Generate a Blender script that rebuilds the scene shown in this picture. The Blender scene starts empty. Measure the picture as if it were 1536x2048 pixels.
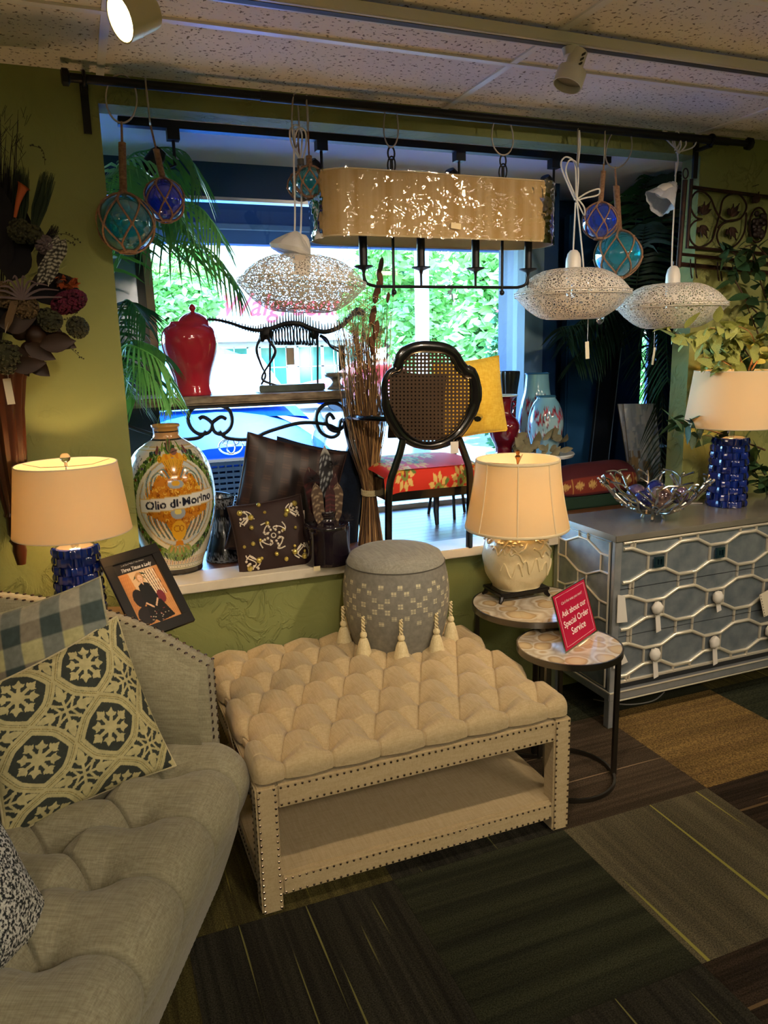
import bpy, bmesh, math, random
import numpy as np
from mathutils import Vector, Matrix
random.seed(7); np.random.seed(7)
S = bpy.context.scene
COL = S.collection
PI = math.pi

# ------------------------------------------------------------------ camera (measured from vanishing points)
FPX = 1525.0
def _n(v): return v/np.linalg.norm(v)
def _d(px, py): return np.array([px-768., -(py-1024.), -FPX])
_vy = _n(_d(148, 712)); _vx = _n(_d(4686, 605)); _vx = _n(_vx-_vy*np.dot(_vx, _vy)); _vz = np.cross(_vx, _vy)
RW = np.array([_vx, _vy, _vz]); CAMP = np.array([0, 0, 1.57])
cd = bpy.data.cameras.new('camera'); cam = bpy.data.objects.new('camera', cd); COL.objects.link(cam)
cd.sensor_fit = 'HORIZONTAL'; cd.sensor_width = 36; cd.lens = 36*FPX/1536; cd.clip_start = .02; cd.clip_end = 300
cam.matrix_world = Matrix.Translation(CAMP.tolist()) @ Matrix(RW.tolist()).to_4x4()
S.camera = cam

# ------------------------------------------------------------------ world, sun, exposure
def srgb(c):
    if isinstance(c, str):
        c = [int(c[i:i+2], 16)/255 for i in (0, 2, 4)]
    return tuple((x/12.92 if x <= .04045 else ((x+.055)/1.055)**2.4) for x in c[:3])
W = bpy.data.worlds.new('sky'); S.world = W; W.use_nodes = True
nt = W.node_tree; bg = nt.nodes['Background']
sky = nt.nodes.new('ShaderNodeTexSky'); sky.sky_type = 'NISHITA'; sky.sun_disc = False
sky.sun_elevation = math.radians(52); sky.sun_rotation = math.radians(200); sky.ozone_density = 2.0; sky.dust_density = .4
tint = nt.nodes.new('ShaderNodeMix'); tint.data_type = 'RGBA'; tint.blend_type = 'MULTIPLY'; tint.inputs[0].default_value = 1; tint.inputs[7].default_value = (.72, .90, 1.12, 1)   # camera balanced for the warm lamps
nt.links.new(sky.outputs[0], tint.inputs[6]); nt.links.new(tint.outputs[2], bg.inputs[0]); bg.inputs[1].default_value = 2.6
sd = bpy.data.lights.new('sun', 'SUN'); sd.energy = 22; sd.angle = .01; sd.color = (.84, .94, 1.0)
sun = bpy.data.objects.new('sun', sd); COL.objects.link(sun)
sun.rotation_euler = (math.radians(-38), 0, math.radians(-25))   # from over the street, right of the shop; the awning keeps it off the display
S.view_settings.view_transform = 'Standard'; S.view_settings.look = 'None'
S.view_settings.gamma = 1; S.view_settings.exposure = 1.15; S.view_settings.use_curve_mapping = False
S.cycles.use_denoising = True
try: S.cycles.denoiser = 'OPENIMAGEDENOISE'
except Exception: pass
S.cycles.max_bounces = 10; S.cycles.diffuse_bounces = 5; S.cycles.glossy_bounces = 4
S.cycles.transparent_max_bounces = 24; S.cycles.transmission_bounces = 6
S.cycles.sample_clamp_indirect = 6; S.cycles.caustics_reflective = False; S.cycles.caustics_refractive = False

# ------------------------------------------------------------------ measuring helpers (pixel of the photograph + known plane -> metres)
def ray(px, py): return RW @ _d(px, py)
def at(px, py, y=None, z=None, d=None, x=None):
    r = ray(px, py)
    if y is not None: k = y/r[1]
    elif z is not None: k = (z-CAMP[2])/r[2]
    elif x is not None: k = x/r[0]
    else: k = d/FPX
    return Vector((CAMP+r*k).tolist())
def dep(P): return float(-(RW.T@(np.array(P)-CAMP))[2])

# ------------------------------------------------------------------ materials
MATS = {}
def M(name, col, rough=.6, metal=0, var=None, bump=None, spec=None, trans=0, ior=1.45, emit=None, coat=0, sheen=0, attr=False, alpha=1, aniso=None):
    """col = sRGB hex. var=(second colour, noise scale, contrast, (sx,sy,sz)). bump=(scale,strength,distance,(sx,sy,sz))."""
    if name in MATS: return MATS[name]
    m = bpy.data.materials.new(name); m.use_nodes = True; t = m.node_tree; b = t.nodes['Principled BSDF']
    c = srgb(col) if isinstance(col, str) else col
    b.inputs['Base Color'].default_value = (*c, 1); b.inputs['Roughness'].default_value = rough; b.inputs['Metallic'].default_value = metal
    if spec is not None: b.inputs['Specular IOR Level'].default_value = spec
    if trans: b.inputs['Transmission Weight'].default_value = trans
    b.inputs['IOR'].default_value = ior
    if coat: b.inputs['Coat Weight'].default_value = coat; b.inputs['Coat Roughness'].default_value = .05
    if sheen: b.inputs['Sheen Weight'].default_value = sheen
    if emit: b.inputs['Emission Color'].default_value = (*srgb(emit[0]), 1); b.inputs['Emission Strength'].default_value = emit[1]
    if alpha < 1: b.inputs['Alpha'].default_value = alpha
    if var or bump:
        tc = t.nodes.new('ShaderNodeTexCoord')
    src = None
    if attr:
        a = t.nodes.new('ShaderNodeVertexColor'); a.layer_name = 'Col'; t.links.new(a.outputs[0], b.inputs['Base Color']); src = a.outputs[0]
    if var:
        mp = t.nodes.new('ShaderNodeMapping'); t.links.new(tc.outputs['Object'], mp.inputs[0])
        if len(var) > 3: mp.inputs['Scale'].default_value = var[3]
        no = t.nodes.new('ShaderNodeTexNoise'); no.inputs['Scale'].default_value = var[1]; no.inputs['Detail'].default_value = 6
        t.links.new(mp.outputs[0], no.inputs[0])
        rp = t.nodes.new('ShaderNodeValToRGB'); k = var[2]
        rp.color_ramp.elements[0].position = .5-k; rp.color_ramp.elements[1].position = .5+k
        rp.color_ramp.elements[0].color = (*c, 1); rp.color_ramp.elements[1].color = (*srgb(var[0]), 1)
        t.links.new(no.outputs[0], rp.inputs[0])
        if src:
            mx = t.nodes.new('ShaderNodeMix'); mx.data_type = 'RGBA'; mx.blend_type = 'MULTIPLY'; mx.inputs[0].default_value = 1
            t.links.new(src, mx.inputs[6]); t.links.new(rp.outputs[0], mx.inputs[7]); t.links.new(mx.outputs[2], b.inputs['Base Color'])
        else: t.links.new(rp.outputs[0], b.inputs['Base Color'])
    if bump:
        mp = t.nodes.new('ShaderNodeMapping'); t.links.new(tc.outputs['Object'], mp.inputs[0])
        if len(bump) > 3: mp.inputs['Scale'].default_value = bump[3]
        no = t.nodes.new('ShaderNodeTexNoise'); no.inputs['Scale'].default_value = bump[0]; no.inputs['Detail'].default_value = 4
        t.links.new(mp.outputs[0], no.inputs[0])
        bp = t.nodes.new('ShaderNodeBump'); bp.inputs['Strength'].default_value = bump[1]; bp.inputs['Distance'].default_value = bump[2]
        t.links.new(no.outputs[0], bp.inputs['Height']); t.links.new(bp.outputs[0], b.inputs['Normal'])
    MATS[name] = m; return m

def linen(name, base, thread, scale=260, strength=.35, sheen=.2):
    """woven fabric: two crossed stretched noises"""
    if name in MATS: return MATS[name]
    m = bpy.data.materials.new(name); m.use_nodes = True; t = m.node_tree; b = t.nodes['Principled BSDF']
    tc = t.nodes.new('ShaderNodeTexCoord'); outs = []
    for sc in ((1, .04, .3), (.04, 1, .3), (.3, .05, 1)):
        mp = t.nodes.new('ShaderNodeMapping'); mp.inputs['Scale'].default_value = sc; t.links.new(tc.outputs['Object'], mp.inputs[0])
        no = t.nodes.new('ShaderNodeTexNoise'); no.inputs['Scale'].default_value = scale; no.inputs['Detail'].default_value = 3
        t.links.new(mp.outputs[0], no.inputs[0]); outs.append(no.outputs[0])
    a = t.nodes.new('ShaderNodeMath'); a.operation = 'ADD'; t.links.new(outs[0], a.inputs[0]); t.links.new(outs[1], a.inputs[1])
    a2 = t.nodes.new('ShaderNodeMath'); a2.operation = 'ADD'; t.links.new(a.outputs[0], a2.inputs[0]); t.links.new(outs[2], a2.inputs[1])
    d = t.nodes.new('ShaderNodeMath'); d.operation = 'MULTIPLY'; d.inputs[1].default_value = 1/3; t.links.new(a2.outputs[0], d.inputs[0])
    rp = t.nodes.new('ShaderNodeValToRGB'); rp.color_ramp.elements[0].position = .38; rp.color_ramp.elements[1].position = .62
    rp.color_ramp.elements[0].color = (*srgb(base), 1); rp.color_ramp.elements[1].color = (*srgb(thread), 1)
    t.links.new(d.outputs[0], rp.inputs[0]); t.links.new(rp.outputs[0], b.inputs['Base Color'])
    bp = t.nodes.new('ShaderNodeBump'); bp.inputs['Strength'].default_value = strength; bp.inputs['Distance'].default_value = .001
    t.links.new(d.outputs[0], bp.inputs['Height']); t.links.new(bp.outputs[0], b.inputs['Normal'])
    b.inputs['Roughness'].default_value = .9; b.inputs['Sheen Weight'].default_value = sheen; b.inputs['Specular IOR Level'].default_value = .2
    MATS[name] = m; return m

def clear(name, tint, gloss=.12, rough=.02, bump=None, body=0):
    """thin clear sheet or hollow glass: tinted transparency with a reflective skin"""
    if name in MATS: return MATS[name]
    m = bpy.data.materials.new(name); m.use_nodes = True; t = m.node_tree; t.nodes.remove(t.nodes['Principled BSDF'])
    o = t.nodes['Material Output']; tr = t.nodes.new('ShaderNodeBsdfTransparent'); tr.inputs[0].default_value = (*srgb(tint), 1)
    gl = t.nodes.new('ShaderNodeBsdfGlossy'); gl.inputs['Roughness'].default_value = rough
    mx = t.nodes.new('ShaderNodeMixShader'); fr = t.nodes.new('ShaderNodeLayerWeight'); fr.inputs[0].default_value = .22 if gloss > .3 else gloss*2
    mm = t.nodes.new('ShaderNodeMath'); mm.operation = 'ADD'; mm.inputs[1].default_value = gloss*.2; mm.use_clamp = True
    t.links.new(fr.outputs['Facing'], mm.inputs[0]) if gloss > .3 else t.links.new(fr.outputs['Fresnel'], mm.inputs[0])
    t.links.new(mm.outputs[0], mx.inputs[0]); t.links.new(tr.outputs[0], mx.inputs[1]); t.links.new(gl.outputs[0], mx.inputs[2]); t.links.new(mx.outputs[0], o.inputs[0])
    if body:
        tl = t.nodes.new('ShaderNodeBsdfTranslucent'); df = t.nodes.new('ShaderNodeBsdfDiffuse'); m1 = t.nodes.new('ShaderNodeMixShader'); m2 = t.nodes.new('ShaderNodeMixShader'); m2.inputs[0].default_value = body
        for n_ in (tl, df): n_.inputs[0].default_value = (*srgb(tint), 1)
        t.links.new(tl.outputs[0], m1.inputs[1]); t.links.new(df.outputs[0], m1.inputs[2]); t.links.new(tr.outputs[0], m2.inputs[1]); t.links.new(m1.outputs[0], m2.inputs[2]); t.links.new(m2.outputs[0], mx.inputs[1])
    if bump:
        tc = t.nodes.new('ShaderNodeTexCoord'); no = t.nodes.new('ShaderNodeTexNoise'); no.inputs['Scale'].default_value = bump[0]; t.links.new(tc.outputs['Object'], no.inputs[0])
        bp = t.nodes.new('ShaderNodeBump'); bp.inputs['Strength'].default_value = bump[1]; bp.inputs['Distance'].default_value = bump[2]
        t.links.new(no.outputs[0], bp.inputs['Height']); t.links.new(bp.outputs[0], gl.inputs['Normal']); t.links.new(bp.outputs[0], fr.inputs['Normal'])
    MATS[name] = m; return m

def shade_mat(name, col, tl=.5, rough=.8, var=None):
    """lampshade fabric: diffuse + translucent"""
    if name in MATS: return MATS[name]
    m = bpy.data.materials.new(name); m.use_nodes = True; t = m.node_tree; t.nodes.remove(t.nodes['Principled BSDF'])
    o = t.nodes['Material Output']; df = t.nodes.new('ShaderNodeBsdfDiffuse'); tr = t.nodes.new('ShaderNodeBsdfTranslucent')
    mx = t.nodes.new('ShaderNodeMixShader'); mx.inputs[0].default_value = tl
    for n_ in (df, tr): n_.inputs[0].default_value = (*srgb(col), 1)
    if var:
        tc = t.nodes.new('ShaderNodeTexCoord'); mp = t.nodes.new('ShaderNodeMapping'); mp.inputs['Scale'].default_value = var[2]; t.links.new(tc.outputs['Object'], mp.inputs[0])
        no = t.nodes.new('ShaderNodeTexNoise'); no.inputs['Scale'].default_value = var[1]; no.inputs['Detail'].default_value = 5; t.links.new(mp.outputs[0], no.inputs[0])
        rp = t.nodes.new('ShaderNodeValToRGB'); rp.color_ramp.elements[0].position = .35; rp.color_ramp.elements[1].position = .65
        rp.color_ramp.elements[0].color = (*srgb(col), 1); rp.color_ramp.elements[1].color = (*srgb(var[0]), 1); t.links.new(no.outputs[0], rp.inputs[0])
        for n_ in (df, tr): t.links.new(rp.outputs[0], n_.inputs[0])
    t.links.new(df.outputs[0], mx.inputs[1]); t.links.new(tr.outputs[0], mx.inputs[2]); t.links.new(mx.outputs[0], o.inputs[0])
    MATS[name] = m; return m

# ------------------------------------------------------------------ mesh builder
class MB:
    def __init__(s): s.v = []; s.f = []; s.c = []
    def add(s, vs, fs, col=None):
        o = len(s.v); s.v += [tuple(v) for v in vs]; s.f += [tuple(i+o for i in f) for f in fs]
        if col is not None: s.c += [col]*len(vs)
        return s
    def box(s, c, size, rot=None):
        hx, hy, hz = size[0]/2, size[1]/2, size[2]/2
        vs = [Vector((x, y, z)) for x in (-hx, hx) for y in (-hy, hy) for z in (-hz, hz)]
        if rot is not None: vs = [rot@v for v in vs]
        c = Vector(c); vs = [v+c for v in vs]
        return s.add(vs, [(0, 1, 3, 2), (4, 6, 7, 5), (0, 4, 5, 1), (2, 3, 7, 6), (0, 2, 6, 4), (1, 5, 7, 3)])
    def bb(s, x0, x1, y0, y1, z0, z1): return s.box(((x0+x1)/2, (y0+y1)/2, (z0+z1)/2), (x1-x0, y1-y0, z1-z0))
    def tube(s, pts, r, n=8, flat=None, cap=True, closed=False):
        pts = [Vector(p) for p in pts]; m = len(pts)
        if m < 2: return s
        rs = r if hasattr(r, '__len__') else [r]*m
        T = []
        for i in range(m):
            if closed: t = pts[(i+1) % m]-pts[i-1]
            else: t = pts[min(i+1, m-1)]-pts[max(i-1, 0)]
            T.append(t.normalized() if t.length > 1e-9 else Vector((0, 0, 1)))
        up = Vector((0, 0, 1)) if abs(T[0].z) < .9 else Vector((1, 0, 0))
        if flat is not None: up = Vector(flat)
        N = (up-T[0]*up.dot(T[0])).normalized(); vs = []
        for i in range(m):
            ref = up if flat is not None else N
            N = (ref-T[i]*ref.dot(T[i]))
            N = N.normalized() if N.length > 1e-6 else Vector((1, 0, 0))
            B = T[i].cross(N)
            for k in range(n):
                a = 2*PI*k/n+(PI/4 if n == 4 else 0)
                if isinstance(rs[i], (tuple, list)): vs.append(pts[i]+N*math.cos(a)*rs[i][0]+B*math.sin(a)*rs[i][1])
                else: vs.append(pts[i]+(N*math.cos(a)+B*math.sin(a))*rs[i])
        fs = []
        for i in range(m if closed else m-1):
            j = (i+1) % m
            for k in range(n): fs.append((i*n+k, i*n+(k+1) % n, j*n+(k+1) % n, j*n+k))
        if cap and not closed: fs += [tuple(range(n))[::-1], tuple((m-1)*n+k for k in range(n))]
        return s.add(vs, fs)
    def cyl(s, a, b, r, n=16, r2=None): return s.tube([a, b], [r, r if r2 is None else r2], n)
    def lathe(s, prof, c=(0, 0, 0), n=32, closed=False, fr=None):
        c = Vector(c); vs = []; m = len(prof)
        for r, z in prof:
            for k in range(n):
                a = 2*PI*k/n; rr = r if fr is None else fr(r, z, a)
                vs.append(c+Vector((rr*math.cos(a), rr*math.sin(a), z)))
        fs = [(i*n+k, i*n+(k+1) % n, (i+1)*n+(k+1) % n, (i+1)*n+k) for i in range(m-1) for k in range(n)]
        if closed: fs += [tuple(range(n))[::-1], tuple((m-1)*n+k for k in range(n))]
        return s.add(vs, fs)
    def ball(s, c, r, n=12, m=8, rot=None):
        c = Vector(c); r = r if hasattr(r, '__len__') else (r, r, r); vs = []
        for i in range(m+1):
            th = PI*i/m
            for k in range(n):
                ph = 2*PI*k/n; v = Vector((r[0]*math.sin(th)*math.cos(ph), r[1]*math.sin(th)*math.sin(ph), -r[2]*math.cos(th)))
                vs.append(c+(rot@v if rot is not None else v))
        return s.add(vs, [(i*n+k, i*n+(k+1) % n, (i+1)*n+(k+1) % n, (i+1)*n+k) for i in range(m) for k in range(n)])
    def prism(s, poly, a, b):
        """poly: list of 3D points, extruded by vector b (a unused offset)"""
        a = Vector(a); b = Vector(b); P = [Vector(p)+a for p in poly]; n = len(P)
        vs = P+[p+b for p in P]
        return s.add(vs, [tuple(range(n))[::-1], tuple(range(n, 2*n))]+[(i, (i+1) % n, n+(i+1) % n, n+i) for i in range(n)])
    def grid(s, P, cols=None, wrap=False):
        """P: array (nu,nv,3)"""
        nu, nv = P.shape[:2]; o = len(s.v)
        s.v += [tuple(x) for x in P.reshape(-1, 3)]
        if cols is not None: s.c += [tuple(x) for x in cols.reshape(-1, cols.shape[-1])]
        for i in range(nu-1):
            for j in range(nv-1 if not wrap else nv):
                j2 = (j+1) % nv; s.f.append((o+i*nv+j, o+(i+1)*nv+j, o+(i+1)*nv+j2, o+i*nv+j2))
        return s

def smooth_pts(p, k=6, closed=False):
    p = [Vector(q) for q in p]; n = len(p); out = []
    for i in range(n if closed else n-1):
        g = lambda j: p[j % n] if closed else p[max(0, min(n-1, j))]
        a, b, c, d = g(i-1), g(i), g(i+1), g(i+2)
        for q in range(k):
            t = q/k; out.append(.5*((2*b)+(c-a)*t+(2*a-5*b+4*c-d)*t*t+(3*b-a-3*c+d)*t**3))
    if not closed: out.append(p[-1])
    return out
TM = {}      # object name -> its world matrix
def prop(o, label=None, cat=None, group=None, kind=None):
    if label: o['label'] = label
    if cat: o['category'] = cat
    if group: o['group'] = group
    if kind: o['kind'] = kind
    return o
def T(name, label, cat, loc=(0, 0, 0), group=None, rz=0):
    o = bpy.data.objects.new(name, None); COL.objects.link(o); o.empty_display_size = .05
    o.location = loc; o.rotation_euler = (0, 0, rz); TM[o.name] = Matrix.Translation(Vector(loc)) @ Matrix.Rotation(rz, 4, 'Z')
    return prop(o, label, cat, group)
def obj(name, mb, mat, parent=None, kind=None, label=None, local=False, smooth=True, bevel=0, org=None, ang=40):
    me = bpy.data.meshes.new(name)
    if isinstance(mb, MB):
        n = len(mb.v); inv = None
        if parent is not None and not local: inv = TM[parent.name].inverted()
        V = np.array(mb.v, dtype=float).reshape(-1, 3)
        if inv is not None:
            A = np.array(inv); V = V@A[:3, :3].T+A[:3, 3]
        if org is not None: V = V-np.array(org)
        me.from_pydata(V.tolist(), [], mb.f)
        if mb.c:
            ca = me.color_attributes.new('Col', 'FLOAT_COLOR', 'POINT')
            C4 = np.ones((n, 4), dtype=np.float32); cc = np.array(mb.c, dtype=np.float32); C4[:, :3] = cc[:, :3]
            ca.data.foreach_set('color', C4.ravel())
    else: me = mb
    if smooth and len(me.polygons) and isinstance(mb, MB):
        me.polygons.foreach_set('use_smooth', [True]*len(me.polygons))
        try: me.set_sharp_from_angle(angle=math.radians(ang))
        except Exception: pass
    if mat is not None and isinstance(mb, MB): me.materials.append(mat)
    o = bpy.data.objects.new(name, me); COL.objects.link(o)
    if org is not None: o.location = org
    TM[o.name] = Matrix.Translation(Vector(org)) if org is not None else Matrix()
    if parent is not None:
        o.parent = parent; TM[o.name] = TM[parent.name] @ (Matrix.Translation(Vector(org)) if org is not None else Matrix())
    if bevel:
        bm = bmesh.new(); bm.from_mesh(me)
        bmesh.ops.recalc_face_normals(bm, faces=bm.faces)
        bmesh.ops.bevel(bm, geom=[e for e in bm.edges if len(e.link_faces) == 2 and e.calc_face_angle(0) > .6], offset=bevel, segments=2, affect='EDGES', clamp_overlap=True)
        bm.to_mesh(me); bm.free()
        if smooth:
            me.polygons.foreach_set('use_smooth', [True]*len(me.polygons)); me.set_sharp_from_angle(angle=math.radians(ang))
    return prop(o, label, None, None, kind)
def single(name, mb, mat, label, cat, org, group=None, **k):
    """a thing that is one mesh; origin at its base"""
    return prop(obj(name, mb, mat, org=tuple(org), **k), label, cat, group)
def struct(name, mb, mat, parent=None, **k): return obj(name, mb, mat, parent, kind='structure' if parent is None else None, **k)
def dup(root, loc, rz=None, label=None, name=None):
    c = root.copy(); COL.objects.link(c); c.location = loc
    if rz is not None: c.rotation_euler = (0, 0, rz)
    if label: c['label'] = label
    TM[c.name] = Matrix.Translation(Vector(loc)) @ Matrix.Rotation(c.rotation_euler.z, 4, 'Z')
    def rec(a, b):
        for ch in a.children:
            q = ch.copy(); COL.objects.link(q); q.parent = b; rec(ch, q)
    rec(root, c); return c

def text_mesh(s, size=1, extrude=0, shear=0, bold=0, align='CENTER'):
    cu = bpy.data.curves.new('txt', 'FONT'); cu.body = s; cu.size = size; cu.extrude = extrude; cu.shear = shear; cu.offset = bold; cu.align_x = align; cu.align_y = 'CENTER'
    cu.resolution_u = 3
    o = bpy.data.objects.new('txt', cu); COL.objects.link(o); dg = bpy.context.evaluated_depsgraph_get(); dg.update()
    me = o.evaluated_get(dg).to_mesh(); me.calc_loop_triangles()
    V = [tuple(v.co) for v in me.vertices]; F = [tuple(t.vertices) for t in me.loop_triangles]
    bpy.data.objects.remove(o); bpy.data.curves.remove(cu); return V, F

# ------------------------------------------------------------------ painted patterns: a small paint table whose colours go to mesh vertices
class Canvas:
    def __init__(s, w, h, bg): s.w, s.h = w, h; s.a = np.zeros((h, w, 3), np.float32); s.a[:] = srgb(bg)
    def poly(s, P, col):
        P = np.array(P, float); x0, y0 = np.floor(P.min(0)).astype(int); x1, y1 = np.ceil(P.max(0)).astype(int)+1
        x0, y0 = max(0, x0), max(0, y0); x1, y1 = min(s.w, x1), min(s.h, y1)
        if x1 <= x0 or y1 <= y0: return s
        X, Y = np.meshgrid(np.arange(x0, x1)+.5, np.arange(y0, y1)+.5); m = np.zeros(X.shape, bool); n = len(P)
        for i in range(n):
            ax, ay = P[i]; bx, by = P[(i+1) % n]
            if ay == by: continue
            m ^= ((ay > Y) != (by > Y)) & (X < (bx-ax)*(Y-ay)/(by-ay)+ax)
        s.a[y0:y1, x0:x1][m] = srgb(col); return s
    def ell(s, cx, cy, rx, ry, col, ang=0):
        t = np.linspace(0, 2*PI, 28, endpoint=False); c, q = math.cos(ang), math.sin(ang)
        return s.poly(np.stack([cx+rx*np.cos(t)*c-ry*np.sin(t)*q, cy+rx*np.cos(t)*q+ry*np.sin(t)*c], 1), col)
    def ring(s, cx, cy, rx, ry, w, col, n=36, f=None):
        t = np.linspace(0, 2*PI, n, endpoint=False); k = np.ones(n) if f is None else f(t)
        s.stroke([(cx+rx*a*math.cos(b), cy+ry*a*math.sin(b)) for a, b in zip(k, t)], w, col, True); return s
    def stroke(s, P, w, col, closed=False):
        n = len(P)
        for i in range(n if closed else n-1):
            a = np.array(P[i], float); b = np.array(P[(i+1) % n], float); d = b-a; L = np.linalg.norm(d)
            if L < 1e-6: continue
            q = np.array([-d[1], d[0]])/L*w/2; e = d/L*w*.3; s.poly([a-e+q, b+e+q, b+e-q, a-e-q], col)
        return s
    def leaf(s, cx, cy, L, w, ang, col, vein=None):
        t = np.linspace(0, 1, 9); up = [(x*L, w/2*math.sin(PI*x**.8)) for x in t]; P = up+[(x, -y) for x, y in up[::-1]]
        c, q = math.cos(ang), math.sin(ang); s.poly([(cx+x*c-y*q, cy+x*q+y*c) for x, y in P], col)
        if vein: s.stroke([(cx, cy), (cx+L*.9*c, cy+L*.9*q)], max(1, w*.1), vein)
        return s
    def text(s, txt, cx, cy, h, col, shear=0, bold=0, sx=1):
        V, F = text_mesh(txt, 1, 0, shear, bold)
        for f in F: s.poly([(cx+V[i][0]*h*sx, cy-V[i][1]*h) for i in f], col)
        return s
    def sample(s, U, V):
        x = np.clip((U*s.w).astype(int), 0, s.w-1); y = np.clip((V*s.h).astype(int), 0, s.h-1); return s.a[y, x]
PAINT = lambda name='painted', rough=.9, **k: M(name, 'FFFFFF', rough, attr=True, **k)
def frame_fn(o, ex, ey):
    o, ex, ey = Vector(o), Vector(ex), Vector(ey); return lambda u, v: o+ex*u+ey*v
def fillet_rect(x0, x1, y0, y1, r, n=5):
    P = []
    for cx, cy, a in ((x1-r, y1-r, 0), (x0+r, y1-r, 90), (x0+r, y0+r, 180), (x1-r, y0+r, 270)):
        for k in range(n+1):
            t = math.radians(a+90*k/n); P.append((cx+r*math.cos(t), cy+r*math.sin(t)))
    return P
# ================================================================== STRUCTURE
XL, XR, YB, YW, CZ = -3.2, 4.4, -4.2, 2.806, 2.445
def plaster(name, a, b):
    if name in MATS: return MATS[name]
    m = M(name, a, .75, var=(b, 2.2, .35)); t = m.node_tree; bs = t.nodes['Principled BSDF']
    tc = t.nodes.new('ShaderNodeTexCoord'); vo = t.nodes.new('ShaderNodeTexVoronoi'); vo.feature = 'DISTANCE_TO_EDGE'; vo.inputs['Scale'].default_value = 5.5
    no = t.nodes.new('ShaderNodeTexNoise'); no.inputs['Scale'].default_value = 7; no.inputs['Detail'].default_value = 8; no.inputs['Distortion'].default_value = 1.4
    mx = t.nodes.new('ShaderNodeMix'); mx.data_type = 'RGBA'; mx.inputs[0].default_value = .28
    t.links.new(tc.outputs['Object'], no.inputs[0]); t.links.new(tc.outputs['Object'], mx.inputs[6]); t.links.new(no.outputs['Color'], mx.inputs[7]); t.links.new(mx.outputs[2], vo.inputs[0])
    rp = t.nodes.new('ShaderNodeValToRGB'); rp.color_ramp.elements[0].position = 0; rp.color_ramp.elements[1].position = .06
    rp.color_ramp.elements[0].color = (1, 1, 1, 1); rp.color_ramp.elements[1].color = (0, 0, 0, 1); t.links.new(vo.outputs['Distance'], rp.inputs[0])
    mu = t.nodes.new('ShaderNodeMath'); mu.operation = 'MULTIPLY'; t.links.new(rp.outputs[0], mu.inputs[0]); 
    n2 = t.nodes.new('ShaderNodeTexNoise'); n2.inputs['Scale'].default_value = 2.6; t.links.new(tc.outputs['Object'], n2.inputs[0])
    r2 = t.nodes.new('ShaderNodeValToRGB'); r2.color_ramp.elements[0].position = .44; r2.color_ramp.elements[1].position = .6; t.links.new(n2.outputs[0], r2.inputs[0]); t.links.new(r2.outputs[0], mu.inputs[1])
    ad = t.nodes.new('ShaderNodeMath'); ad.operation = 'ADD'; t.links.new(mu.outputs[0], ad.inputs[0])
    m3 = t.nodes.new('ShaderNodeMath'); m3.operation = 'MULTIPLY'; m3.inputs[1].default_value = .8; t.links.new(no.outputs[0], m3.inputs[0]); t.links.new(m3.outputs[0], ad.inputs[1])
    bp = t.nodes.new('ShaderNodeBump'); bp.inputs['Strength'].default_value = .55; bp.inputs['Distance'].default_value = .013
    t.links.new(ad.outputs[0], bp.inputs['Height']); t.links.new(bp.outputs[0], bs.inputs['Normal']); return m
GREEN = plaster('green_plaster', '8A9158', '7D854E')
NAVY = M('navy_paint', '1C4470', .55, var=('163A62', 3, .2))
WHITEP = M('white_paint', 'DAD6C8', .5, var=('C9C3B0', 9, .2), bump=(40, .15, .001))
# front wall with the display opening (x .15 - 2.63, z .74 - 2.36)
b = MB(); Y0, Y1 = YW, 2.915; OX0, OX1, OZ0, OZ1 = .152, 2.625, .70, 2.36
b.bb(XL, OX0, Y0, Y1, 0, 2.8); b.bb(OX1, XR, Y0, Y1, 0, 2.8); b.bb(OX0, OX1, Y0, Y1, 0, OZ0); b.bb(OX0, OX1, Y0, Y1, OZ1, 2.8)
struct('wall_front', b, GREEN, smooth=False)
struct('wall_left', MB().bb(XL-.1, XL, YB, YW, 0, 2.8), GREEN, smooth=False)
struct('wall_right', MB().bb(XR, XR+.1, YB, YW, 0, 2.8), GREEN, smooth=False)
struct('wall_back', MB().bb(XL-.1, XR+.1, YB-.1, YB, 0, 2.8), GREEN, smooth=False)
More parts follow.
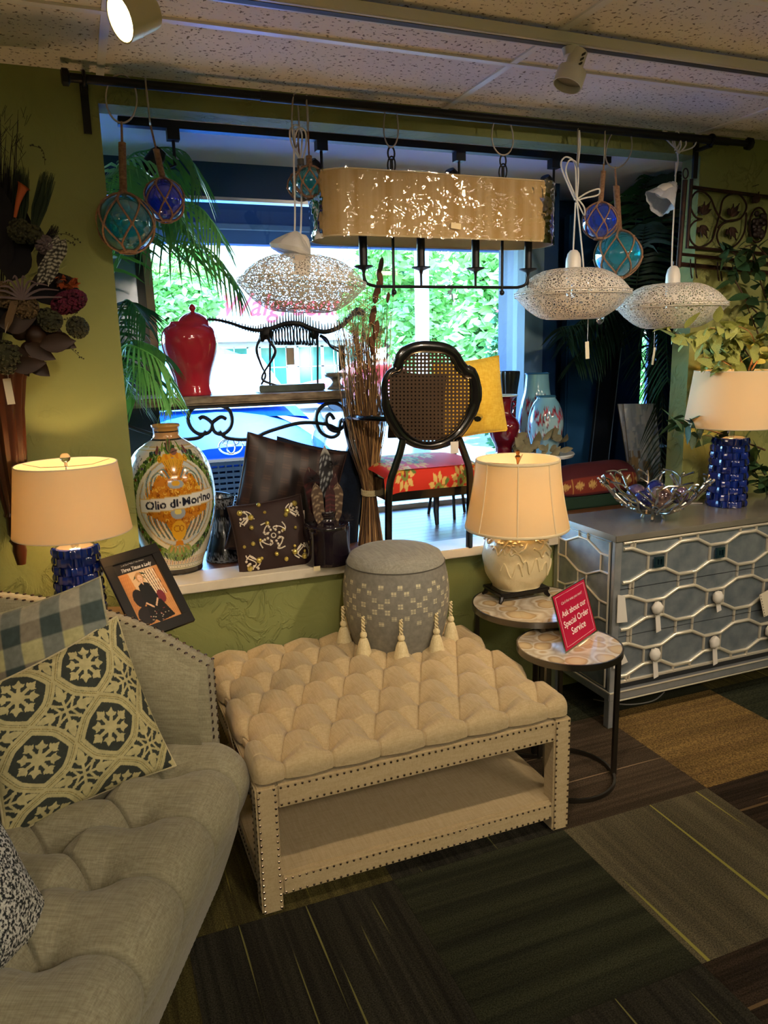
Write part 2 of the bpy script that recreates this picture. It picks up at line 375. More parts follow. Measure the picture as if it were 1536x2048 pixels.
# floor: slab with carpet tiles laid on it
fl = struct('floor', MB().bb(XL, XR, YB, YW, -.12, -.008), M('subfloor', '2A2824', .9), smooth=False)
def carpet(name, base, alt, stripe=None, ax=0, sc=60, grain=260, st=.5, wave=0, amt=1.0):
    """loop pile: fine grain, lengthwise ribs, a few coloured threads (stripe) and bands"""
    if name in MATS: return MATS[name]
    m = bpy.data.materials.new(name); m.use_nodes = True; t = m.node_tree; bs = t.nodes['Principled BSDF']; bs.inputs['Roughness'].default_value = .95; bs.inputs['Specular IOR Level'].default_value = .1
    tc = t.nodes.new('ShaderNodeTexCoord')
    def noise(scale, s3, det=3, dist=0):
        mp = t.nodes.new('ShaderNodeMapping'); mp.inputs['Scale'].default_value = s3; t.links.new(tc.outputs['Object'], mp.inputs[0])
        n = t.nodes.new('ShaderNodeTexNoise'); n.inputs['Scale'].default_value = scale; n.inputs['Detail'].default_value = det; n.inputs['Distortion'].default_value = dist; t.links.new(mp.outputs[0], n.inputs[0]); return n.outputs[0]
    along = (.02, 1, 1) if ax == 0 else (1, .02, 1)
    band = noise(sc, along, 4, wave); gr = noise(grain, (1, 1, 1), 2); br = noise(9, (.12, 1, 1) if ax == 0 else (1, .12, 1), 2, wave)
    def ramp(x, p0, p1, c0, c1):
        r = t.nodes.new('ShaderNodeValToRGB'); r.color_ramp.elements[0].position = p0; r.color_ramp.elements[1].position = p1
        r.color_ramp.elements[0].color = (*srgb(c0), 1); r.color_ramp.elements[1].color = (*srgb(c1), 1); t.links.new(x, r.inputs[0]); return r.outputs[0]
    def mix(f, a, b_, ty='MIX'):
        x = t.nodes.new('ShaderNodeMix'); x.data_type = 'RGBA'; x.blend_type = ty
        if isinstance(f, float): x.inputs[0].default_value = f
        else: t.links.new(f, x.inputs[0])
        t.links.new(a, x.inputs[6]); t.links.new(b_, x.inputs[7]); return x.outputs[2]
    c = mix(1.0, ramp(band, .4, .6, base, alt), ramp(gr, .3, .7, '8A8A8A', 'FFFFFF'), 'MULTIPLY')
    c = mix(.5, c, mix(1.0, c, ramp(br, .35, .65, 'A8A8A8', 'FFFFFF'), 'MULTIPLY'))
    if stripe:
        s2 = noise(sc*.8, along, 1, wave); c = mix(ramp(s2, .72, .75, '000000', 'FFFFFF'), c, ramp(gr, .3, .7, stripe, stripe))
    t.links.new(c, bs.inputs['Base Color'])
    ad = t.nodes.new('ShaderNodeMath'); ad.operation = 'ADD'; t.links.new(band, ad.inputs[0]); t.links.new(gr, ad.inputs[1])
    bp = t.nodes.new('ShaderNodeBump'); bp.inputs['Strength'].default_value = st; bp.inputs['Distance'].default_value = .004; t.links.new(ad.outputs[0], bp.inputs['Height']); t.links.new(bp.outputs[0], bs.inputs['Normal'])
    MATS[name] = m; return m
CA = carpet('carpet_charcoal', '46443A', '36342E', '7A7844', 1, 70)
CB = carpet('carpet_green_wave', '34362C', '4A4D3A', '5E6148', 0, 16, wave=.3)
CC = carpet('carpet_taupe', '7E765C', '716A54', '9A9548', 1, 42)
CD = carpet('carpet_brown', '6A5A48', '564A3B', '8E785E', 0, 55)
CE = carpet('carpet_gold', 'A88A52', '93774A', None, 0, 30, 150, 1.0)
CF = carpet('carpet_umber', '4C3F34', '382F27', '6A573B', 0, 80)
CG = carpet('carpet_olive', '70683C', '5A5232', '8E8438', 1, 75)
CH = carpet('carpet_tweed', '4C503C', '3B4032', None, 0, 20, 120, 1)
X0, YT0, TS = 1.35, 1.27, .61
pick = {(-1, 0): CB, (-2, 0): CA, (0, 0): CC, (0, 1): CD, (1, 1): CE, (1, 0): CF, (2, 1): CH, (-3, 0): CG, (-2, -1): CA, (-1, -1): CA, (0, -1): CF, (1, -1): CG, (0, 2): CH, (-1, 1): CA, (-2, 1): CG, (2, 0): CC, (-3, -1): CB}
pool = [CA, CB, CC, CD, CF, CG, CH]; rnd = random.Random(3)
tile_me = {}
for i in range(-8, 6):
    for j in range(-10, 4):
        x0, y0 = X0+i*TS, YT0+j*TS; x1, y1 = min(x0+TS, XR), min(y0+TS, YW); x0, y0 = max(x0, XL), max(y0, YB)
        if x1-x0 < .02 or y1-y0 < .02: continue
        m = pick.get((i, j)) or rnd.choice(pool)
        key = (m.name, round(x1-x0, 3), round(y1-y0, 3)); c = ((x0+x1)/2, (y0+y1)/2, -.008)
        if key not in tile_me:
            o = obj('carpet_tile', MB().box((c[0], c[1], -.004), (x1-x0-.0012, y1-y0-.0012, .008)), m, fl, smooth=False, org=c); tile_me[key] = o.data
        else:
            o = bpy.data.objects.new('carpet_tile', tile_me[key]); COL.objects.link(o); o.parent = fl; o.location = c
# ceiling: slab, mineral tiles and T-bars
ce = struct('ceiling', MB().bb(XL-.1, XR+.1, YB-.1, YW, CZ+.03, CZ+.2), M('ceiling_void', '8A8680', .9), smooth=False)
CT = M('mineral_tile', 'B7A594', .95); t = CT.node_tree; bs = t.nodes['Principled BSDF']; tc = t.nodes.new('ShaderNodeTexCoord')
vo = t.nodes.new('ShaderNodeTexNoise'); vo.inputs['Scale'].default_value = 85; vo.inputs['Detail'].default_value = 2; t.links.new(tc.outputs['Object'], vo.inputs[0])
rp = t.nodes.new('ShaderNodeValToRGB'); rp.color_ramp.elements[0].position = .34; rp.color_ramp.elements[1].position = .385; rp.color_ramp.elements[0].color = (*srgb('82766A'), 1); rp.color_ramp.elements[1].color = (*srgb('F0E8DE'), 1)
t.links.new(vo.outputs[0], rp.inputs[0]); t.links.new(rp.outputs[0], bs.inputs['Base Color'])
bp = t.nodes.new('ShaderNodeBump'); bp.inputs['Strength'].default_value = .6; bp.inputs['Distance'].default_value = .003; t.links.new(rp.outputs[0], bp.inputs['Height']); t.links.new(bp.outputs[0], bs.inputs['Normal'])
TB = M('grid_white', 'ECE9E4', .4)
GX, GY = .165, 2.32
xs = [XL]+[GX+1.217*k for k in range(-2, 4)]+[XR]; ys = [YB]+[GY-.6*k for k in range(10, -1, -1)]+[YW]
cme = {}
for i in range(len(xs)-1):
    for j in range(len(ys)-1):
        x0, x1, y0, y1 = xs[i], xs[i+1], ys[j], ys[j+1]
        if y1-y0 < .05: continue
        key = (round(x1-x0, 3), round(y1-y0, 3)); c = ((x0+x1)/2, (y0+y1)/2, CZ+.012)
        if key not in cme:
            o = obj('ceiling_tile', MB().box(c, (x1-x0-.004, y1-y0-.004, .018)), CT, ce, smooth=False, org=c); cme[key] = o.data
        else:
            o = bpy.data.objects.new('ceiling_tile', cme[key]); COL.objects.link(o); o.parent = ce; o.location = c
for x in xs[1:-1]: obj('ceiling_grid_bar', MB().bb(x-.012, x+.012, YB, YW, CZ-.003, CZ+.006), TB, ce, smooth=False)
for y in ys[1:-1]: obj('ceiling_grid_bar', MB().bb(XL, XR, y-.012, y+.012, CZ-.004, CZ+.006), TB, ce, smooth=False)
# sill board in the opening
struct('trim_1', MB().bb(OX0+.002, OX1-.002, 2.765, 2.93, .703, .742), WHITEP, bevel=.004, label='white painted sill board with chipped edge')
# display bay
DX0, DX1, DYW, DZ = -.62, 3.7, 3.66, .735
pf = struct('floor_display', MB().bb(DX0, DX1, 2.93, 4.15, .60, DZ-.012), M('platform_core', '3A2D22', .8), smooth=False)
WOOD = M('plank_wood', '7A5036', .36, var=('45291A', 7, .2, (.08, 1, 1)), bump=(30, .15, .001, (.1, 1, 1)))
pme = None; k = 0; y = 2.932
while y < 4.12:
    for x0, x1 in ((DX0, .72+.3*math.sin(k*2.3)), (.72+.3*math.sin(k*2.3), 2.3+.35*math.sin(k*1.7+1)), (2.3+.35*math.sin(k*1.7+1), DX1)):
        c = ((x0+x1)/2, y+.029, DZ-.012); obj('plank', MB().box((c[0], c[1], DZ-.006), (x1-x0-.0016, .0565, .012)), WOOD, pf, smooth=False)
    y += .058; k += 1
struct('ceiling_display', MB().bb(DX0-.1, DX1+.1, 2.915, 4.3, 2.40, 2.5), M('bay_ceiling_white', 'F0F2FA', .7), smooth=False)
b = MB(); b.bb(DX0-.1, DX0, 2.915, 3.75, .5, 2.42); struct('wall_display_left', b, NAVY, smooth=False)
b = MB(); b.bb(DX1, DX1+.1, 2.915, 4.2, .5, 2.42); struct('wall_display_right', b, NAVY, smooth=False)
b = MB(); b.bb(DX0, 2.37, DYW, DYW+.1, 2.255, 2.42)           # header over the shop window
b.bb(2.37, 2.47, DYW-.02, DYW+.1, .5, 2.42)                    # jamb
b.bb(2.40, 2.47, DYW, 4.15, .5, 2.42)                         # return
b.bb(2.40, 3.40, 4.05, 4.15, .5, 2.42); b.bb(3.40, DX1, 4.05, 4.15, .5, .92); b.bb(3.40, DX1, 4.05, 4.15, 1.72, 2.42); b.bb(3.52, DX1, 4.05, 4.15, .92, 1.72)
b.bb(DX0, 2.37, DYW, DYW+.12, .2, .735)
struct('wall_display', b, NAVY, smooth=False)
struct('trim_2', MB().bb(2.255, 2.37, DYW-.04, DYW+.08, .735, 2.255), M('blue_grey_post', '56707F', .6, var=('6F8B99', 14, .3, (1, 1, .1))), smooth=False, label='blue grey painted timber window post')
b = MB(); b.bb(DX0, 2.26, DYW+.0, DYW+.06, 2.24, 2.256); b.bb(DX0, 2.26, DYW, DYW+.06, .735, .76)
ALU = M('brushed_aluminium', 'B9BDBF', .3, 1)
w1 = struct('window_1', b, ALU, smooth=False)
obj('pane', MB().bb(DX0, 2.26, DYW+.03, DYW+.036, .755, 2.245), clear('shop_glass', 'F2FAF7', .1), w1, smooth=False)
w2 = struct('window_2', MB().bb(3.40, 3.52, 4.08, 4.12, .92, .94).bb(3.40, 3.52, 4.08, 4.12, 1.70, 1.72), ALU, smooth=False)
obj('pane', MB().bb(3.40, 3.52, 4.097, 4.103, .93, 1.71), MATS['shop_glass'], w2, smooth=False)
# roof and parapet of the shop (keeps the sun out)
struct('roof', MB().bb(XL-.3, XR+.3, YB-.3, 4.3, 2.82, 3.0).bb(XL-.3, XR+.3, 4.15, 4.3, 2.4, 3.6), M('roof_felt', '55524E', .9), smooth=False)
b = MB(); b.bb(-5, 7, 3.78, 4.15, -.2, .2)
struct('wall_exterior', b, M('render_grey', '8A8F92', .8), smooth=False)
# white track on the ceiling
TRW = M('track_white', 'D9D6CF', .35)
tr = T('lighting_track', 'long white ceiling track running parallel to the window', 'lighting track', (1.4, 2.06, CZ-.035))
obj('rail', MB().bb(-.9, 3.9, 2.035, 2.085, CZ-.035, CZ-.004), TRW, tr, bevel=.003)
obj('slot', MB().bb(-.9, 3.9, 2.048, 2.072, CZ-.0362, CZ-.0350), M('dark_slot', '3A3A3A', .6), tr, smooth=False)
def spot_head(name, label, base, neck_to, tail, mouth, r0, r1, mat, light=None, kind=0):
    t = T(name, label, 'spotlight', base, 'track spotlights')
    bx = Vector(base); obj('mount', MB().cyl(bx, bx+Vector((0, 0, -.02)), .026, 16, .02), mat, t)
    nk = Vector(neck_to); obj('stem', MB().tube([bx+Vector((0, 0, -.015)), (bx+nk)/2+Vector((.004, 0, .0)), nk], .008, 8), mat, t)
    a, m_ = Vector(tail), Vector(mouth); ax = (m_-a).normalized()
    pr = [(0, r0*.8), (.012, r0), (.5, r0*1.02), (.56, r1*.98), (1, r1)] if kind else [(0, r0*.72), (.05, r0*.93), (.15, r0), (1, r1)]
    L = (m_-a).length; q = ax.to_track_quat('Z', 'Y').to_matrix()
    def rv(prof, mb): 
        o0 = len(mb.v); mb.lathe(prof, n=24)
        mb.v[o0:] = [tuple(a+q@Vector(v)) for v in mb.v[o0:]]; return mb
    mb = rv([(0, 0)]+[(r, k*L) for k, r in pr]+[(r1*.93, L), (r1*.9, L*.6), (0, L*.55)], MB()); obj('housing', mb, mat, t)
    if light:
        obj('lamp_disc', rv([(0, L*.93), (r1*.88, L*.93), (r1*.88, L*.9)], MB()), M('spot_lit', 'FFFFFF', .5, emit=('FFD9A0', light[2])), t)
    else: obj('lamp_disc', rv([(0, L*.8), (r1*.88, L*.8), (r1*.88, L*.75)], MB()), M('spot_off', '8F8C86', .3), t)
    if light:
        ld = bpy.data.lights.new('spot_beam', 'SPOT'); ld.energy = light[0]; ld.color = srgb('FFE4C4'); ld.spot_size = math.radians(light[1]); ld.spot_blend = .7; ld.shadow_soft_size = .04
        lo = bpy.data.objects.new('spot_beam', ld); COL.objects.link(lo); lo.parent = t
        lo.matrix_local = TM[t.name].inverted() @ Matrix.Translation(m_+ax*.012) @ ax.to_track_quat('-Z', 'Y').to_matrix().to_4x4()
    return t
P = at(240, 38, y=2.0); Q = at(308, 22, y=2.03); spot_head('track_spotlight', 'lit cream cylinder spotlight at the top left, by the ceiling', (Q.x, 2.06, CZ-.036), Q+Vector((.0, .0, .045)), Q, P, .038, .05, M('cream_metal', 'C9C09A', .35, .2), (26, 95, 8))
A1 = at(1158, 103, y=2.05); A2 = at(1134, 172, y=2.05)
sp2 = spot_head('track_spotlight', 'unlit white spotlight with vented neck on the ceiling track', (at(1142, 78, y=2.06).x, 2.06, CZ-.036), A1+Vector((-.01, 0, -.015)), A1, A2, .026, .043, TRW, None, 1)
ax = (A2-A1).normalized(); sl = MB()
for k in range(4):
    c = A1+ax*(.02+.014*k); side = ax.cross(Vector((0, 1, 0))).normalized()
    sl.box(c+Vector((0, -.026, 0)), (.03, .003, .006), ax.to_track_quat('Z', 'Y').to_matrix())
obj('vent_slot', sl, M('dark_slot', '3A3A3A'), sp2, smooth=False)
# unseen fill lighting added overhead: heads on a second track and glowing ceiling panels
TR2 = T('lighting_track', 'added second white ceiling track out of view, carrying fill spotlights', 'lighting track', (1.0, 1.0, CZ-.035)); obj('rail', MB().bb(-1.5, 3.9, .98, 1.03, CZ-.035, CZ-.004), TRW, TR2, bevel=.003)
for x, tgt, e, g in ((-.75, (-.2, 2.2, .9), 5, 80), (.55, (.9, 2.4, 1.2), 24, 85), (1.9, (1.8, 2.5, 1.4), 32, 85), (3.2, (2.9, 2.5, 1.0), 20, 85)):
    b0 = Vector((x, 1.005, CZ-.036)); d = (Vector(tgt)-b0).normalized(); nk = b0+Vector((0, 0, -.05))
    spot_head('track_spotlight', f'added fill spotlight on the unseen second track, {("far left", "left of centre", "right of centre", "far right")[[-.75, .55, 1.9, 3.2].index(x)]}', b0, nk, nk-d*.02, nk+d*.12, .04, .05, TRW, (e, g, 8))
def fill_panel(x, y, w, l, e, lab):  # glowing panel added out of view as soft fill for the room
    t = T('fill_light_panel', lab, 'fill light', (x, y, CZ-.02), 'added fill panels')
    obj('frame', MB().bb(x-w/2, x+w/2, y-l/2, y-l/2+.02, CZ-.02, CZ-.003).bb(x-w/2, x+w/2, y+l/2-.02, y+l/2, CZ-.02, CZ-.003).bb(x-w/2, x-w/2+.02, y-l/2, y+l/2, CZ-.02, CZ-.003).bb(x+w/2-.02, x+w/2, y-l/2, y+l/2, CZ-.02, CZ-.003), TB, t, smooth=False)
    obj('fill_diffuser', MB().bb(x-w/2+.02, x+w/2-.02, y-l/2+.02, y+l/2-.02, CZ-.012, CZ-.006), M('fill_diffuser', 'FFFFFF', .5, emit=('FFEBD2', e)), t, smooth=False)
fill_panel(.78, -1.2, 1.15, .55, 13, 'added fill light panel behind the viewer, nearer one'); fill_panel(-.4, -3.0, 1.15, .55, 13, 'added fill light panel by the back wall'); fill_panel(3.2, -1.2, 1.15, .55, 13, 'added fill light panel behind the viewer on the right')

# ================================================================== OUTSIDE
GZ = -.15
struct('pavement', MB().bb(-14, 20, 4.15, 5.1, GZ-.1, GZ+.06), M('concrete', 'A4AAAC', .9, var=('8E9496', 4, .3)), smooth=False)
struct('street', MB().bb(-45, 60, 5.1, 62, GZ-.2, GZ), M('asphalt', '45494E', .9, var=('3C4044', 3, .3)), smooth=False)
# awning over the window: soffit and beam
aw = struct('awning', MB().bb(-6, 8, 4.3, 5.0, 2.62, 2.72).bb(-6, 8, 4.9, 5.0, 2.22, 2.72), M('awning_blue', '35547C', .7), smooth=False)
obj('seam_bar', MB().bb(-6, 8, 4.86, 4.9, 2.30, 2.33), M('awning_bar', '51677D', .6), aw, smooth=False); 
for x in (-.9, .62, 2.1, 3.6): obj('support', MB().bb(x-.03, x+.03, 4.83, 4.88, 2.3, 2.62), MATS['awning_bar'], aw, smooth=False)
# blue car parked nose-on to the window
CX, CY = 1.02, 5.40
CBL = M('car_blue', '0C48A8', .6, .0, spec=.06); CGL = M('car_glass', '2A78B8', .3, .0, spec=.1); BLK = M('car_black', '0C1A2A', .45); CHR = M('chrome', 'D6DADF', .12, 1)
car = T('car', 'blue car parked nose-on right outside the shop window', 'car', (CX, CY+2, GZ), 'cars outside')
def car_body(L=4.3, Wd=1.8, hood=.98, roof=1.62):
    st = [(0, .34, .92, .80), (.06, .24, 1.06, .88), (.3, .2, 1.18, .90), (.9, .18, 1.25, .90), (1.25, .18, 1.27, .90), (2.0, .18, 1.27, .9), (3.2, .18, 1.26, .9), (3.9, .2, 1.22, .88), (4.25, .3, 1.1, .84)]
    P = []
    for y, zb, zt, hw in st:
        ring = []
        for t in np.linspace(0, PI, 15):
            x = -math.cos(t)*hw; k = abs(math.sin(t)); z = zb+(zt-zb)*k**.35 if 0 < t < PI else zb
            ring.append((CX+x, CY+y, GZ+z))
        P.append(ring)
    return MB().grid(np.array(P))
mb = car_body(); mb.add([(CX+x, CY+.02, GZ+z) for x, z in ((-.78, .33), (.78, .33), (.78, .9), (-.78, .9))], [(0, 1, 2, 3)])
obj('body', mb, CBL, car)
P = []
for y, z, hw in ((.85, 1.2, .78), (1.45, 1.60, .68), (1.85, 1.78, .62), (2.5, 1.82, .60), (3.3, 1.74, .58), (3.85, 1.3, .68)):
    P.append([(CX-math.cos(t)*hw, CY+y, GZ+1.15+(z-1.15)*(math.sin(t)**.42 if 0 < t < PI else 0)) for t in np.linspace(0, PI, 13)])
obj('roof', MB().grid(np.array(P)), CBL, car)
obj('windscreen', MB().add([(CX+x, CY+y, GZ+z) for x, y, z in ((-.68, .90, 1.27), (.68, .90, 1.27), (.54, 1.58, 1.70), (-.54, 1.58, 1.70))], [(0, 1, 2, 3)]), CGL, car)
g = MB(); 
for k in range(13): g.bb(CX-.66, CX+.66, CY-.03, CY+.0, GZ+.46+.04*k, GZ+.485+.04*k)
for k in range(25): g.bb(CX-.62+.0513*k, CX-.61+.0513*k, CY-.028, CY+.01, GZ+.44, GZ+.98)
obj('grille', g, BLK, car, smooth=False); obj('bumper', MB().bb(CX-.8, CX+.8, CY-.06, CY+.1, GZ+.2, GZ+.33), CBL, car, bevel=.03)
obj('grille_bar', MB().bb(CX-.64, CX+.64, CY-.05, CY, GZ+.97, GZ+.99).bb(CX-.64, CX+.64, CY-.05, CY, GZ+.44, GZ+.455), CHR, car, smooth=False)
for s in (-1, 1):
    obj('headlight', MB().ball((CX+s*.72, CY+.06, GZ+.92), (.14, .1, .07), 16, 8), CHR, car)
    obj('wheel', MB().cyl((CX+s*.72, CY+.75, GZ+.32), (CX+s*.9, CY+.75, GZ+.32), .32, 24), BLK, car)
    obj('wheel', MB().cyl((CX+s*.72, CY+3.4, GZ+.32), (CX+s*.9, CY+3.4, GZ+.32), .32, 24), BLK, car)
    obj('wing_mirror', MB().ball((CX+s*.98, CY+1.1, GZ+1.32), (.1, .06, .07), 12, 8), CBL, car)
def ellt(c, rx, rz, r=.006, n=28): return [(c[0]+rx*math.cos(a), c[1], c[2]+rz*math.sin(a)) for a in np.linspace(0, 2*PI, n, endpoint=False)]
bc = at(462, 892, y=CY-.07); lg = MB()
for rx, rz, dz in ((.085, .056, 0), (.03, .053, 0), (.055, .022, .026)): lg.tube(ellt((bc.x, bc.y, bc.z+dz), rx, rz), .0055, 6, closed=True)
obj('badge', lg, CHR, car, label='chrome badge of three linked ovals')
# red car further off
RX = at(735, 775, y=22).x-7; rc = T('car', 'red car far off, right of the blue one', 'car', (RX+7, 22, GZ), 'cars outside'); mb = MB(); P = []
for y, zt, hw in ((-2.1, .6, .75), (-1.9, .8, .85), (-1.0, .95, .88), (-.4, 1.38, .72), (.7, 1.42, .7), (1.3, 1.0, .86), (2.0, .9, .8)):
    P.append([(RX+7.0+y, 22-math.cos(t)*hw, GZ+.25+(zt-.25)*(math.sin(t)**.35 if 0 < t < PI else 0)) for t in np.linspace(0, PI, 11)])
obj('body', MB().grid(np.array(P)), M('car_red', 'B0182A', .25, coat=1), rc)
for y in (-1.3, 1.3): obj('wheel', MB().cyl((RX+7.0+y, 21.12, GZ+.32), (RX+7.0+y, 21.0, GZ+.32), .32, 16), BLK, rc)
# shop opposite
BYY = 30.0
WB = M('opposite_wall', 'D8D2CC', .8); bd = T('building', 'pale shop building across the street with a red lettered sign', 'building', (2, BYY, GZ))
b = MB(); bx0, bx1 = at(120, 700, y=BYY).x, at(742, 700, y=BYY).x
b.bb(bx0, bx1, BYY, BYY+6, GZ, 7.2); obj('wall', b, WB, bd, smooth=False)
obj('canopy', MB().bb(bx0, bx1, BYY-.9, BYY, 1.95, 2.35), M('canopy_white', 'E2E6E6', .7), bd, smooth=False); obj('parapet', MB().bb(bx0-.2, bx1+.2, BYY-.3, BYY+.2, 6.9, 7.3), WB, bd, smooth=False)
for px in (330, 470, 548, 622, 668, 700):
    c = at(px, 735, y=BYY-.02); hw = .55; z0, z1 = .15, 1.75
    f = obj('window_frame', MB().bb(c.x-hw, c.x+hw, BYY-.06, BYY-.0, z0, z0+.05).bb(c.x-hw, c.x+hw, BYY-.06, BYY, z1-.05, z1).bb(c.x-hw, c.x-hw+.06, BYY-.06, BYY, z0, z1).bb(c.x+hw-.06, c.x+hw, BYY-.06, BYY, z0, z1).bb(c.x-.02, c.x+.02, BYY-.06, BYY, z0, z1).bb(c.x-hw, c.x+hw, BYY-.06, BYY, (z0+z1)/2-.02, (z0+z1)/2+.02), WB, bd, smooth=False)
    obj('pane', MB().bb(c.x-hw, c.x+hw, BYY-.03, BYY-.01, z0, z1), M('far_glass', '3F7A6C', .1, spec=.8), f, smooth=False)
V, F = text_mesh('Walgreens', 1.2, 0, .35, .012, 'LEFT'); o = at(436, 612, y=BYY-.12)
mb = MB().add([(o.x+v[0]*.92, o.y, o.z+v[1]) for v in V], F)
obj('sign_lettering', mb, M('sign_red', 'D8232F', .5, emit=('D8232F', 1.2)), bd, smooth=False, label='red slanted lettering on the wall')
obj('pole', MB().cyl((at(845, 690, y=16).x, 16, GZ), (at(845, 690, y=16).x, 16, 7), .16, 16), WB, T('street_pole', 'thick white pole across the street in front of trees', 'pole', (at(845, 690, y=16).x, 16, GZ)))
# trees
def leafcloud(blobs, n, size, seed, m=MB):
    r = random.Random(seed); mb = MB()
    for k in range(n):
        c, rad = blobs[r.randrange(len(blobs))]; th, u = r.uniform(0, 2*PI), r.uniform(-1, 1); q = (1-u*u)**.5; rr = r.uniform(.45, 1.05)**.6
        p = Vector((c[0]+rad*rr*q*math.cos(th), c[1]+rad*rr*q*math.sin(th), c[2]+rad*.85*rr*u)); s = size*r.uniform(.5, 1.3)
        R = Matrix.Rotation(r.uniform(0, 6.3), 3, 'Z')@Matrix.Rotation(r.uniform(-1.3, 1.3), 3, 'X')@Matrix.Rotation(r.uniform(-1, 1), 3, 'Y')
        mb.add([p+R@Vector(v) for v in ((-s, 0, 0), (0, -s*.5, .1*s), (s, 0, 0), (0, s*.5, .1*s))], [(0, 1, 2, 3)])
    return mb
LG = M('tree_leaves', '5E9A4A', .6, var=('8CBF63', .8, .2)); BARK = M('bark', '5A4636', .9, bump=(20, .5, .01))
for k, (px, y, h, w, lab, sd_) in enumerate(((900, 21, 5.6, 2.5, 'broad leafy tree right of the white pole', 1), (775, 25.5, 5.2, 2.0, 'leafy tree left of the white pole', 2), (1010, 15, 3.8, 1.5, 'leafy tree at the right edge of the shop window', 3), (330, 24, 5.0, 1.6, 'small leafy tree at the left, before the pale building', 4))):
    x = at(px, 700, y=y).x; t = T('tree', lab, 'tree', (x, y, GZ), 'trees across the street')
    obj('trunk', MB().tube([(x, y, GZ), (x+.1, y, h*.3), (x, y, h*.6)], [.2, .15, .08], 8), BARK, t)
    r = random.Random(sd_); bl = [((x+r.uniform(-1, 1)*w*.7, y+r.uniform(-1, 1)*w*.5, r.uniform(.25, .85)*h), w*r.uniform(.35, .6)) for _ in range(11)]
    obj('foliage', leafcloud(bl, 5200, .17, sd_), LG, t, kind='stuff')
fx = at(1040, 680, y=6.2); t = T('flowering_shrub', 'dark green shrub with red flowers outside the window post', 'shrub', (fx.x, 6.2, GZ))
obj('stem', MB().tube([(fx.x, 6.2, GZ), (fx.x, 6.2, 1.5)], .03, 6), BARK, t)
obj('foliage', leafcloud([((fx.x-.05, 6.2, 1.45), .3), ((fx.x, 6.2, 1.15), .38), ((fx.x+.1, 6.3, 1.85), .28), ((fx.x+.1, 6.2, .8), .4)], 2600, .04, 9), M('shrub_leaf', '2F6B35', .6), t, kind='stuff')
obj('flowers', leafcloud([((fx.x, 6.15, 1.5), .33), ((fx.x+.1, 6.2, 1.9), .3)], 90, .05, 10), M('red_petal', 'D8454A', .6), t, kind='stuff')
x = at(1320, 880, y=8).x; t = T('hedge', 'green hedge seen through the narrow right-hand window', 'hedge', (x, 8, GZ))
obj('foliage', leafcloud([((x, 8, .4), .7), ((x+.3, 8.2, 1.2), .7), ((x-.3, 8.1, 1.8), .6)], 2600, .07, 12), LG, t, kind='stuff')
# ================================================================== ROOM FURNITURE
def nails(pts, r, nrm, mb):
    nrm = Vector(nrm).normalized(); q = nrm.to_track_quat('Z', 'Y').to_matrix()
    for p in pts:
        p = Vector(p); vs = [p+q@Vector((r*math.cos(a), r*math.sin(a), 0)) for a in [PI/3*k for k in range(6)]]+[p+q@Vector((r*.6*math.cos(a), r*.6*math.sin(a), r*.5)) for a in [PI/3*k for k in range(6)]]+[p+nrm*r*.62]
        mb.add(vs, [(k, (k+1) % 6, 6+(k+1) % 6, 6+k) for k in range(6)]+[(6+k, 6+(k+1) % 6, 12) for k in range(6)])
def row(a, b, step): 
    a, b = Vector(a), Vector(b); n = max(2, int((b-a).length/step)+1); return [a+(b-a)*(k/(n-1)) for k in range(n)]
def tuft(X, Y, dx, dy, ox, oy, y0, y1, depth, crease, cw=.0030):
    """diamond tufting on a cushion: buttons at (ox+i*dx, oy+j*dy) (odd rows shifted dx/2); pleats run straight beyond the first/last rows"""
    a = (X-ox)/dx; b = (Y-oy)/dy
    s, t = a+b/2, a-b/2
    ds = np.abs(s-np.round(s)); dt = np.abs(t-np.round(t))
    inside = np.minimum(ds, dt)*dx*1.6
    # button distance
    bi = np.round(b); sh = np.where(np.mod(bi, 2) == 1, .5, 0); ai = np.round(a-sh)+sh
    d = np.sqrt(((a-ai)*dx)**2+((b-bi)*dy)**2)
    lo = np.abs(a-np.round(a))*dx; nrow = round((y1-oy)/dy); shh = .5 if nrow % 2 else 0; hi = np.abs(a-shh-np.round(a-shh))*dx
    w = np.where(Y < oy, lo, np.where(Y > y1, hi, inside))
    puff = 1-np.exp(-(w/.045)); cr = np.exp(-(w/cw)**2)
    dv = np.where(Y < oy, np.sqrt(lo**2+(Y-oy)**2), np.where(Y > y1, np.sqrt(hi**2+(Y-y1)**2), d))
    return -depth*np.exp(-(dv/.036)**1.2)-crease*cr*.5+puff*.015-.005
# ---- tufted bench -------------------------------------------------
LIN = linen('bench_linen', 'B09C74', 'C2B08A', 380); NAIL = M('antique_brass_nail', '8E7F70', .22, 1)
BX0, BX1, BY0, BY1 = .342, 1.372, 1.885, 2.765
bn = T('tufted_bench', 'cream linen tufted ottoman bench with open lower shelf and nailhead trim', 'ottoman', ((BX0+BX1)/2, (BY0+BY1)/2, 0))
nx, ny = 430, 380
U, V = np.meshgrid(np.linspace(0, 1, nx), np.linspace(0, 1, ny), indexing='ij')
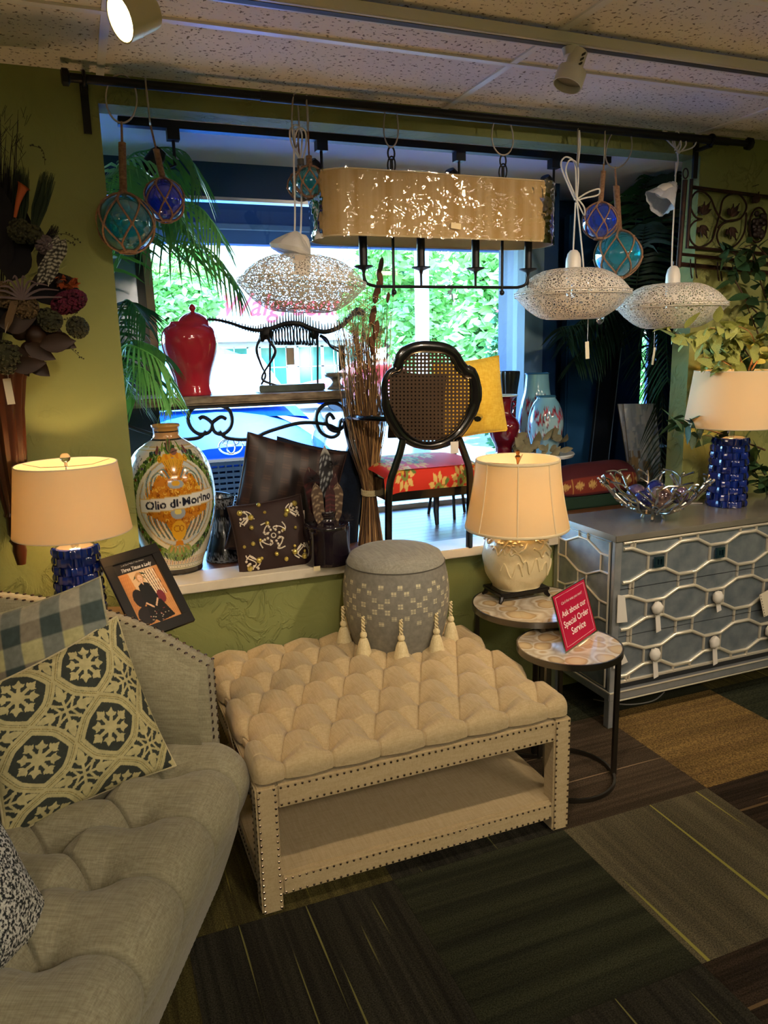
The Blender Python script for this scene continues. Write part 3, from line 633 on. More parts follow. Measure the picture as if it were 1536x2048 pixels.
# rounded slab: parameter wraps over the edge; e = edge band
def edge_map(t, L, e=.085):
    """0..1 -> (inside coordinate, drop fraction)"""
    s = t*(L+2*e)-e; inn = np.clip(s, 0, L); over = np.where(s < 0, -s, np.where(s > L, s-L, 0))/e; return inn, over, np.sign(s-L/2)
WX, WY = BX1-BX0, BY1-BY0; R = .042
ix, ovx, sx = edge_map(U, WX-2*R); iy, ovy, sy = edge_map(V, WY-2*R)
ang = np.clip(np.maximum(ovx, ovy)*1.55, 0, 1)*PI/2; drop = np.clip(np.maximum(ovx, ovy)*1.55-1, 0, 1)
dirx, diry = ovx*sx, ovy*sy; dl = np.sqrt(dirx**2+diry**2)+1e-9; dirx, diry = dirx/dl, diry/dl
mx = np.maximum(ovx, ovy) > 0
X = BX0+R+ix; Y = BY0+R+iy
k_ = np.where(np.abs(np.minimum(ovx, ovy)) > 0, 1, 1)
ox_ = np.where(mx, np.sin(ang)*R, 0)
px_, py_ = X+dirx*ox_, Y+diry*ox_
zb = .470-(1-np.cos(ang))*.045-drop*.034
h = tuft(px_-BX0, py_-BY0, .143, .147, .087, .065, 0, .80, .052, .018)
# pleats on the left/right sides too
hx = h
fade = np.where(mx, np.cos(ang)*.75+.25, 1)
Z = zb+hx*np.cos(ang)*1.0+.010*np.exp(-((px_-.86)**2/.25+(py_-2.3)**2/.2))
px_ = px_+dirx*hx*np.sin(ang)*.55; py_ = py_+diry*hx*np.sin(ang)*.55
P3 = np.stack([px_, py_, Z], -1); obj('tufted_cushion', MB().grid(P3), LIN, bn, ang=180)
fr = MB()
LW = .062
for x in (BX0, BX1-LW):
    for y in (BY0, BY1-LW): obj('leg', MB().bb(x, x+LW, y, y+LW, 0, .398), LIN, bn, bevel=.006)
obj('apron', MB().bb(BX0+LW, BX1-LW, BY0+.001, BY0+.04, .325, .398).bb(BX0+LW, BX1-LW, BY1-.04, BY1-.001, .325, .398).bb(BX0+.001, BX0+.04, BY0+LW, BY1-LW, .325, .398).bb(BX1-.04, BX1-.001, BY0+LW, BY1-LW, .325, .398), LIN, bn, bevel=.004)
obj('shelf', MB().bb(BX0+.003, BX1-.003, BY0+.02, BY1-.02, .072, .108).bb(BX0+LW, BX1-LW, BY0+.003, BY0+.02, .046, .106).bb(BX0+.003, BX0+.02, BY0+LW, BY1-LW, .046, .106), LIN, bn, bevel=.005)
obj('deck', MB().bb(BX0+.03, BX1-.03, BY0+.03, BY1-.03, .37, .40), LIN, bn, smooth=False)
nb = MB(); yf = BY0-.0005; st = .0205; nr = .0043
for z in (.388, .336): nails(row((BX0+LW+.01, yf, z), (BX1-LW-.01, yf, z), st), nr, (0, -1, 0), nb)
nails(row((BX0+.012, yf, .388), (BX0+LW-.01, yf, .388), st), nr, (0, -1, 0), nb)
for z in (.097, .055): nails(row((BX0+LW+.01, yf+.003, z), (BX1-LW-.01, yf+.003, z), st), nr, (0, -1, 0), nb)
for x in (BX0+.008, BX0+LW-.007, BX1-LW+.007, BX1-.008): nails(row((x, yf, .37), (x, yf, .012), st), nr, (0, -1, 0), nb)
nails(row((BX1-LW+.012, yf, .388), (BX1-.01, yf, .388), st), nr, (0, -1, 0), nb)
xf = BX0-.0005
for z in (.388, .336, .097, .055): nails(row((xf, BY0+.01, z), (xf, BY1-.01, z), st), nr, (-1, 0, 0), nb)
for y in (BY0+.008, BY0+LW-.007): nails(row((xf, y, .37), (xf, y, .012), st), nr, (-1, 0, 0), nb)
obj('nailhead_trim', nb, NAIL, bn, kind='stuff')
# red hang tag clipped on the left side of the bench
a = at(430, 1385, y=2.25); mb = MB(); x = BX0-.012
mb.add([(x, 2.19, .43), (x-.004, 2.05, .41), (x-.006, 2.04, .27), (x-.002, 2.17, .25)], [(0, 1, 2, 3)]).add([(x-.003, 2.19, .43), (x-.007, 2.05, .41), (x-.009, 2.04, .27), (x-.005, 2.17, .25)], [(0, 3, 2, 1)])
hang = single('hang_tag', mb, M('tag_maroon', '5E1F24', .3), 'dark red card tag hanging between the sofa and the cream bench', 'tag', (x, 2.12, .25), smooth=False)
obj('card_top', MB().add([(x-.0015, 2.215, .455), (x-.0045, 2.14, .45), (x-.005, 2.05, .412), (x-.0025, 2.19, .432)], [(0, 1, 2, 3)]), M('tag_white', 'D8D4CC', .6), hang, smooth=False)
# ---- sofa ----------------------------------------------------------
SU = Vector((-.45, -.893, 0)).normalized(); SN = Vector((-SU.y, SU.x, 0)); SO = Vector((.286, 1.856, 0))
def sp(s, t, z): return SO+SU*s+SN*t+Vector((0, 0, z))
SLIN = linen('sofa_linen', '87826A', 'A7A288', 380, .5); PIP = MATS['sofa_linen']; DN = M('bronze_nail', '3F342C', .3, 1)
sofa = T('sofa', 'grey beige linen tufted sofa with sloping nailhead arm', 'sofa', SO, None, math.atan2(SU.y, SU.x))
ns, nt_ = 700, 300; s = np.linspace(-.240, 1.75, ns); L_top = .62; Rn = .085; Lfront = .10
tt = np.linspace(0, 1, nt_)*(L_top+Rn*PI/2+Lfront)
SS, TT = np.meshgrid(s, tt, indexing='ij')
t_in = -L_top-Rn+np.minimum(TT, L_top); aa = np.clip((TT-L_top)/Rn, 0, PI/2); dd = np.clip(TT-L_top-Rn*PI/2, 0, Lfront)
tpos = t_in+np.sin(aa)*Rn; zpos = .47-(1-np.cos(aa))*Rn-dd; nz, ntt = np.cos(aa), np.sin(aa)
tpos = tpos-.035*(dd/Lfront)**1.5
hh = tuft(SS+.04, -np.minimum(t_in+Rn+L_top, TT)+L_top+Rn, .217, .160, 0, .200, 0, .52, .075, .034, cw=.0055)  # y measured back from the nose
hh = np.where(TT > L_top, tuft(SS+.04, np.maximum(.085-(TT-L_top), -.3), .217, .160, 0, .200, 0, .52, .075, .034, cw=.0055), hh)
hh *= 1.25
# end rounding
e = np.clip((-.240+.16-SS)/.16, 0, 1); rd = 1-np.sqrt(np.clip(1-e**2, 0, 1)); zpos = zpos-.06*rd; tpos = tpos-np.clip((TT-L_top+.22)/.22, 0, 1)*.15*rd
crown = .012*np.sin(np.clip((SS+.26)/2, 0, 1)*PI)
tp = tpos+hh*ntt; zp = zpos+hh*nz+crown
O3, U3, N3 = np.array(SO), np.array(SU), np.array(SN)
P3 = O3+SS[..., None]*U3+tp[..., None]*N3; P3[..., 2] = zp
side = np.concatenate([P3[:1]*1.0, P3], 0); side[0, :, 2] = np.minimum(P3[0, :, 2], .30); side[0, :, :2] += .008*U3[:2]
obj('seat', MB().grid(side), SLIN, sofa, ang=180)
# front rail under the seat, curving inwards to the floor
P = []
for ss in np.linspace(-.235, 1.75, 60):
    k = max(0, (-.235+.16-ss)/.16); back = .15*(1-math.sqrt(max(0, 1-k*k)))
    P.append([sp(ss, t-back, z) for t, z in ((-.03, .33), (-.024, .29), (-.035, .24), (-.062, .16), (-.088, .09), (-.094, .075), (-.2, .075))])
P = [[sp(-.235, -.6, z) for z in (.33, .29, .24, .16, .09, .075, .075)]]+P
obj('front_rail', MB().grid(np.array([[tuple(q) for q in r] for r in P])), SLIN, sofa)
nb = MB()
for ss in np.arange(-.08, 1.75, .021): nails([sp(ss, -.0925, .088)], .006, SN*.8+Vector((0, 0, .3)), nb)
obj('rail_nails', nb, M('light_nail', 'B9B6AE', .25, 1), sofa, kind='stuff')
for ss in (-.14, 1.6): obj('leg', MB().tube([sp(ss, -.16, 0), sp(ss, -.16, .08)], [.022, .03], 10), M('dark_leg', '1E1712', .4), sofa)
arm = [(-.118, .700), (-.16, .725), (-.20, .748), (-.25, .778), (-.30, .803), (-.35, .825), (-.44, .854), (-.52, .872), (-.60, .885), (-.75, .902), (-.95, .91)]
A0, A1_ = -.245, -.182
armS = smooth_pts([Vector((t, z, 0)) for t, z in arm], 4)
for (lab, s0, s1) in (('arm', A0, A1_), ('arm', 1.77, 1.83)):
    P = []
    for t, z in [(q.x, q.y) for q in armS]:
        P.append([tuple(sp(s0+.004, t, .12)), tuple(sp(s0, t, .2)), tuple(sp(s0, t, z-.008)), tuple(sp(s0+.008, t, z)), tuple(sp(s1-.008, t, z)), tuple(sp(s1, t, z-.008)), tuple(sp(s1+.003, t, .3)), tuple(sp(s1, t, .12))])
    mb = MB().grid(np.array(P)); n0 = len(P[0]); mb.f.append(tuple(range(n0))); mb.f.append(tuple((len(P)-1)*n0+k for k in range(n0))); obj('arm', mb, SLIN, sofa, ang=50)
# padded inner face of the far arm, and back
P = []
for t, z in [(q.x, q.y) for q in armS][2:]:
    P.append([tuple(sp(A1_+.002+.045*math.sin(PI*min(1, k*1.02))**.6, t, .42+(z-.03-.42)*k)) for k in np.linspace(0, 1, 14)])
obj('arm_padding', MB().grid(np.array(P)), SLIN, sofa)
nb = MB()
for s_ in (A0+.009, A1_-.009):
    acc = 0
    for i in range(len(armS)-1):
        a, b_ = armS[i], armS[i+1]; L = (b_-a).length
        while acc < L:
            q = a+(b_-a)*(acc/L); nails([sp(s_, q.x, q.y+.0005)], .0062, Vector((0, 0, 1)), nb); acc += .0235
        acc -= L
    for z in np.arange(.455, .69, .0235): nails([sp(s_, -.1165, z)], .0062, SN, nb)
obj('arm_nails', nb, DN, sofa, kind='stuff')
P = []
for ss in np.linspace(-.24, 1.83, 40):
    P.append([tuple(sp(ss, t, z)) for t, z in ((-.90, .12), (-.90, .88), (-.86, .915), (-.76, .915), (-.71, .87), (-.68, .45))])
obj('back', MB().grid(np.array(P)), SLIN, sofa)
obj('deck', MB().prism([sp(-.2, -.12, .25), sp(1.75, -.12, .25), sp(1.75, -.9, .25), sp(-.2, -.9, .25)], (0, 0, 0), (0, 0, .12)), SLIN, sofa, smooth=False)
# ---- pillows --------------------------------------------------------
def quadP(q, A, B, X, Y, w, h):
    a, b_, c, d = [np.array(v) for v in q]; u = (X/(w/2)+1)[..., None]/2; v = (Y/(h/2)+1)[..., None]/2
    return a*(1-u)*(1-v)+b_*u*(1-v)+c*u*v+d*(1-u)*v
def pillow(name, label, c, ex, ey, w, h, th, mat, canvas=None, n=70, back=None, group=None, pull=.07, seam=None, cat='pillow', quad=None):
    """c centre, ex/ey unit vectors of the face, w,h size, th thickness; canvas painted on the front"""
    ex, ey = Vector(ex).normalized(), Vector(ey).normalized(); ey = (ey-ex*ey.dot(ex)).normalized(); ez = ex.cross(ey)
    g = np.linspace(-1, 1, n); A, B = np.meshgrid(g, g, indexing='ij')
    pf = np.clip((1-A**2), 0, 1)**.55*np.clip((1-B**2), 0, 1)**.55
    X = A*w/2*(1-pull*(1-B**2)*np.abs(A)**3); Y = B*h/2*(1-pull*(1-A**2)*np.abs(B)**3)
    rs = np.random.RandomState(abs(hash(label)) % 1000 if False else len(label)); wr = .004*np.sin(A*9+rs.rand()*6)*np.sin(B*7+rs.rand()*6)*pf
    root = T(name, label, cat, c, group)
    out = []
    for sgn, pn in ((1, 'front'), (-1, 'back')):
        Zz = sgn*(pf*th/2+wr); C3 = np.array(c, float); P = C3+X[..., None]*np.array(ex)+Y[..., None]*np.array(ey)+Zz[..., None]*np.array(ez)
        cols = canvas.sample((A+1)/2, (1-B)/2) if canvas is not None and sgn == 1 else None
        if quad is not None: P = quadP(quad, A, B, X, Y, w, h)+Zz[..., None]*np.array(ez)
        if sgn < 0: P = P[::-1]
        out.append(obj(pn, MB().grid(P, cols), mat if (sgn == 1 or back is None) else back, root, ang=180))
    PB = quadP(quad, A, B, X, Y, w, h) if quad is not None else None
    bd = [tuple(q) for q in np.concatenate([PB[:, 0], PB[-1, :], PB[::-1, -1], PB[0, ::-1]])] if quad is not None else [tuple(np.array(c)+x*np.array(ex)+y*np.array(ey)) for x, y in zip(np.concatenate([X[:, 0], X[-1, :], X[::-1, -1], X[0, ::-1]]), np.concatenate([Y[:, 0], Y[-1, :], Y[::-1, -1], Y[0, ::-1]]))]
    obj('piping', MB().tube(bd[::3], .0035, 6, closed=True), seam or back or mat, root)
    return root
# medallion pattern
N_ = 720; cv = Canvas(N_, N_, '3F4640'); CRM = 'D8CF9A'
def quatre(cx, cy, r, k=1.0, n=64, rot=0):
    P = []
    for a in np.linspace(0, 2*PI, n, endpoint=False):
        q = (a-rot) % (PI/2)-PI/4; rr = r*(1.0+.13*abs(math.cos(2*(a-rot)))**.7-.10*abs(math.sin(4*(a-rot)))**.8+.0); P.append((cx+rr*math.cos(a)*k, cy+rr*math.sin(a)*k))
    return P
def curl(cx, cy, r, a0, turn, w, col):
    P = [(cx+r*(1-.72*t)*math.cos(a0+turn*t*4.4), cy+r*(1-.72*t)*math.sin(a0+turn*t*4.4)) for t in np.linspace(0, 1, 16)]; cv.stroke(P, w, col)
PER = 306; QK = 1.40
def medal(cx, cy):
    q = QK; cv.poly(quatre(cx, cy, 104*q), CRM)
    cv.stroke(quatre(cx, cy, 93*q), 2.4, '8E7A3A', True); cv.stroke(quatre(cx, cy, 87*q), 2, '5C5E40', True); cv.poly(quatre(cx, cy, 74*q), '3F4640')
    for k in range(8):
        a = PI/4*k+PI/8; L = (66 if k % 2 else 54)*q; ca, sa = math.cos(a), math.sin(a); cv.stroke([(cx, cy), (cx+L*.8*ca, cy+L*.8*sa)], 11*q, CRM)
        cv.ell(cx+L*.80*ca, cy+L*.80*sa, 7*q, 12*q, CRM, a); cv.leaf(cx+L*.75*ca, cy+L*.75*sa, 20*q, 13*q, a, CRM)
        for s_ in (-1, 1): cv.leaf(cx+L*.62*ca, cy+L*.62*sa, 22*q, 11*q, a+s_*1.0, CRM)
    cv.ell(cx, cy, 20*q, 20*q, CRM)
def cross(cx, cy):
    q0 = QK
    for k in range(4):
        a = PI/2*k; c, s_ = math.cos(a), math.sin(a)
        cv.stroke([(cx, cy), (cx+70*q0*c, cy+70*q0*s_)], 9*q0, CRM); cv.leaf(cx+40*q0*c, cy+40*q0*s_, 50*q0, 24*q0, a, CRM)
        for q in (-1, 1):
            ex_, ey_ = cx+q0*(30*c-q*s_*26), cy+q0*(30*s_+q*c*26)
            curl(ex_+8*q0*c, ey_+8*q0*s_, 22*q0, a-q*PI/2, q, 8*q0, CRM); cv.stroke([(cx+14*q0*c, cy+14*q0*s_), (ex_-2*c, ey_-2*s_)], 7*q0, CRM)
            cv.leaf(cx+34*q0*c, cy+34*q0*s_, 26*q0, 12*q0, a+q*.8, CRM)
for i in range(-1, 5):
    for j in range(-1, 5):
        ang_ = 0; cx = i*PER+155; cy = j*PER+110; medal(cx, cy); cross(cx+PER/2, cy+PER/2)
PT = PAINT('painted_fabric', .9, var=('CFCFCF', 60, .3), bump=(500, .3, .0006))
OFFW = linen('pillow_back', 'B9B08A', 'CFC6A0', 260)
def sP(s, t, z): return sp(s, t, z)
c00, c10, c01 = sp(.285, -.47, .468), sp(-.075, -.19, .452), sp(.215, -.63, .87)
c11 = sp(-.145, -.35, .862); c01 = at(-62, 1392, d=1.80)
ctr = (c00+c10+c01+c11)/4; ex = (c10-c00); ey = (c01-c00)
pillow('throw_pillow', 'square throw pillow with cream medallion tile pattern on charcoal', ctr+Vector((0, 0, .01)), ex, ey, .47, .46, .15, PT, cv, 300, OFFW, pull=.06, quad=(c00, c10, c11, c01))
# plaid pillow behind
pl = Canvas(400, 400, 'B5B082')
cols_ = ['9A8F7C', '667070', 'C9C48E', '4E5A58', 'B5B082', '8A8D80']
for i in range(8):
    for j in range(8):
        a, b_ = i % 2, j % 2
        col = {(0, 0): 'D2CE98', (0, 1): '9C9482', (1, 0): '8C938C', (1, 1): '4A5A5A'}[(a, b_)]
        if j in (0, 7) and not a: col = 'BFB9A4'
        pl.poly([(i*50, j*50), (i*50+50, j*50), (i*50+50, j*50+50), (i*50, j*50+50)], col)
TP = at(199, 1166, d=2.10); TL = at(-100, 1262, d=2.12)
exq = (TP-TL).normalized(); eyq = (Vector((0, 0, 1))+SU*-.35); eyq = (eyq-exq*eyq.dot(exq)).normalized()
pillow('throw_pillow', 'plaid throw pillow in grey, cream and teal checks behind the patterned one', TP-exq*.225-eyq*.215, exq, eyq, .46, .46, .12, PT, pl, 90, linen('plaid_back', '9C9A80', 'B5B294', 260), pull=.06)
TEAL = linen('teal_fabric', '12262E', '1E3A44', 240)
TQ = sp(.44, -.52, .64); pillow('throw_pillow', 'dark teal pillow mostly hidden at the left edge of the photo', sp(.47, -.53, .64), sp(.62, -.50, 0)-sp(.30, -.56, 0), Vector((0, 0, 1))+SN*-.3, .4, .36, .12, TEAL, None, 40)
BW = M('black_white_tweed', '1F2426', .9, var=('D5D5CE', 170, .06))
q = at(-118, 1830, z=.60); pillow('throw_pillow', 'black and white speckled pillow poking in at the lower left edge', q, Vector((.5, .75, 0)), Vector((-.4, .2, 1)), .40, .34, .13, BW, None, 40)
# ---- pouf with tassels ----------------------------------------------
pc = at(797, 1285, z=.47); pcx, pcy = 1.065, 2.605; PR = .203; PH = .385; PZ = .452
GF = linen('pouf_grey', '85847A', '9E9D92', 280)
cw, ch = 1500, 330; cp = Canvas(cw, ch, '8A8980'); CW = 'DCD6B4'
g_ = 30
def bob(x, y):
    for q in (-1, 1):
        for k in (-1, 0, 1): cp.stroke([(x+q*6-4, y+k*6), (x+q*6+4, y+k*6)], 3.6, CW)
for u in range(9):
    cx = 50+u*cw/9
    pat = [(0, -70), (28, -47), (-28, -47), (55, -23), (-55, -23), (83, 0), (55, 23), (-55, 23), (28, 47), (-28, 47), (0, 70), (0, 0), (83, -70), (83, 70)]
    for dx, dy in pat: bob((cx+dx) % cw, 118+dy)
def pouf_r(z):
    k = z/PH; return PR*(.80+.22*math.sin(PI*min(1, .12+k*.72))**.8-.02*k) if k < .93 else PR*.0
prof = []
for k in np.linspace(0, 1, 130): prof.append((PR*(.74+.27*math.sin(PI*(.10+.66*k))**1.0)*(1 if k < .0 else 1), PH*.84*k))
prof = np.array(prof); nth = 760; th = np.linspace(0, 2*PI, nth, endpoint=False)
P3 = np.zeros((130, nth, 3)); C3 = np.zeros((130, nth, 3))
for i, (r, z) in enumerate(prof):
    P3[i, :, 0] = pcx+r*np.cos(th); P3[i, :, 1] = pcy+r*np.sin(th); P3[i, :, 2] = PZ+z; C3[i] = cp.sample(th/(2*PI)*.9999, np.full(nth, 1-i/129.001))
pouf = T('pouf', 'round grey pouf with cream stitched diamonds and tassels on the cream bench', 'pouf', (pcx, pcy, PZ))
obj('side', MB().grid(P3, C3, True), PT, pouf, ang=180)
rt = prof[-1][0]; obj('top', MB().lathe([(rt, PZ+PH*.84), (rt*.985, PZ+PH*.87), (rt*.93, PZ+PH*.925), (rt*.8, PZ+PH*.96), (rt*.5, PZ+PH*.985), (0, PZ+PH*.99)], (pcx, pcy, 0), 64), GF, pouf)
obj('base', MB().lathe([(0, PZ), (prof[0][0], PZ)], (pcx, pcy, 0), 48), GF, pouf)
obj('seam', MB().tube([(pcx+(rt+.001)*math.cos(a), pcy+(rt+.001)*math.sin(a), PZ+PH*.845) for a in np.linspace(0, 2*PI, 64, endpoint=False)], .0022, 6, closed=True), M('seam_dark', '55544E', .9), pouf)
TSL = linen('tassel_cotton', 'C8B98C', 'E0D4AC', 300)
tm = None
a0 = math.atan2(-pcy, -pcx)
for k in range(9):
    a = math.radians(-108+40*k) ; r = PR*1.015; z0 = PZ+.15; c = Vector((pcx+(r+.004)*math.cos(a), pcy+(r+.004)*math.sin(a), z0))
    if tm is None:
        tw = MB()
        for ph in (0, PI): tw.tube([(.0045*math.cos(ph+j*.9), .0045*math.sin(ph+j*.9), .012-j*.004) for j in range(16)], .0038, 6)
        tw.ball((0, 0, -.058), (.0135, .0135, .014), 12, 8)
        tt_ = obj('tassel', tw.lathe([(.006, -.068), (.0145, -.074), (.020, -.09), (.026, -.115), (.031, -.138), (.030, -.142), (.0, -.139)], (0, 0, 0), 40, fr=lambda r, z, a: r*(1+.08*math.sin(a*20))), TSL, pouf, local=True)
        tt_.location = Vector((c.x-pcx, c.y-pcy, c.z-PZ)); tm = tt_
    else:
        q = tm.copy(); COL.objects.link(q); q.location = Vector((c.x-pcx, c.y-pcy, c.z-PZ))
# ---- nesting tables -------------------------------------------------
DST = M('dark_steel', '6E6C68', .32, 1)
def agate_mat():
    m = M('agate_top', 'CDBFA0', .12, coat=.6); t = m.node_tree; bs = t.nodes['Principled BSDF']; tc = t.nodes.new('ShaderNodeTexCoord')
    no = t.nodes.new('ShaderNodeTexNoise'); no.inputs['Scale'].default_value = 9; t.links.new(tc.outputs['Object'], no.inputs[0])
    mx = t.nodes.new('ShaderNodeMix'); mx.data_type = 'RGBA'; mx.inputs[0].default_value = .06; t.links.new(tc.outputs['Object'], mx.inputs[6]); t.links.new(no.outputs['Color'], mx.inputs[7])
    vo = t.nodes.new('ShaderNodeTexVoronoi'); vo.inputs['Scale'].default_value = 12; t.links.new(mx.outputs[2], vo.inputs[0])
    rp = t.nodes.new('ShaderNodeValToRGB'); e = rp.color_ramp.elements; e[0].position = 0; e[0].color = (*srgb('D8C7A2'), 1); e[1].position = 1; e[1].color = (*srgb('E9E6DC'), 1)
    for p_, c_ in ((.32, 'D2BC94'), (.42, 'B39A74'), (.48, 'E0DACA'), (.62, 'B5A890')):
        x_ = e.new(p_); x_.color = (*srgb(c_), 1)
    t.links.new(vo.outputs['Distance'], rp.inputs[0])
    hs = t.nodes.new('ShaderNodeMix'); hs.data_type = 'RGBA'; hs.blend_type = 'MULTIPLY'; hs.inputs[0].default_value = .35; t.links.new(rp.outputs[0], hs.inputs[6]); 
    r2 = t.nodes.new('ShaderNodeValToRGB'); r2.color_ramp.elements[0].color = (.45, .45, .4, 1); r2.color_ramp.elements[1].color = (1, 1, 1, 1); t.links.new(vo.outputs['Color'], r2.inputs[0]); t.links.new(r2.outputs[0], hs.inputs[7])
    t.links.new(hs.outputs[2], bs.inputs['Base Color']); return m
AG = agate_mat()
def ntable(cx, cy, r, z, lab, half):
    t = T('nesting_table', lab, 'side table', (cx, cy, 0), 'pair of nesting tables')
    obj('tabletop', MB().lathe([(0, z-.004), (r-.006, z-.004), (r-.006, z), (0, z)], (cx, cy, 0), 64), AG, t, ang=30)
    obj('rim', MB().lathe([(r-.006, z-.022), (r, z-.022), (r, z+.001), (r-.006, z+.001), (r-.006, z-.022)], (cx, cy, 0), 64), DST, t, ang=30)
    obj('underside', MB().lathe([(0, z-.02), (r-.005, z-.02)], (cx, cy, 0), 48), DST, t)
    a0, a1 = half; arc = [(cx+(r-.012)*math.cos(a), cy+(r-.012)*math.sin(a), .010) for a in np.linspace(a0, a1, 40)]
    obj('foot_ring', MB().tube(arc, [(.010, .006)]*40, 4, flat=(0, 0, 1)), DST, t)
    for a in (a0+.02, (a0+a1)/2, a1-.02): obj('leg', MB().bb(-.009, .009, -.006, .006, .012, z-.02), DST, t, local=True, smooth=False).location = ((r-.012)*math.cos(a), (r-.012)*math.sin(a), 0)
    return t
ntable(1.605, 2.50, .235, .56, 'larger round agate-topped side table carrying the cream ceramic lamp', (math.radians(20), math.radians(250)))
ntable(1.545, 2.15, .187, .52, 'smaller round agate-topped side table under the red acrylic sign', (math.radians(-150), math.radians(100)))
# acrylic sign
sg = T('acrylic_sign', 'pink red sign in clear acrylic stand about special orders', 'sign', (1.55, 2.13, .5215))
B0, B1 = at(1131, 1308, z=.5225), at(1195, 1262, z=.5225); e1 = (B1-B0).normalized(); nrm = Vector((e1.y, -e1.x, 0)); up = (Vector((0, 0, 1))-nrm*.30).normalized()
Wd = (B1-B0).length; Hh = .205
fnn = e1.cross(up)
def sgp(u, v, d=0): return B0+e1*(u*Wd)+up*(v*Hh)+fnn*d
obj('holder', MB().prism([sgp(0, 0), sgp(1, 0), sgp(1, 1), sgp(0, 1)], (0, 0, 0), fnn*-.003), clear('acrylic', 'F4F6F6', .1), sg, smooth=False)
obj('card', MB().add([sgp(.03, .03, .0008), sgp(.97, .03, .0008), sgp(.97, .985, .0008), sgp(.03, .985, .0008)], [(0, 1, 2, 3)]), M('sign_pink', 'B4123F', .35), sg, smooth=False)
WT = M('print_white', 'F2E9E4', .5); mb = MB()
for s_, v, h, sh, fit in (("Can't find what you need?", .80, .0115, .35, .62), ('Ask about our', .62, .0195, 0, .72), ('Special Order', .44, .0195, 0, .74), ('Service', .27, .0195, 0, .42)):
    V, F = text_mesh(s_, 1, 0, sh, .012 if not sh else 0); w = max(v_[0] for v_ in V)-min(v_[0] for v_ in V); k = fit*Wd/w
    mb.add([sgp(.5, v, .0016)+e1*(v_[0]*k)+up*(v_[1]*max(h, k*.9)) for v_ in V], F)
obj('lettering', mb, WT, sg, smooth=False)
bo = MB()
for a_, b_ in (((.08, .08), (.92, .08)), ((.92, .08), (.92, .94)), ((.92, .94), (.08, .94)), ((.08, .94), (.08, .08))): bo.tube([sgp(*a_, .0014), sgp(*b_, .0014)], .0005, 4)
obj('border', bo, WT, sg)
# ---- dresser --------------------------------------------------------
SIL = M('silver_leaf', 'B4B8BC', .36, .6, var=('8E979E', 14, .3), bump=(60, .1, .001)); SILF = M('silver_panel', '9AA4AC', .36, .55, var=('74818C', 18, .25), bump=(40, .15, .001))
SILT = M('silver_fret', 'E8E2D2', .32, .6); SLT = M('silver_top', 'A8A49A', .25, .6, var=('8A867C', 8, .3))
DXa, DXb, DYa, DYb = 1.915, 3.16, 2.381, 2.80
dr = T('dresser', 'silver leaf three-drawer dresser with geometric fretwork front', 'dresser', ((DXa+DXb)/2, (DYa+DYb)/2, 0))
obj('top', MB().bb(DXa-.004, DXb+.004, DYa-.006, DYb, .800, .826), SLT, dr, bevel=.003)
obj('body', MB().bb(DXa+.008, DXb-.008, DYa+.016, DYb, .155, .80), M('carcass_dark', '2A2C2E', .6), dr, smooth=False)
obj('front_stile', MB().bb(DXa, DXa+.034, DYa, DYa+.02, .158, .80), SIL, dr, bevel=.002); obj('front_stile', MB().bb(DXb-.034, DXb, DYa, DYa+.02, .158, .80), SIL, dr, bevel=.002); obj('side_stile', MB().bb(DXa, DXa+.012, DYb-.03, DYb, .158, .8), SIL, dr, bevel=.002)
obj('plinth', MB().bb(DXa-.004, DXb+.004, DYa-.006, DYb, .122, .160), SIL, dr, bevel=.003)
obj('plinth_bead', MB().tube([(DXa-.004, DYb, .158), (DXa-.004, DYa-.007, .158), (DXb, DYa-.007, .158)], .004, 8).tube([(DXa+.03, DYa-.007, 0.0), (DXa+.03, DYa-.007, .119), (DXb-.03, DYa-.007, .119), (DXb-.03, DYa-.007, 0)], .0035, 8), SILT, dr)
for x in (DXa, DXb-.034):
    for y in (DYa, DYb-.034): obj('leg', MB().bb(x-.002, x+.032, y-.004, y+.03, 0, .123), SIL, dr, bevel=.002)
PXs = [2.126+.322*k for k in range(4)]; HP = .322
fx0, fx1 = DXa+.036, DXb-.036
zs = [.796, .598, .396, .190]
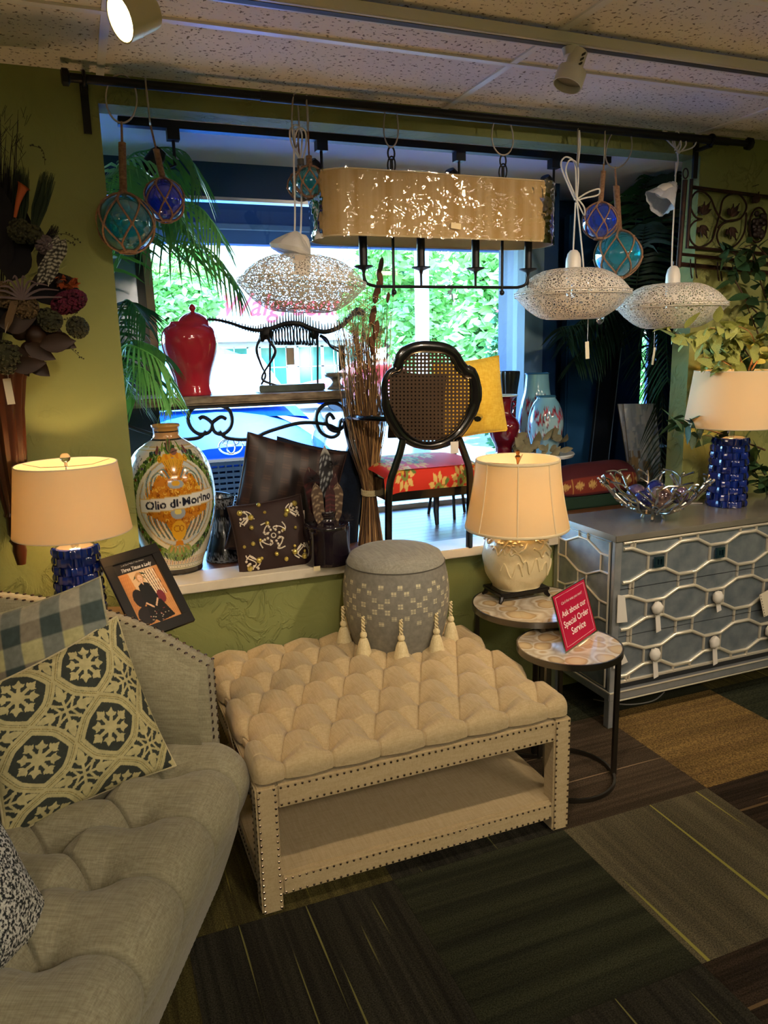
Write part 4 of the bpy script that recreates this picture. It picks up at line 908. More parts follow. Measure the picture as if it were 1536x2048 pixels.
for k in range(3):
    zt, zb = zs[k]-.002, zs[k+1]+.002; zc = (zt+zb)/2; yf = DYa+.004; D_ = obj('drawer', MB().bb(fx0, fx1, yf, DYa+.04, zb, zt), SILF, dr, smooth=False)
    f = MB(); y = yf-.003; r = .0078
    def wav(sg_):
        pts = []; n = 0
        pts = [(fx0+.006, zc+sg_*.070), (fx0+.045, zc+sg_*.070)]
        for px in PXs: pts += [(px-.045, zc+sg_*.035), (px+.045, zc+sg_*.035), (px+HP/2-.045, zc+sg_*.070), (px+HP/2+.045, zc+sg_*.070)]
        pts = [p for p in pts if p[0] < fx1-.006]+[(fx1-.006, zc+sg_*.06)]
        return [(x_, y, z_) for x_, z_ in pts]
    f.tube(wav(1), r, 8); f.tube(wav(-1), r, 8)
    for px in PXs:
        for q in (-.045, .045):
            if px+q < fx1: f.tube([(px+q, y, zc-.035), (px+q, y, zc+.035)], r*.8, 6)
            hx = px-HP/2+q
            if hx > fx0+.01: f.tube([(hx, y, zc+.070), (hx, y, zt)], r*.8, 6).tube([(hx, y, zc-.070), (hx, y, zb)], r*.8, 6)
    f.tube([(fx0+.045, y, zc+.07), (fx0+.045, y, zt)], r*.8, 6).tube([(fx0+.045, y, zc-.07), (fx0+.045, y, zb)], r*.8, 6)
    if k == 0: f.tube([(fx0+.004, y, zt-.003), (fx1-.004, y, zt-.003)], r*.8, 6)
    if k == 2: f.tube([(fx0+.004, y, zb+.005), (fx1-.004, y, zb+.005)], r, 6)
    obj('fretwork', f, SILT, D_, ang=60)
    for i_, px in enumerate(PXs):
        if px > fx1: continue
        if k == 0:
            h = MB().bb(px-.022, px+.022, y-.018, y-.006, zc-.022, zc-.012).bb(px-.022, px+.022, y-.018, y-.006, zc+.012, zc+.022).bb(px-.022, px-.012, y-.018, y-.006, zc-.012, zc+.012).bb(px+.012, px+.022, y-.018, y-.006, zc-.012, zc+.012).bb(px-.005, px+.002, y-.02, y-.002, zc-.010, zc+.010)
            obj('drawer_pull', h, M('smoked_chrome', '4A7488', .15, .9), D_, bevel=.001, label='dark polished square pull')
        else:
            rr = random.Random(k*10+i_); rot = Matrix.Rotation(rr.uniform(-.3, .3), 3, 'Y'); mb = MB()
            mb.ball((px, y-.018, zc+.004), (.026, .018, .028), 14, 10); mb.v = [tuple(Vector(v)+Vector((rr.uniform(-.0025, .0025), rr.uniform(-.002, .002), rr.uniform(-.0025, .0025)))) for v in mb.v]
            tl = .075 if (i_+k) % 2 == 1 or k == 2 and i_ == 0 else .035; mb.prism([(px-.008, y-.016, zc-.015), (px+.012, y-.02, zc-.015), (px+.022, y-.022, zc-.02-tl), (px+.0, y-.02, zc-.028-tl)], (0, 0, 0), (0, .002, 0))
            obj('wrapped_pull', mb, M('packing_foam', 'CFCCC4', .8), D_, label='pull wrapped in white packing foam', ang=60)
# side panel fretwork (left side)
sx_ = DXa+.004; obj('side_panel', MB().bb(sx_, sx_+.01, DYa+.03, DYb-.03, .16, .8), SILF, dr, smooth=False)
f = MB(); xx = sx_-.003; r = .005; ya, yb = DYa+.034, DYb-.034; yc = (ya+yb)/2
f.tube([(xx, ya, .17), (xx, ya, .792), (xx, yb, .792), (xx, yb, .17)], r, 6, closed=True)
for zc in (.697, .497, .293):
    for sg_ in (1, -1):
        f.tube([(xx, ya, zc+sg_*.037), (xx, ya+.055, zc+sg_*.037), (xx, yc-.03, zc+sg_*.075), (xx, yc+.03, zc+sg_*.075), (xx, yb-.055, zc+sg_*.037), (xx, yb, zc+sg_*.037)], r, 6)
        for yy in (yc-.03, yc+.03): f.tube([(xx, yy, zc+sg_*.075), (xx, yy, zc+sg_*.102)], r*.8, 6)
    for yy in (ya+.055, yb-.055): f.tube([(xx, yy, zc-.037), (xx, yy, zc+.037)], r*.8, 6)
obj('side_fretwork', f, SILT, dr, ang=60)
# foam corner tags on the dresser's front edge
def foamtag(lab, pts):
    P = [at(px, py, y=DYa-.012) for px, py in pts]; single('foam_wrap', MB().prism(P, (0, 0, 0), (0, .0025, 0)), MATS['packing_foam'], lab, 'packing foam', P[0], smooth=False)
foamtag('square piece of white foam hanging at the left edge of the middle drawer', ((1236, 1190), (1250, 1192), (1255, 1244), (1234, 1246)))
foamtag('triangular piece of white foam hanging at the left edge of the bottom drawer', ((1232, 1278), (1240, 1290), (1256, 1324), (1227, 1338)))
# paper price tag at the right edge of the photo
P = [at(*p, y=DYa-.03) for p in ((1519, 1190), (1545, 1175), (1562, 1220), (1528, 1234))]
pt = single('price_tag', MB().prism(P, (0, 0, 0), (0, .0015, 0)), M('tag_cream', 'D9D2BC', .7), 'cream price tag with black dashed edge on the dresser drawers, right edge', 'tag', P[3], smooth=False)
mb = MB(); 
for k in range(8): 
    c = P[0]+(P[3]-P[0])*((k+.3)/8); c2 = P[0]+(P[3]-P[0])*((k+.7)/8); mb.tube([c+Vector((.006, -.001, 0)), c2+Vector((.006, -.001, 0))], .0012, 4)
obj('dashes', mb, M('ink', '1A1A1A', .6), pt)
# ---- coral bowl and balls -------------------------------------------
bc = Vector((2.255, 2.565, .8265)); rb = random.Random(5)
CORAL = M('nickel_coral', 'B8B2A4', .22, 1)
bowl = T('coral_bowl', 'silver coral-branch bowl on the dresser', 'bowl', bc)
def bowlpt(a, q, dr_=0):
    r = (.035+.175*q**.85)*1.0+dr_; return Vector((bc.x+r*math.cos(a), bc.y+r*math.sin(a), bc.z+.028+.125*q**1.7))
mb = MB()
for k in range(16):
    a = 2*PI*k/16+rb.uniform(-.1, .1); pts = []; aa_ = a
    for q in np.linspace(0.0, 1.0, 7):
        aa_ += rb.uniform(-.09, .09); pts.append(bowlpt(aa_, q, rb.uniform(-.004, .004)))
        if q > .15 and rb.random() < .85:
            sd2 = rb.choice((-1, 1)); b2 = [pts[-1]]; a2, q2 = aa_, q
            for _ in range(rb.choice((2, 3))): a2 += sd2*rb.uniform(.08, .16); q2 = min(1.12, q2+rb.uniform(.03, .14)); b2.append(bowlpt(a2, q2, rb.uniform(-.01, .012)))
            mb.tube(smooth_pts(b2, 2), [.0042]*(2*(len(b2)-1))+[.0052], 6)
    e_ = pts[-1]+Vector((math.cos(aa_)*.02, math.sin(aa_)*.02, .015)); pts.append(e_)
    P = smooth_pts(pts, 2); mb.tube(P, [.0062-.0018*i/len(P) for i in range(len(P))], 7); mb.ball(e_, .0062, 8, 6)
obj('branches', mb, CORAL, bowl)
for k in range(4):
    a = PI/4+PI/2*k; obj('foot', MB().tube([bc+Vector((.035*math.cos(a), .035*math.sin(a), .03)), bc+Vector((.045*math.cos(a), .045*math.sin(a), .002))], [.006, .007], 8), CORAL, bowl)
BALLM = [M('mercury_blue', '141C4E', .08, .3, var=('6E5A78', 30, .12), coat=1), M('mercury_brown', '3A2A3A', .1, .4, var=('8E7468', 35, .12), coat=1), M('mercury_navy', '0C1230', .06, .3, var=('2A2F80', 24, .2), coat=1)]
for k, (dx, dy, dz, r, m, lab) in enumerate(((-.085, -.03, .093, .040, 2, 'dark navy glass ball at the left in the coral bowl'), (.015, -.02, .092, .052, 1, 'large brown and violet mottled ball in the middle of the coral bowl'), (.115, -.02, .098, .042, 0, 'blue mottled ball at the right in the coral bowl'), (-.03, .075, .10, .042, 0, 'blue mottled ball at the back left of the coral bowl'), (.075, .075, .105, .044, 2, 'dark striped navy ball at the back right of the coral bowl'))):
    single('decorative_ball', MB().ball(bc+Vector((dx, dy, dz)), r, 24, 16), BALLM[m], lab, 'ball', bc+Vector((dx, dy, dz-r)), 'glass balls in the coral bowl')
# ---- lamps ----------------------------------------------------------
BLU = M('cobalt_glaze', '0E2A86', .12, coat=1, var=('0A1A5C', 10, .2)); SHW = shade_mat('shade_white', 'EFDDB8', .36); CHRM = MATS['chrome']; CRY = M('crystal', 'F4F4F0', .02, trans=1, ior=1.5)
def bulb(parent, loc, e, col='FFCC90', r=.03):
    ld = bpy.data.lights.new('bulb_light', 'POINT'); ld.energy = e; ld.color = srgb(col); ld.shadow_soft_size = r
    o = bpy.data.objects.new('bulb_light', ld); COL.objects.link(o); o.parent = parent; o.location = loc
def blue_lamp(c, lab, e):
    t = T('table_lamp', lab, 'lamp', c, 'blue woven ceramic lamps'); H = .315
    mb = MB(); n = 14; rows_ = 10
    for i in range(rows_):
        z0 = H*i/rows_; z1 = H*(i+1)/rows_
        for k in range(n):
            if (i+k) % 2: dz = 0.0
            a0_, a1_ = 2*PI*(k+.04+.0*(i % 2))/n, 2*PI*(k+.96)/n; P = []
            bulge = (i+k) % 2 == 0
            for u in np.linspace(0, 1, 6):
                a = a0_+(a1_-a0_)*u
                P.append([((.072+(.013*math.sin(PI*u) if bulge else .004+.009*abs(math.cos(PI*u)))+(.004*math.sin(PI*v) if not bulge else 0))*(1-.0*z0)*(1.04-.1*(z0+(z1-z0)*v)/H)*math.cos(a), (.072+(.013*math.sin(PI*u) if bulge else .004+.009*abs(math.cos(PI*u)))+(.004*math.sin(PI*v) if not bulge else 0))*(1.04-.1*(z0+(z1-z0)*v)/H)*math.sin(a), z0+(z1-z0)*(v*.9+.05)) for v in np.linspace(0, 1, 4)])
            mb.grid(np.array(P))
    mb.lathe([(0, .001), (.074, .001), (.076, .01), (.070, H-.004), (.066, H), (0, H)], n=28)
    obj('base', mb, BLU, t, local=True, ang=35)
    obj('cap', MB().lathe([(.064, H), (.05, H+.006), (.0, H+.008)], n=24), CHRM, t, local=True)
    obj('neck', MB().cyl((0, 0, H), (0, 0, H+.055), .016, 16), CHRM, t, local=True)
    z0 = H+.052; z1 = z0+.245; obj('shade', MB().lathe([(.203, z0), (.172, z1), (.169, z1), (.200, z0), (.203, z0)], n=64), SHW, t, local=True, ang=60)
    for r_, z_ in ((.1705, z1), (.2015, z0)): obj('shade_rim', MB().tube([(r_*math.cos(a), r_*math.sin(a), z_) for a in np.linspace(0, 2*PI, 48, endpoint=False)], .0025, 6, closed=True), M('shade_trim', 'D8CDB8', .8), t, local=True)
    sp_ = MB()
    for k in range(3):
        a = 2*PI*k/3+.5; sp_.tube([(0, 0, z1-.01), (.1*math.cos(a), .1*math.sin(a), z1-.014), (.171*math.cos(a), .171*math.sin(a), z1-.002)], .0014, 6)
    sp_.tube([(0, .02, H+.05), (0, .05, H+.12), (0, .03, z1-.02), (0, 0, z1-.005)], .0016, 6).tube([(0, -.02, H+.05), (0, -.05, H+.12), (0, -.03, z1-.02), (0, 0, z1-.005)], .0016, 6)
    obj('harp', sp_, CHRM, t, local=True)
    obj('bulb', MB().ball((0, 0, H+.13), (.028, .028, .036), 16, 10), M('bulb_glow', 'FFFFFF', .5, emit=('FFC888', 14)), t, local=True)
    obj('finial', MB().ball((0, 0, z1+.022), .018, 16, 12), CRY, t, local=True); obj('finial_stem', MB().cyl((0, 0, z1-.01), (0, 0, z1+.008), .006, 10), CHRM, t, local=True)
    bulb(t, (0, 0, H+.13), e)
    return t
blue_lamp((2.735, 2.635, .8265), 'blue woven ceramic lamp standing on the silver dresser', 12)
# left end table (hidden behind the sofa) with lamp and picture frame
lc = at(152, 1110, y=2.58); LX = lc.x; ZT = .695
et = T('end_table', 'small round end table behind the sofa arm under the left blue lamp', 'side table', (LX+.03, 2.56, 0))
TW = M('pale_wood', 'A98F6A', .5, var=('8E7452', 8, .3, (1, .1, 1)))
obj('tabletop', MB().lathe([(0, ZT-.03), (.20, ZT-.03), (.21, ZT-.015), (.20, ZT-.001), (0, ZT-.001)], (LX+.04, 2.575, 0), 48), TW, et); obj('pedestal', MB().lathe([(.03, .03), (.025, .3), (.04, ZT-.03)], (LX+.04, 2.575, 0), 24), TW, et); obj('foot', MB().lathe([(0, 0), (.13, 0), (.12, .02), (.03, .035)], (LX+.04, 2.575, 0), 32), TW, et)
BL = blue_lamp((LX, 2.575, ZT), 'blue woven ceramic lamp at the left behind the sofa arm', 11); BL.scale = (.89, .89, .89)
# picture frame leaning on the lamp side
pfc = [at(*p, d=d) for p, d in (((197, 1123), 2.44), ((310, 1090), 2.56), ((368, 1250), 2.46), ((262, 1290), 2.34))]
pf_ = T('picture_frame', 'black picture frame with a magazine cover, tilted behind the sofa arm', 'picture frame', (pfc[3]+pfc[2])/2)
exf = (pfc[1]-pfc[0]); eyf = (pfc[3]-pfc[0]); exn = exf.normalized(); eyn = (eyf-exn*eyf.dot(exn)).normalized(); Wf, Hf = exf.length, eyf.length; nf = exn.cross(eyn)
if nf.dot(Vector((CAMP.tolist()))-pfc[0]) < 0: nf = -nf
def fp(u, v, d=0): return pfc[0]+exn*(u*Wf)+eyn*(v*Hf)+nf*d
bw = .115; mb = MB()
for (u0, v0, u1, v1) in ((0, 0, 1, bw), (0, 1-bw, 1, 1), (0, bw, bw*1.3, 1-bw), (1-bw*1.3, bw, 1, 1-bw)): mb.prism([fp(u0, v0), fp(u1, v0), fp(u1, v1), fp(u0, v1)], (0, 0, 0), nf*.016)
obj('frame', mb, M('frame_black', '12110F', .4), pf_, bevel=.001)
obj('backing', MB().prism([fp(.02, .02), fp(.98, .02), fp(.98, .98), fp(.02, .98)], (0, 0, 0), nf*-.004), M('board', '3A332C', .9), pf_, smooth=False)
cm = Canvas(230, 300, 'C98A50')
cm.poly([(0, 0), (230, 0), (230, 50), (0, 50)], '2A2622'); cm.poly([(60, 50), (200, 50), (185, 180), (75, 200)], 'D8B890')
for k in range(6): cm.stroke([(130+k*13, 60), (150+k*11, 185)], 5, 'EFE0C8'); cm.stroke([(137+k*13, 60), (156+k*11, 185)], 3, '4A3A30')
for k in range(5): cm.leaf(110, 60, 46, 9, .3+k*.55, '34422F')
for k in range(9): cm.stroke([(8+k*5, 60), (20+k*5, 290)], 1.5, 'B8743E'); cm.stroke([(190+k*5, 50), (185+k*5, 290)], 1.5, 'E0A468')
cm.ell(60, 170, 30, 42, '1E1A1A'); cm.ell(60, 250, 46, 40, '221C1C'); cm.ell(175, 190, 22, 30, '7A2A34')
cm.poly([(84, 118), (112, 104), (142, 116), (158, 185), (150, 215), (84, 215), (76, 180)], '17191A'); cm.poly([(80, 205), (165, 200), (200, 285), (110, 295), (70, 260)], '14110F')
cm.ell(110, 82, 21, 24, 'B98A5A'); cm.ell(111, 86, 13, 17, 'E4BC9C'); cm.poly([(105, 104), (118, 104), (114, 122)], 'E4BC9C'); cm.stroke([(84, 200), (112, 225)], 8, 'E0B896'); cm.stroke([(150, 195), (128, 222)], 8, 'E0B896')
cm.ell(106, 83, 1.6, 1.2, '2A1E18'); cm.ell(116, 83, 1.6, 1.2, '2A1E18'); cm.stroke([(107, 94), (115, 94)], 1.6, 'A04840')
for k in range(30): cm.ell(70+random.random()*110, 235+random.random()*60, 3, 2, random.choice(['D8C8B0', '8A3A3A', '3A3030', 'C8B8A0']))
cm.text('Three Times a Lady', 118, 34, 21, 'F4EEE4', .25, .02); cm.text('premiere issue of the season', 110, 10, 11, 'C8C0B4', .2)
nu, nv = 115, 150; Ug, Vg = np.meshgrid(np.linspace(0, 1, nu), np.linspace(0, 1, nv), indexing='ij'); f0 = np.array(fp(bw*1.25, bw*.97, .006)); a_ = np.array(exn)*Wf*(1-2.5*bw); b_ = np.array(eyn)*Hf*(1-1.94*bw)
obj('magazine_cover', MB().grid(f0+Ug[..., None]*a_+Vg[..., None]*b_, cm.sample(Ug, Vg)), PAINT('printed_paper', .35), pf_, ang=180)
lowf = fp(.62, 1); obj('easel_leg', MB().prism([fp(.45, .3, -.004), fp(.55, .3, -.004), fp(.58, .98, -.06), fp(.42, .98, -.06)], (0, 0, 0), nf*-.003), MATS['frame_black'], pf_, smooth=False)
# cream ceramic lamp
cl = Vector((1.600, 2.605, .5605)); cl_t = T('table_lamp', 'cream ceramic lamp with carved relief and bell shade on the larger round table', 'lamp', cl)
EB = M('ebony_stand', '100C0C', .25); CER = M('cream_ceramic', 'CFC29A', .3, coat=.3, bump=(22, .9, .006))
st = MB().bb(-.115, .115, -.075, .075, .028, .042).bb(-.105, .105, -.066, .066, .018, .030)
obj('stand', st, EB, cl_t, local=True, bevel=.003)
for x in (-.1, .1):
    for y in (-.06, .06): obj('stand_foot', MB().tube([(x, y, .03), (x*1.06, y*1.08, .012), (x*1.16, y*1.2, .002)], [.012, .010, .006], 8), EB, cl_t, local=True)
prof = [(.0, .042), (.082, .043), (.092, .05), (.118, .10), (.128, .16), (.126, .20), (.112, .245), (.085, .268), (.045, .28), (.03, .285), (.028, .30)]
prof = [(q.x, q.y) for q in smooth_pts([Vector((a, b, 0)) for a, b in prof], 4)]
mb = MB(); n = 96
sq = lambda r, z, a: r*(1+.14*(abs(math.cos(a))**8+abs(math.sin(a))**8)*0-.0)*(1.0/((abs(math.cos(a))**3.2+abs(math.sin(a*1.0)/.86)**3.2)**(1/3.2)))*(1+.018*math.sin(a*5+z*60)*math.sin(z*38+a*2)*(1 if r > .06 else 0))
mb.lathe(prof, n=n, fr=sq); obj('vase_body', mb, CER, cl_t, local=True)
rl = MB(); rr = random.Random(8)
for k in range(15):
    a = rr.uniform(0, 2*PI); z = rr.uniform(.215, .25); pts = []
    for j in range(9):
        a += rr.uniform(.03, .14); z += rr.uniform(-.020, .017); z = min(.268, max(.13, z)); zz = z; r0 = np.interp(zz, [p[1] for p in prof], [p[0] for p in prof]); r = sq(r0, zz, a)+.002; pts.append((r*math.cos(a), r*math.sin(a), zz))
    rl.tube(smooth_pts(pts, 3), .0048, 6)
for a0r, zc_ in ((-1.9, .15), (-1.1, .13), (-2.6, .14)):
    pts = []
    for j in range(14): a = a0r+.05*j*1.1; z = zc_+.03*math.sin(j*.8); r0 = np.interp(z, [p[1] for p in prof], [p[0] for p in prof]); r = sq(r0, z, a)+.001; pts.append((r*math.cos(a), r*math.sin(a), z))
    rl.tube(smooth_pts(pts, 3), .004, 6)
for k in range(40):
    a = rr.uniform(0, 2*PI); z = rr.uniform(.235, .272); r = sq(np.interp(z, [p[1] for p in prof], [p[0] for p in prof]), z, a); rl.ball((r*math.cos(a), r*math.sin(a), z), (.010, .010, .006), 7, 5)
obj('relief', rl, CER, cl_t, local=True, label='carved dragon-like relief around the shoulder')
BSH = shade_mat('bell_shade', 'EADBB8', .5); z0, z1 = .292, .565; Rb, Rt = .208, .165
def bell(k): return Rt+(Rb-Rt)*((1-k)**1.5)
obj('shade', MB().lathe([(bell(k), z0+(z1-z0)*k) for k in np.linspace(0, 1, 12)]+[(bell(k)-.003, z0+(z1-z0)*k) for k in np.linspace(1, 0, 12)], n=64), BSH, cl_t, local=True)
SB = M('shade_binding', 'D6C9A6', .8); mb = MB()
for z, r in ((z0, Rb), (z1, Rt)): mb.tube([(r*math.cos(a), r*math.sin(a), z) for a in np.linspace(0, 2*PI, 56, endpoint=False)], [(.006, .003)]*56, 6, closed=True, flat=(0, 0, 1))
for k in range(8):
    a = 2*PI*k/8+.25; mb.tube([((bell(q)+.001)*math.cos(a), (bell(q)+.001)*math.sin(a), z0+(z1-z0)*q) for q in np.linspace(0, 1, 10)], .0025, 6)
obj('shade_binding', mb, SB, cl_t, local=True)
BRS = M('aged_brass', 'A5754A', .3, 1); mb = MB().lathe([(.003, z1-.02), (.006, z1), (.012, z1+.012), (.006, z1+.02), (.010, z1+.034), (.004, z1+.04), (0, z1+.041)], n=14); obj('finial', mb, BRS, cl_t, local=True)
mb = MB()
for k in range(3): a = 2*PI*k/3+.9; mb.tube([(0, 0, z1-.02), (Rt*math.cos(a), Rt*math.sin(a), z1-.001)], .0016, 6)
mb.tube([(.01, 0, .3), (.05, 0, .4), (.04, 0, .5), (0, 0, z1-.015), (-.04, 0, .5), (-.05, 0, .4), (-.01, 0, .3)], .0018, 6); obj('harp', mb, BRS, cl_t, local=True)
obj('bulb', MB().ball((0, 0, .43), (.026, .026, .035), 14, 10), MATS['bulb_glow'], cl_t, local=True); bulb(cl_t, (0, 0, .43), 8)
# power cord on the dresser
single('lamp_cord', MB().tube([(2.46, 2.79, .829), (2.55, 2.77, .829), (2.66, 2.70, .829)], .002, 6), TRW, 'thin white cord lying on the dresser behind the lamp', 'cord', (2.46, 2.79, .827))
# ================================================================== CURTAIN ROD AND THINGS HANGING FROM IT
IRON = M('black_iron', '15161A', .45, .4); NKL = M('nickel_wire', 'A8A090', .35, .8); RY, RZ = 2.715, 2.400
rod = T('curtain_rod', 'long black curtain rod with end caps above the display opening', 'curtain rod', (1.4, RY, RZ))
xa, xb = at(140, 155, y=RY).x, at(1493, 284, y=RY).x
obj('pole', MB().cyl((xa, RY, RZ), (xb, RY, RZ), .0135, 20), IRON, rod); xm = at(520, 190, y=RY).x
obj('sleeve', MB().cyl((xm, RY, RZ), (xb-.1, RY, RZ), .0160, 20), IRON, rod)
for x, s in ((xa, -1), (xb, 1)): obj('end_cap', MB().tube([(x, RY, RZ), (x+s*.004, RY, RZ), (x+s*.006, RY, RZ), (x+s*.022, RY, RZ), (x+s*.026, RY, RZ)], [.014, .024, .026, .026, .018], 8), IRON, rod)
for x in (at(172, 200, y=RY).x, at(1421, 300, y=RY).x):
    br = obj('bracket', MB().bb(x-.012, x+.012, 2.795, 2.805, RZ-.135, RZ+.01).bb(x-.010, x+.010, RY, 2.80, RZ-.028, RZ-.017), IRON, rod, smooth=False)
    obj('cradle', MB().tube([(x+0, RY+.02*math.cos(a), RZ+.02*math.sin(a)) for a in np.linspace(-PI, PI, 20)], .006, 6), IRON, br)
def ring(name, label, px, top, bot, w, lean=0, cat='hook ring', y=RY, grp='wire rings on the rod', tw=0):
    """wire loop over the rod, pixel-measured ends"""
    a, b = at(px, top, y=y), at(px+lean, bot, y=y); t = [];  n = 40; c = (a+b)/2; h = (a-b).length/2+.004; ax_ = (a-b).normalized(); sd_ = Vector((math.cos(tw), math.sin(tw), 0)); r = w
    for k in range(n):
        q = 2*PI*k/n; t.append(c+ax_*h*math.cos(q)*1+sd_*r*math.sin(q))
    # keep the loop round the rod: shift so the top passes over it
    dz = max(0, (RZ+.019)-max(p.z for p in t)) if y == RY else 0
    t = [p+Vector((0, 0, dz*max(0, (p.z-c.z)/h))) for p in t]
    o = single(name, MB().tube(t, .0030, 6, closed=True), NKL, label, cat, b, grp)
    return b
rings = {}
rings['g1'] = ring('wire_ring', 'wire ring on the rod holding the large teal float at the left', 243, 152, 243, .046)
rings['g2'] = ring('wire_ring', 'narrow edge-on wire ring holding the blue float at the left', 291, 160, 246, .046, 9, tw=1.45)
rings['g3'] = ring('wire_ring', 'wire ring holding the white cord of the left lace pendant', 591, 202, 292, .030, 0, tw=.9)
rings['g4'] = ring('wire_ring', 'thin wire ring holding the small turquoise float left of the drum shade', 614, 206, 260, .02, 2, tw=1.2)
rings['c1'] = ring('wire_ring', 'wire ring holding the left hook of the drum chandelier', 782, 224, 292, .028)
rings['c2'] = ring('wire_ring', 'wire ring holding the right hook of the drum chandelier', 1004, 246, 308, .046, 2)
rings['p2'] = ring('wire_ring', 'wire ring holding the knotted cord of the middle lace pendant', 1156, 258, 332, .02, 0, tw=.9)
rings['g5'] = ring('wire_ring', 'wire ring holding the blue float right of the drum shade', 1210, 265, 325, .02, -2, tw=.9)
rings['g6'] = ring('wire_ring', 'wide wire ring holding the large turquoise float at the right', 1245, 266, 334, .062, -15)
# glass floats
ROPE = M('jute_rope', '7A5642', .9, var=('9C7A5C', 120, .2), bump=(300, .6, .001))
def floatball(label, top, cpx, cpy, rpx, col, neck, seed, y=RY):
    """top: world point of the rope's upper end; centre/radius in photo pixels; neck=(wrapped part start/end fraction)"""
    c = at(cpx, cpy, y=y); r = rpx*dep(c)/FPX; t = T('glass_float', label, 'glass float', c-Vector((0, 0, r)), 'glass floats in rope nets')
    obj('globe', MB().ball(c, r, 40, 24), clear('glass_'+col, col, .35, .01, None, .3), t)
    obj('seal', MB().ball(c-Vector((0, 0, r*.985)), (r*.14, r*.14, r*.05), 14, 6), M('float_seal', '102A50', .1, coat=1), t)
    tp_ = c+Vector((0, 0, r*1.06)); rr = random.Random(seed); mb = MB(); lam = rr.uniform(0, 1)
    def sph(la, lo, k=1.03): return c+Vector((math.cos(la)*math.cos(lo), math.cos(la)*math.sin(lo), math.sin(la)))*(r*k)
    n = 6; D = math.radians
    def arc(a, b_, m=7): return [sph(a[0]+(b_[0]-a[0])*k/m, a[1]+(b_[1]-a[1])*k/m) for k in range(m+1)]
    rw = max(.003, r*.038)
    for k in range(n):
        lo = 2*PI*k/n+lam; h = PI/n
        mb.tube([tp_+Vector((0, 0, .01))]+arc((D(80), lo), (D(42), lo)), rw*1.25, 6)
        for s in (-1, 1):
            mb.tube(arc((D(42), lo), (D(-8), lo+s*h)), rw, 6); mb.tube(arc((D(-8), lo+s*h), (D(-52), lo)), rw, 6)
        mb.tube(arc((D(-52), lo), (D(-78), lo)), rw*1.2, 6); mb.ball(sph(D(42), lo), rw*1.9, 7, 5); mb.ball(sph(D(-8), lo+h), rw*1.9, 7, 5)
    mb.tube([sph(D(-74), a) for a in np.linspace(0, 2*PI, 18, endpoint=False)], rw*1.7, 6, closed=True)
    obj('net', mb, ROPE, t)
    top = Vector(top); nk = MB().tube([top, top+(tp_-top)*.3, tp_], [rw*1.1]*3, 8); L = (tp_-top).length; m = int(L*neck/(rw*1.5)); d_ = (tp_-top).normalized()
    for k in range(m):
        q = tp_-d_*(L*neck*k/m); nk.tube([q+Vector((rw*2.7*math.cos(a), rw*2.7*math.sin(a), rw*.3*math.sin(a))) for a in np.linspace(0, 2*PI, 9, endpoint=False)], rw*1.1, 5, closed=True)
    obj('rope_neck', nk, ROPE, t); return t
floatball('large teal glass float in jute net, lowest at the left', rings['g1'], 252, 447, 55, '16B8C0', .72, 1)
floatball('cobalt blue glass float in jute net beside the large teal one', rings['g2'], 329, 401, 40, '2A5CE8', .55, 2, y=RY+.09)
floatball('small turquoise glass float left of the drum shade', rings['g4'], 620, 364, 29, '2CD0E0', .3, 3)
floatball('second small turquoise glass float peeping out behind the first', rings['g4']+Vector((-.02, .06, 0)), 602, 372, 26, '2CD0E0', .2, 4, y=RY+.1)
floatball('cobalt blue glass float in jute net at the right', rings['g5'], 1200, 442, 34, '3A78F0', .8, 5)
floatball('large turquoise glass float at the right, below the blue one', rings['g6'], 1236, 510, 45, '48D0DC', .72, 6, y=RY+.09)
# white cords and lace pendants
CORD = M('white_cord', 'D9D4CA', .6); LACEW = 'D8D0C2'
def lace_mat():
    m = bpy.data.materials.new('wire_lace'); m.use_nodes = True; t = m.node_tree; bs = t.nodes['Principled BSDF']; bs.inputs['Base Color'].default_value = (*srgb('DDD6CA'), 1); bs.inputs['Roughness'].default_value = .6
    tc = t.nodes.new('ShaderNodeTexCoord'); out = t.nodes['Material Output']
    def vor(scale, feat, dim='3D'):
        v = t.nodes.new('ShaderNodeTexVoronoi'); v.feature = feat; v.inputs['Scale'].default_value = scale; t.links.new(tc.outputs['Object'], v.inputs[0]); return v
    def mth(op, a, b_=None, c=None):
        x = t.nodes.new('ShaderNodeMath'); x.operation = op
        for i_, q in enumerate((a, b_)):
            if q is None: continue
            if isinstance(q, (int, float)): x.inputs[i_].default_value = q
            else: t.links.new(q, x.inputs[i_])
        return x.outputs[0]
    fine = mth('GREATER_THAN', vor(105, 'DISTANCE_TO_EDGE').outputs['Distance'], .15)      # 1 = hole
    big = vor(24, 'F1').outputs['Distance']; ringm = mth('MULTIPLY', mth('GREATER_THAN', big, .17), mth('LESS_THAN', big, .29)); hole = mth('LESS_THAN', big, .17)
    h = mth('MULTIPLY', fine, mth('SUBTRACT', 1, ringm)); h = mth('MAXIMUM', h, hole)
    tr = t.nodes.new('ShaderNodeBsdfTransparent'); mx = t.nodes.new('ShaderNodeMixShader'); t.links.new(h, mx.inputs[0]); t.links.new(bs.outputs[0], mx.inputs[1]); t.links.new(tr.outputs[0], mx.inputs[2]); t.links.new(mx.outputs[0], out.inputs[0])
    return m
LACE = lace_mat(); FOIL = M('foam_bag', 'CFCDC8', .45, bump=(30, .8, .01)); FILM = clear('plastic_film', 'F2F2F4', .3, .08, (60, .8, .004)); SOCK = M('socket_white', 'DCD8D0', .4)
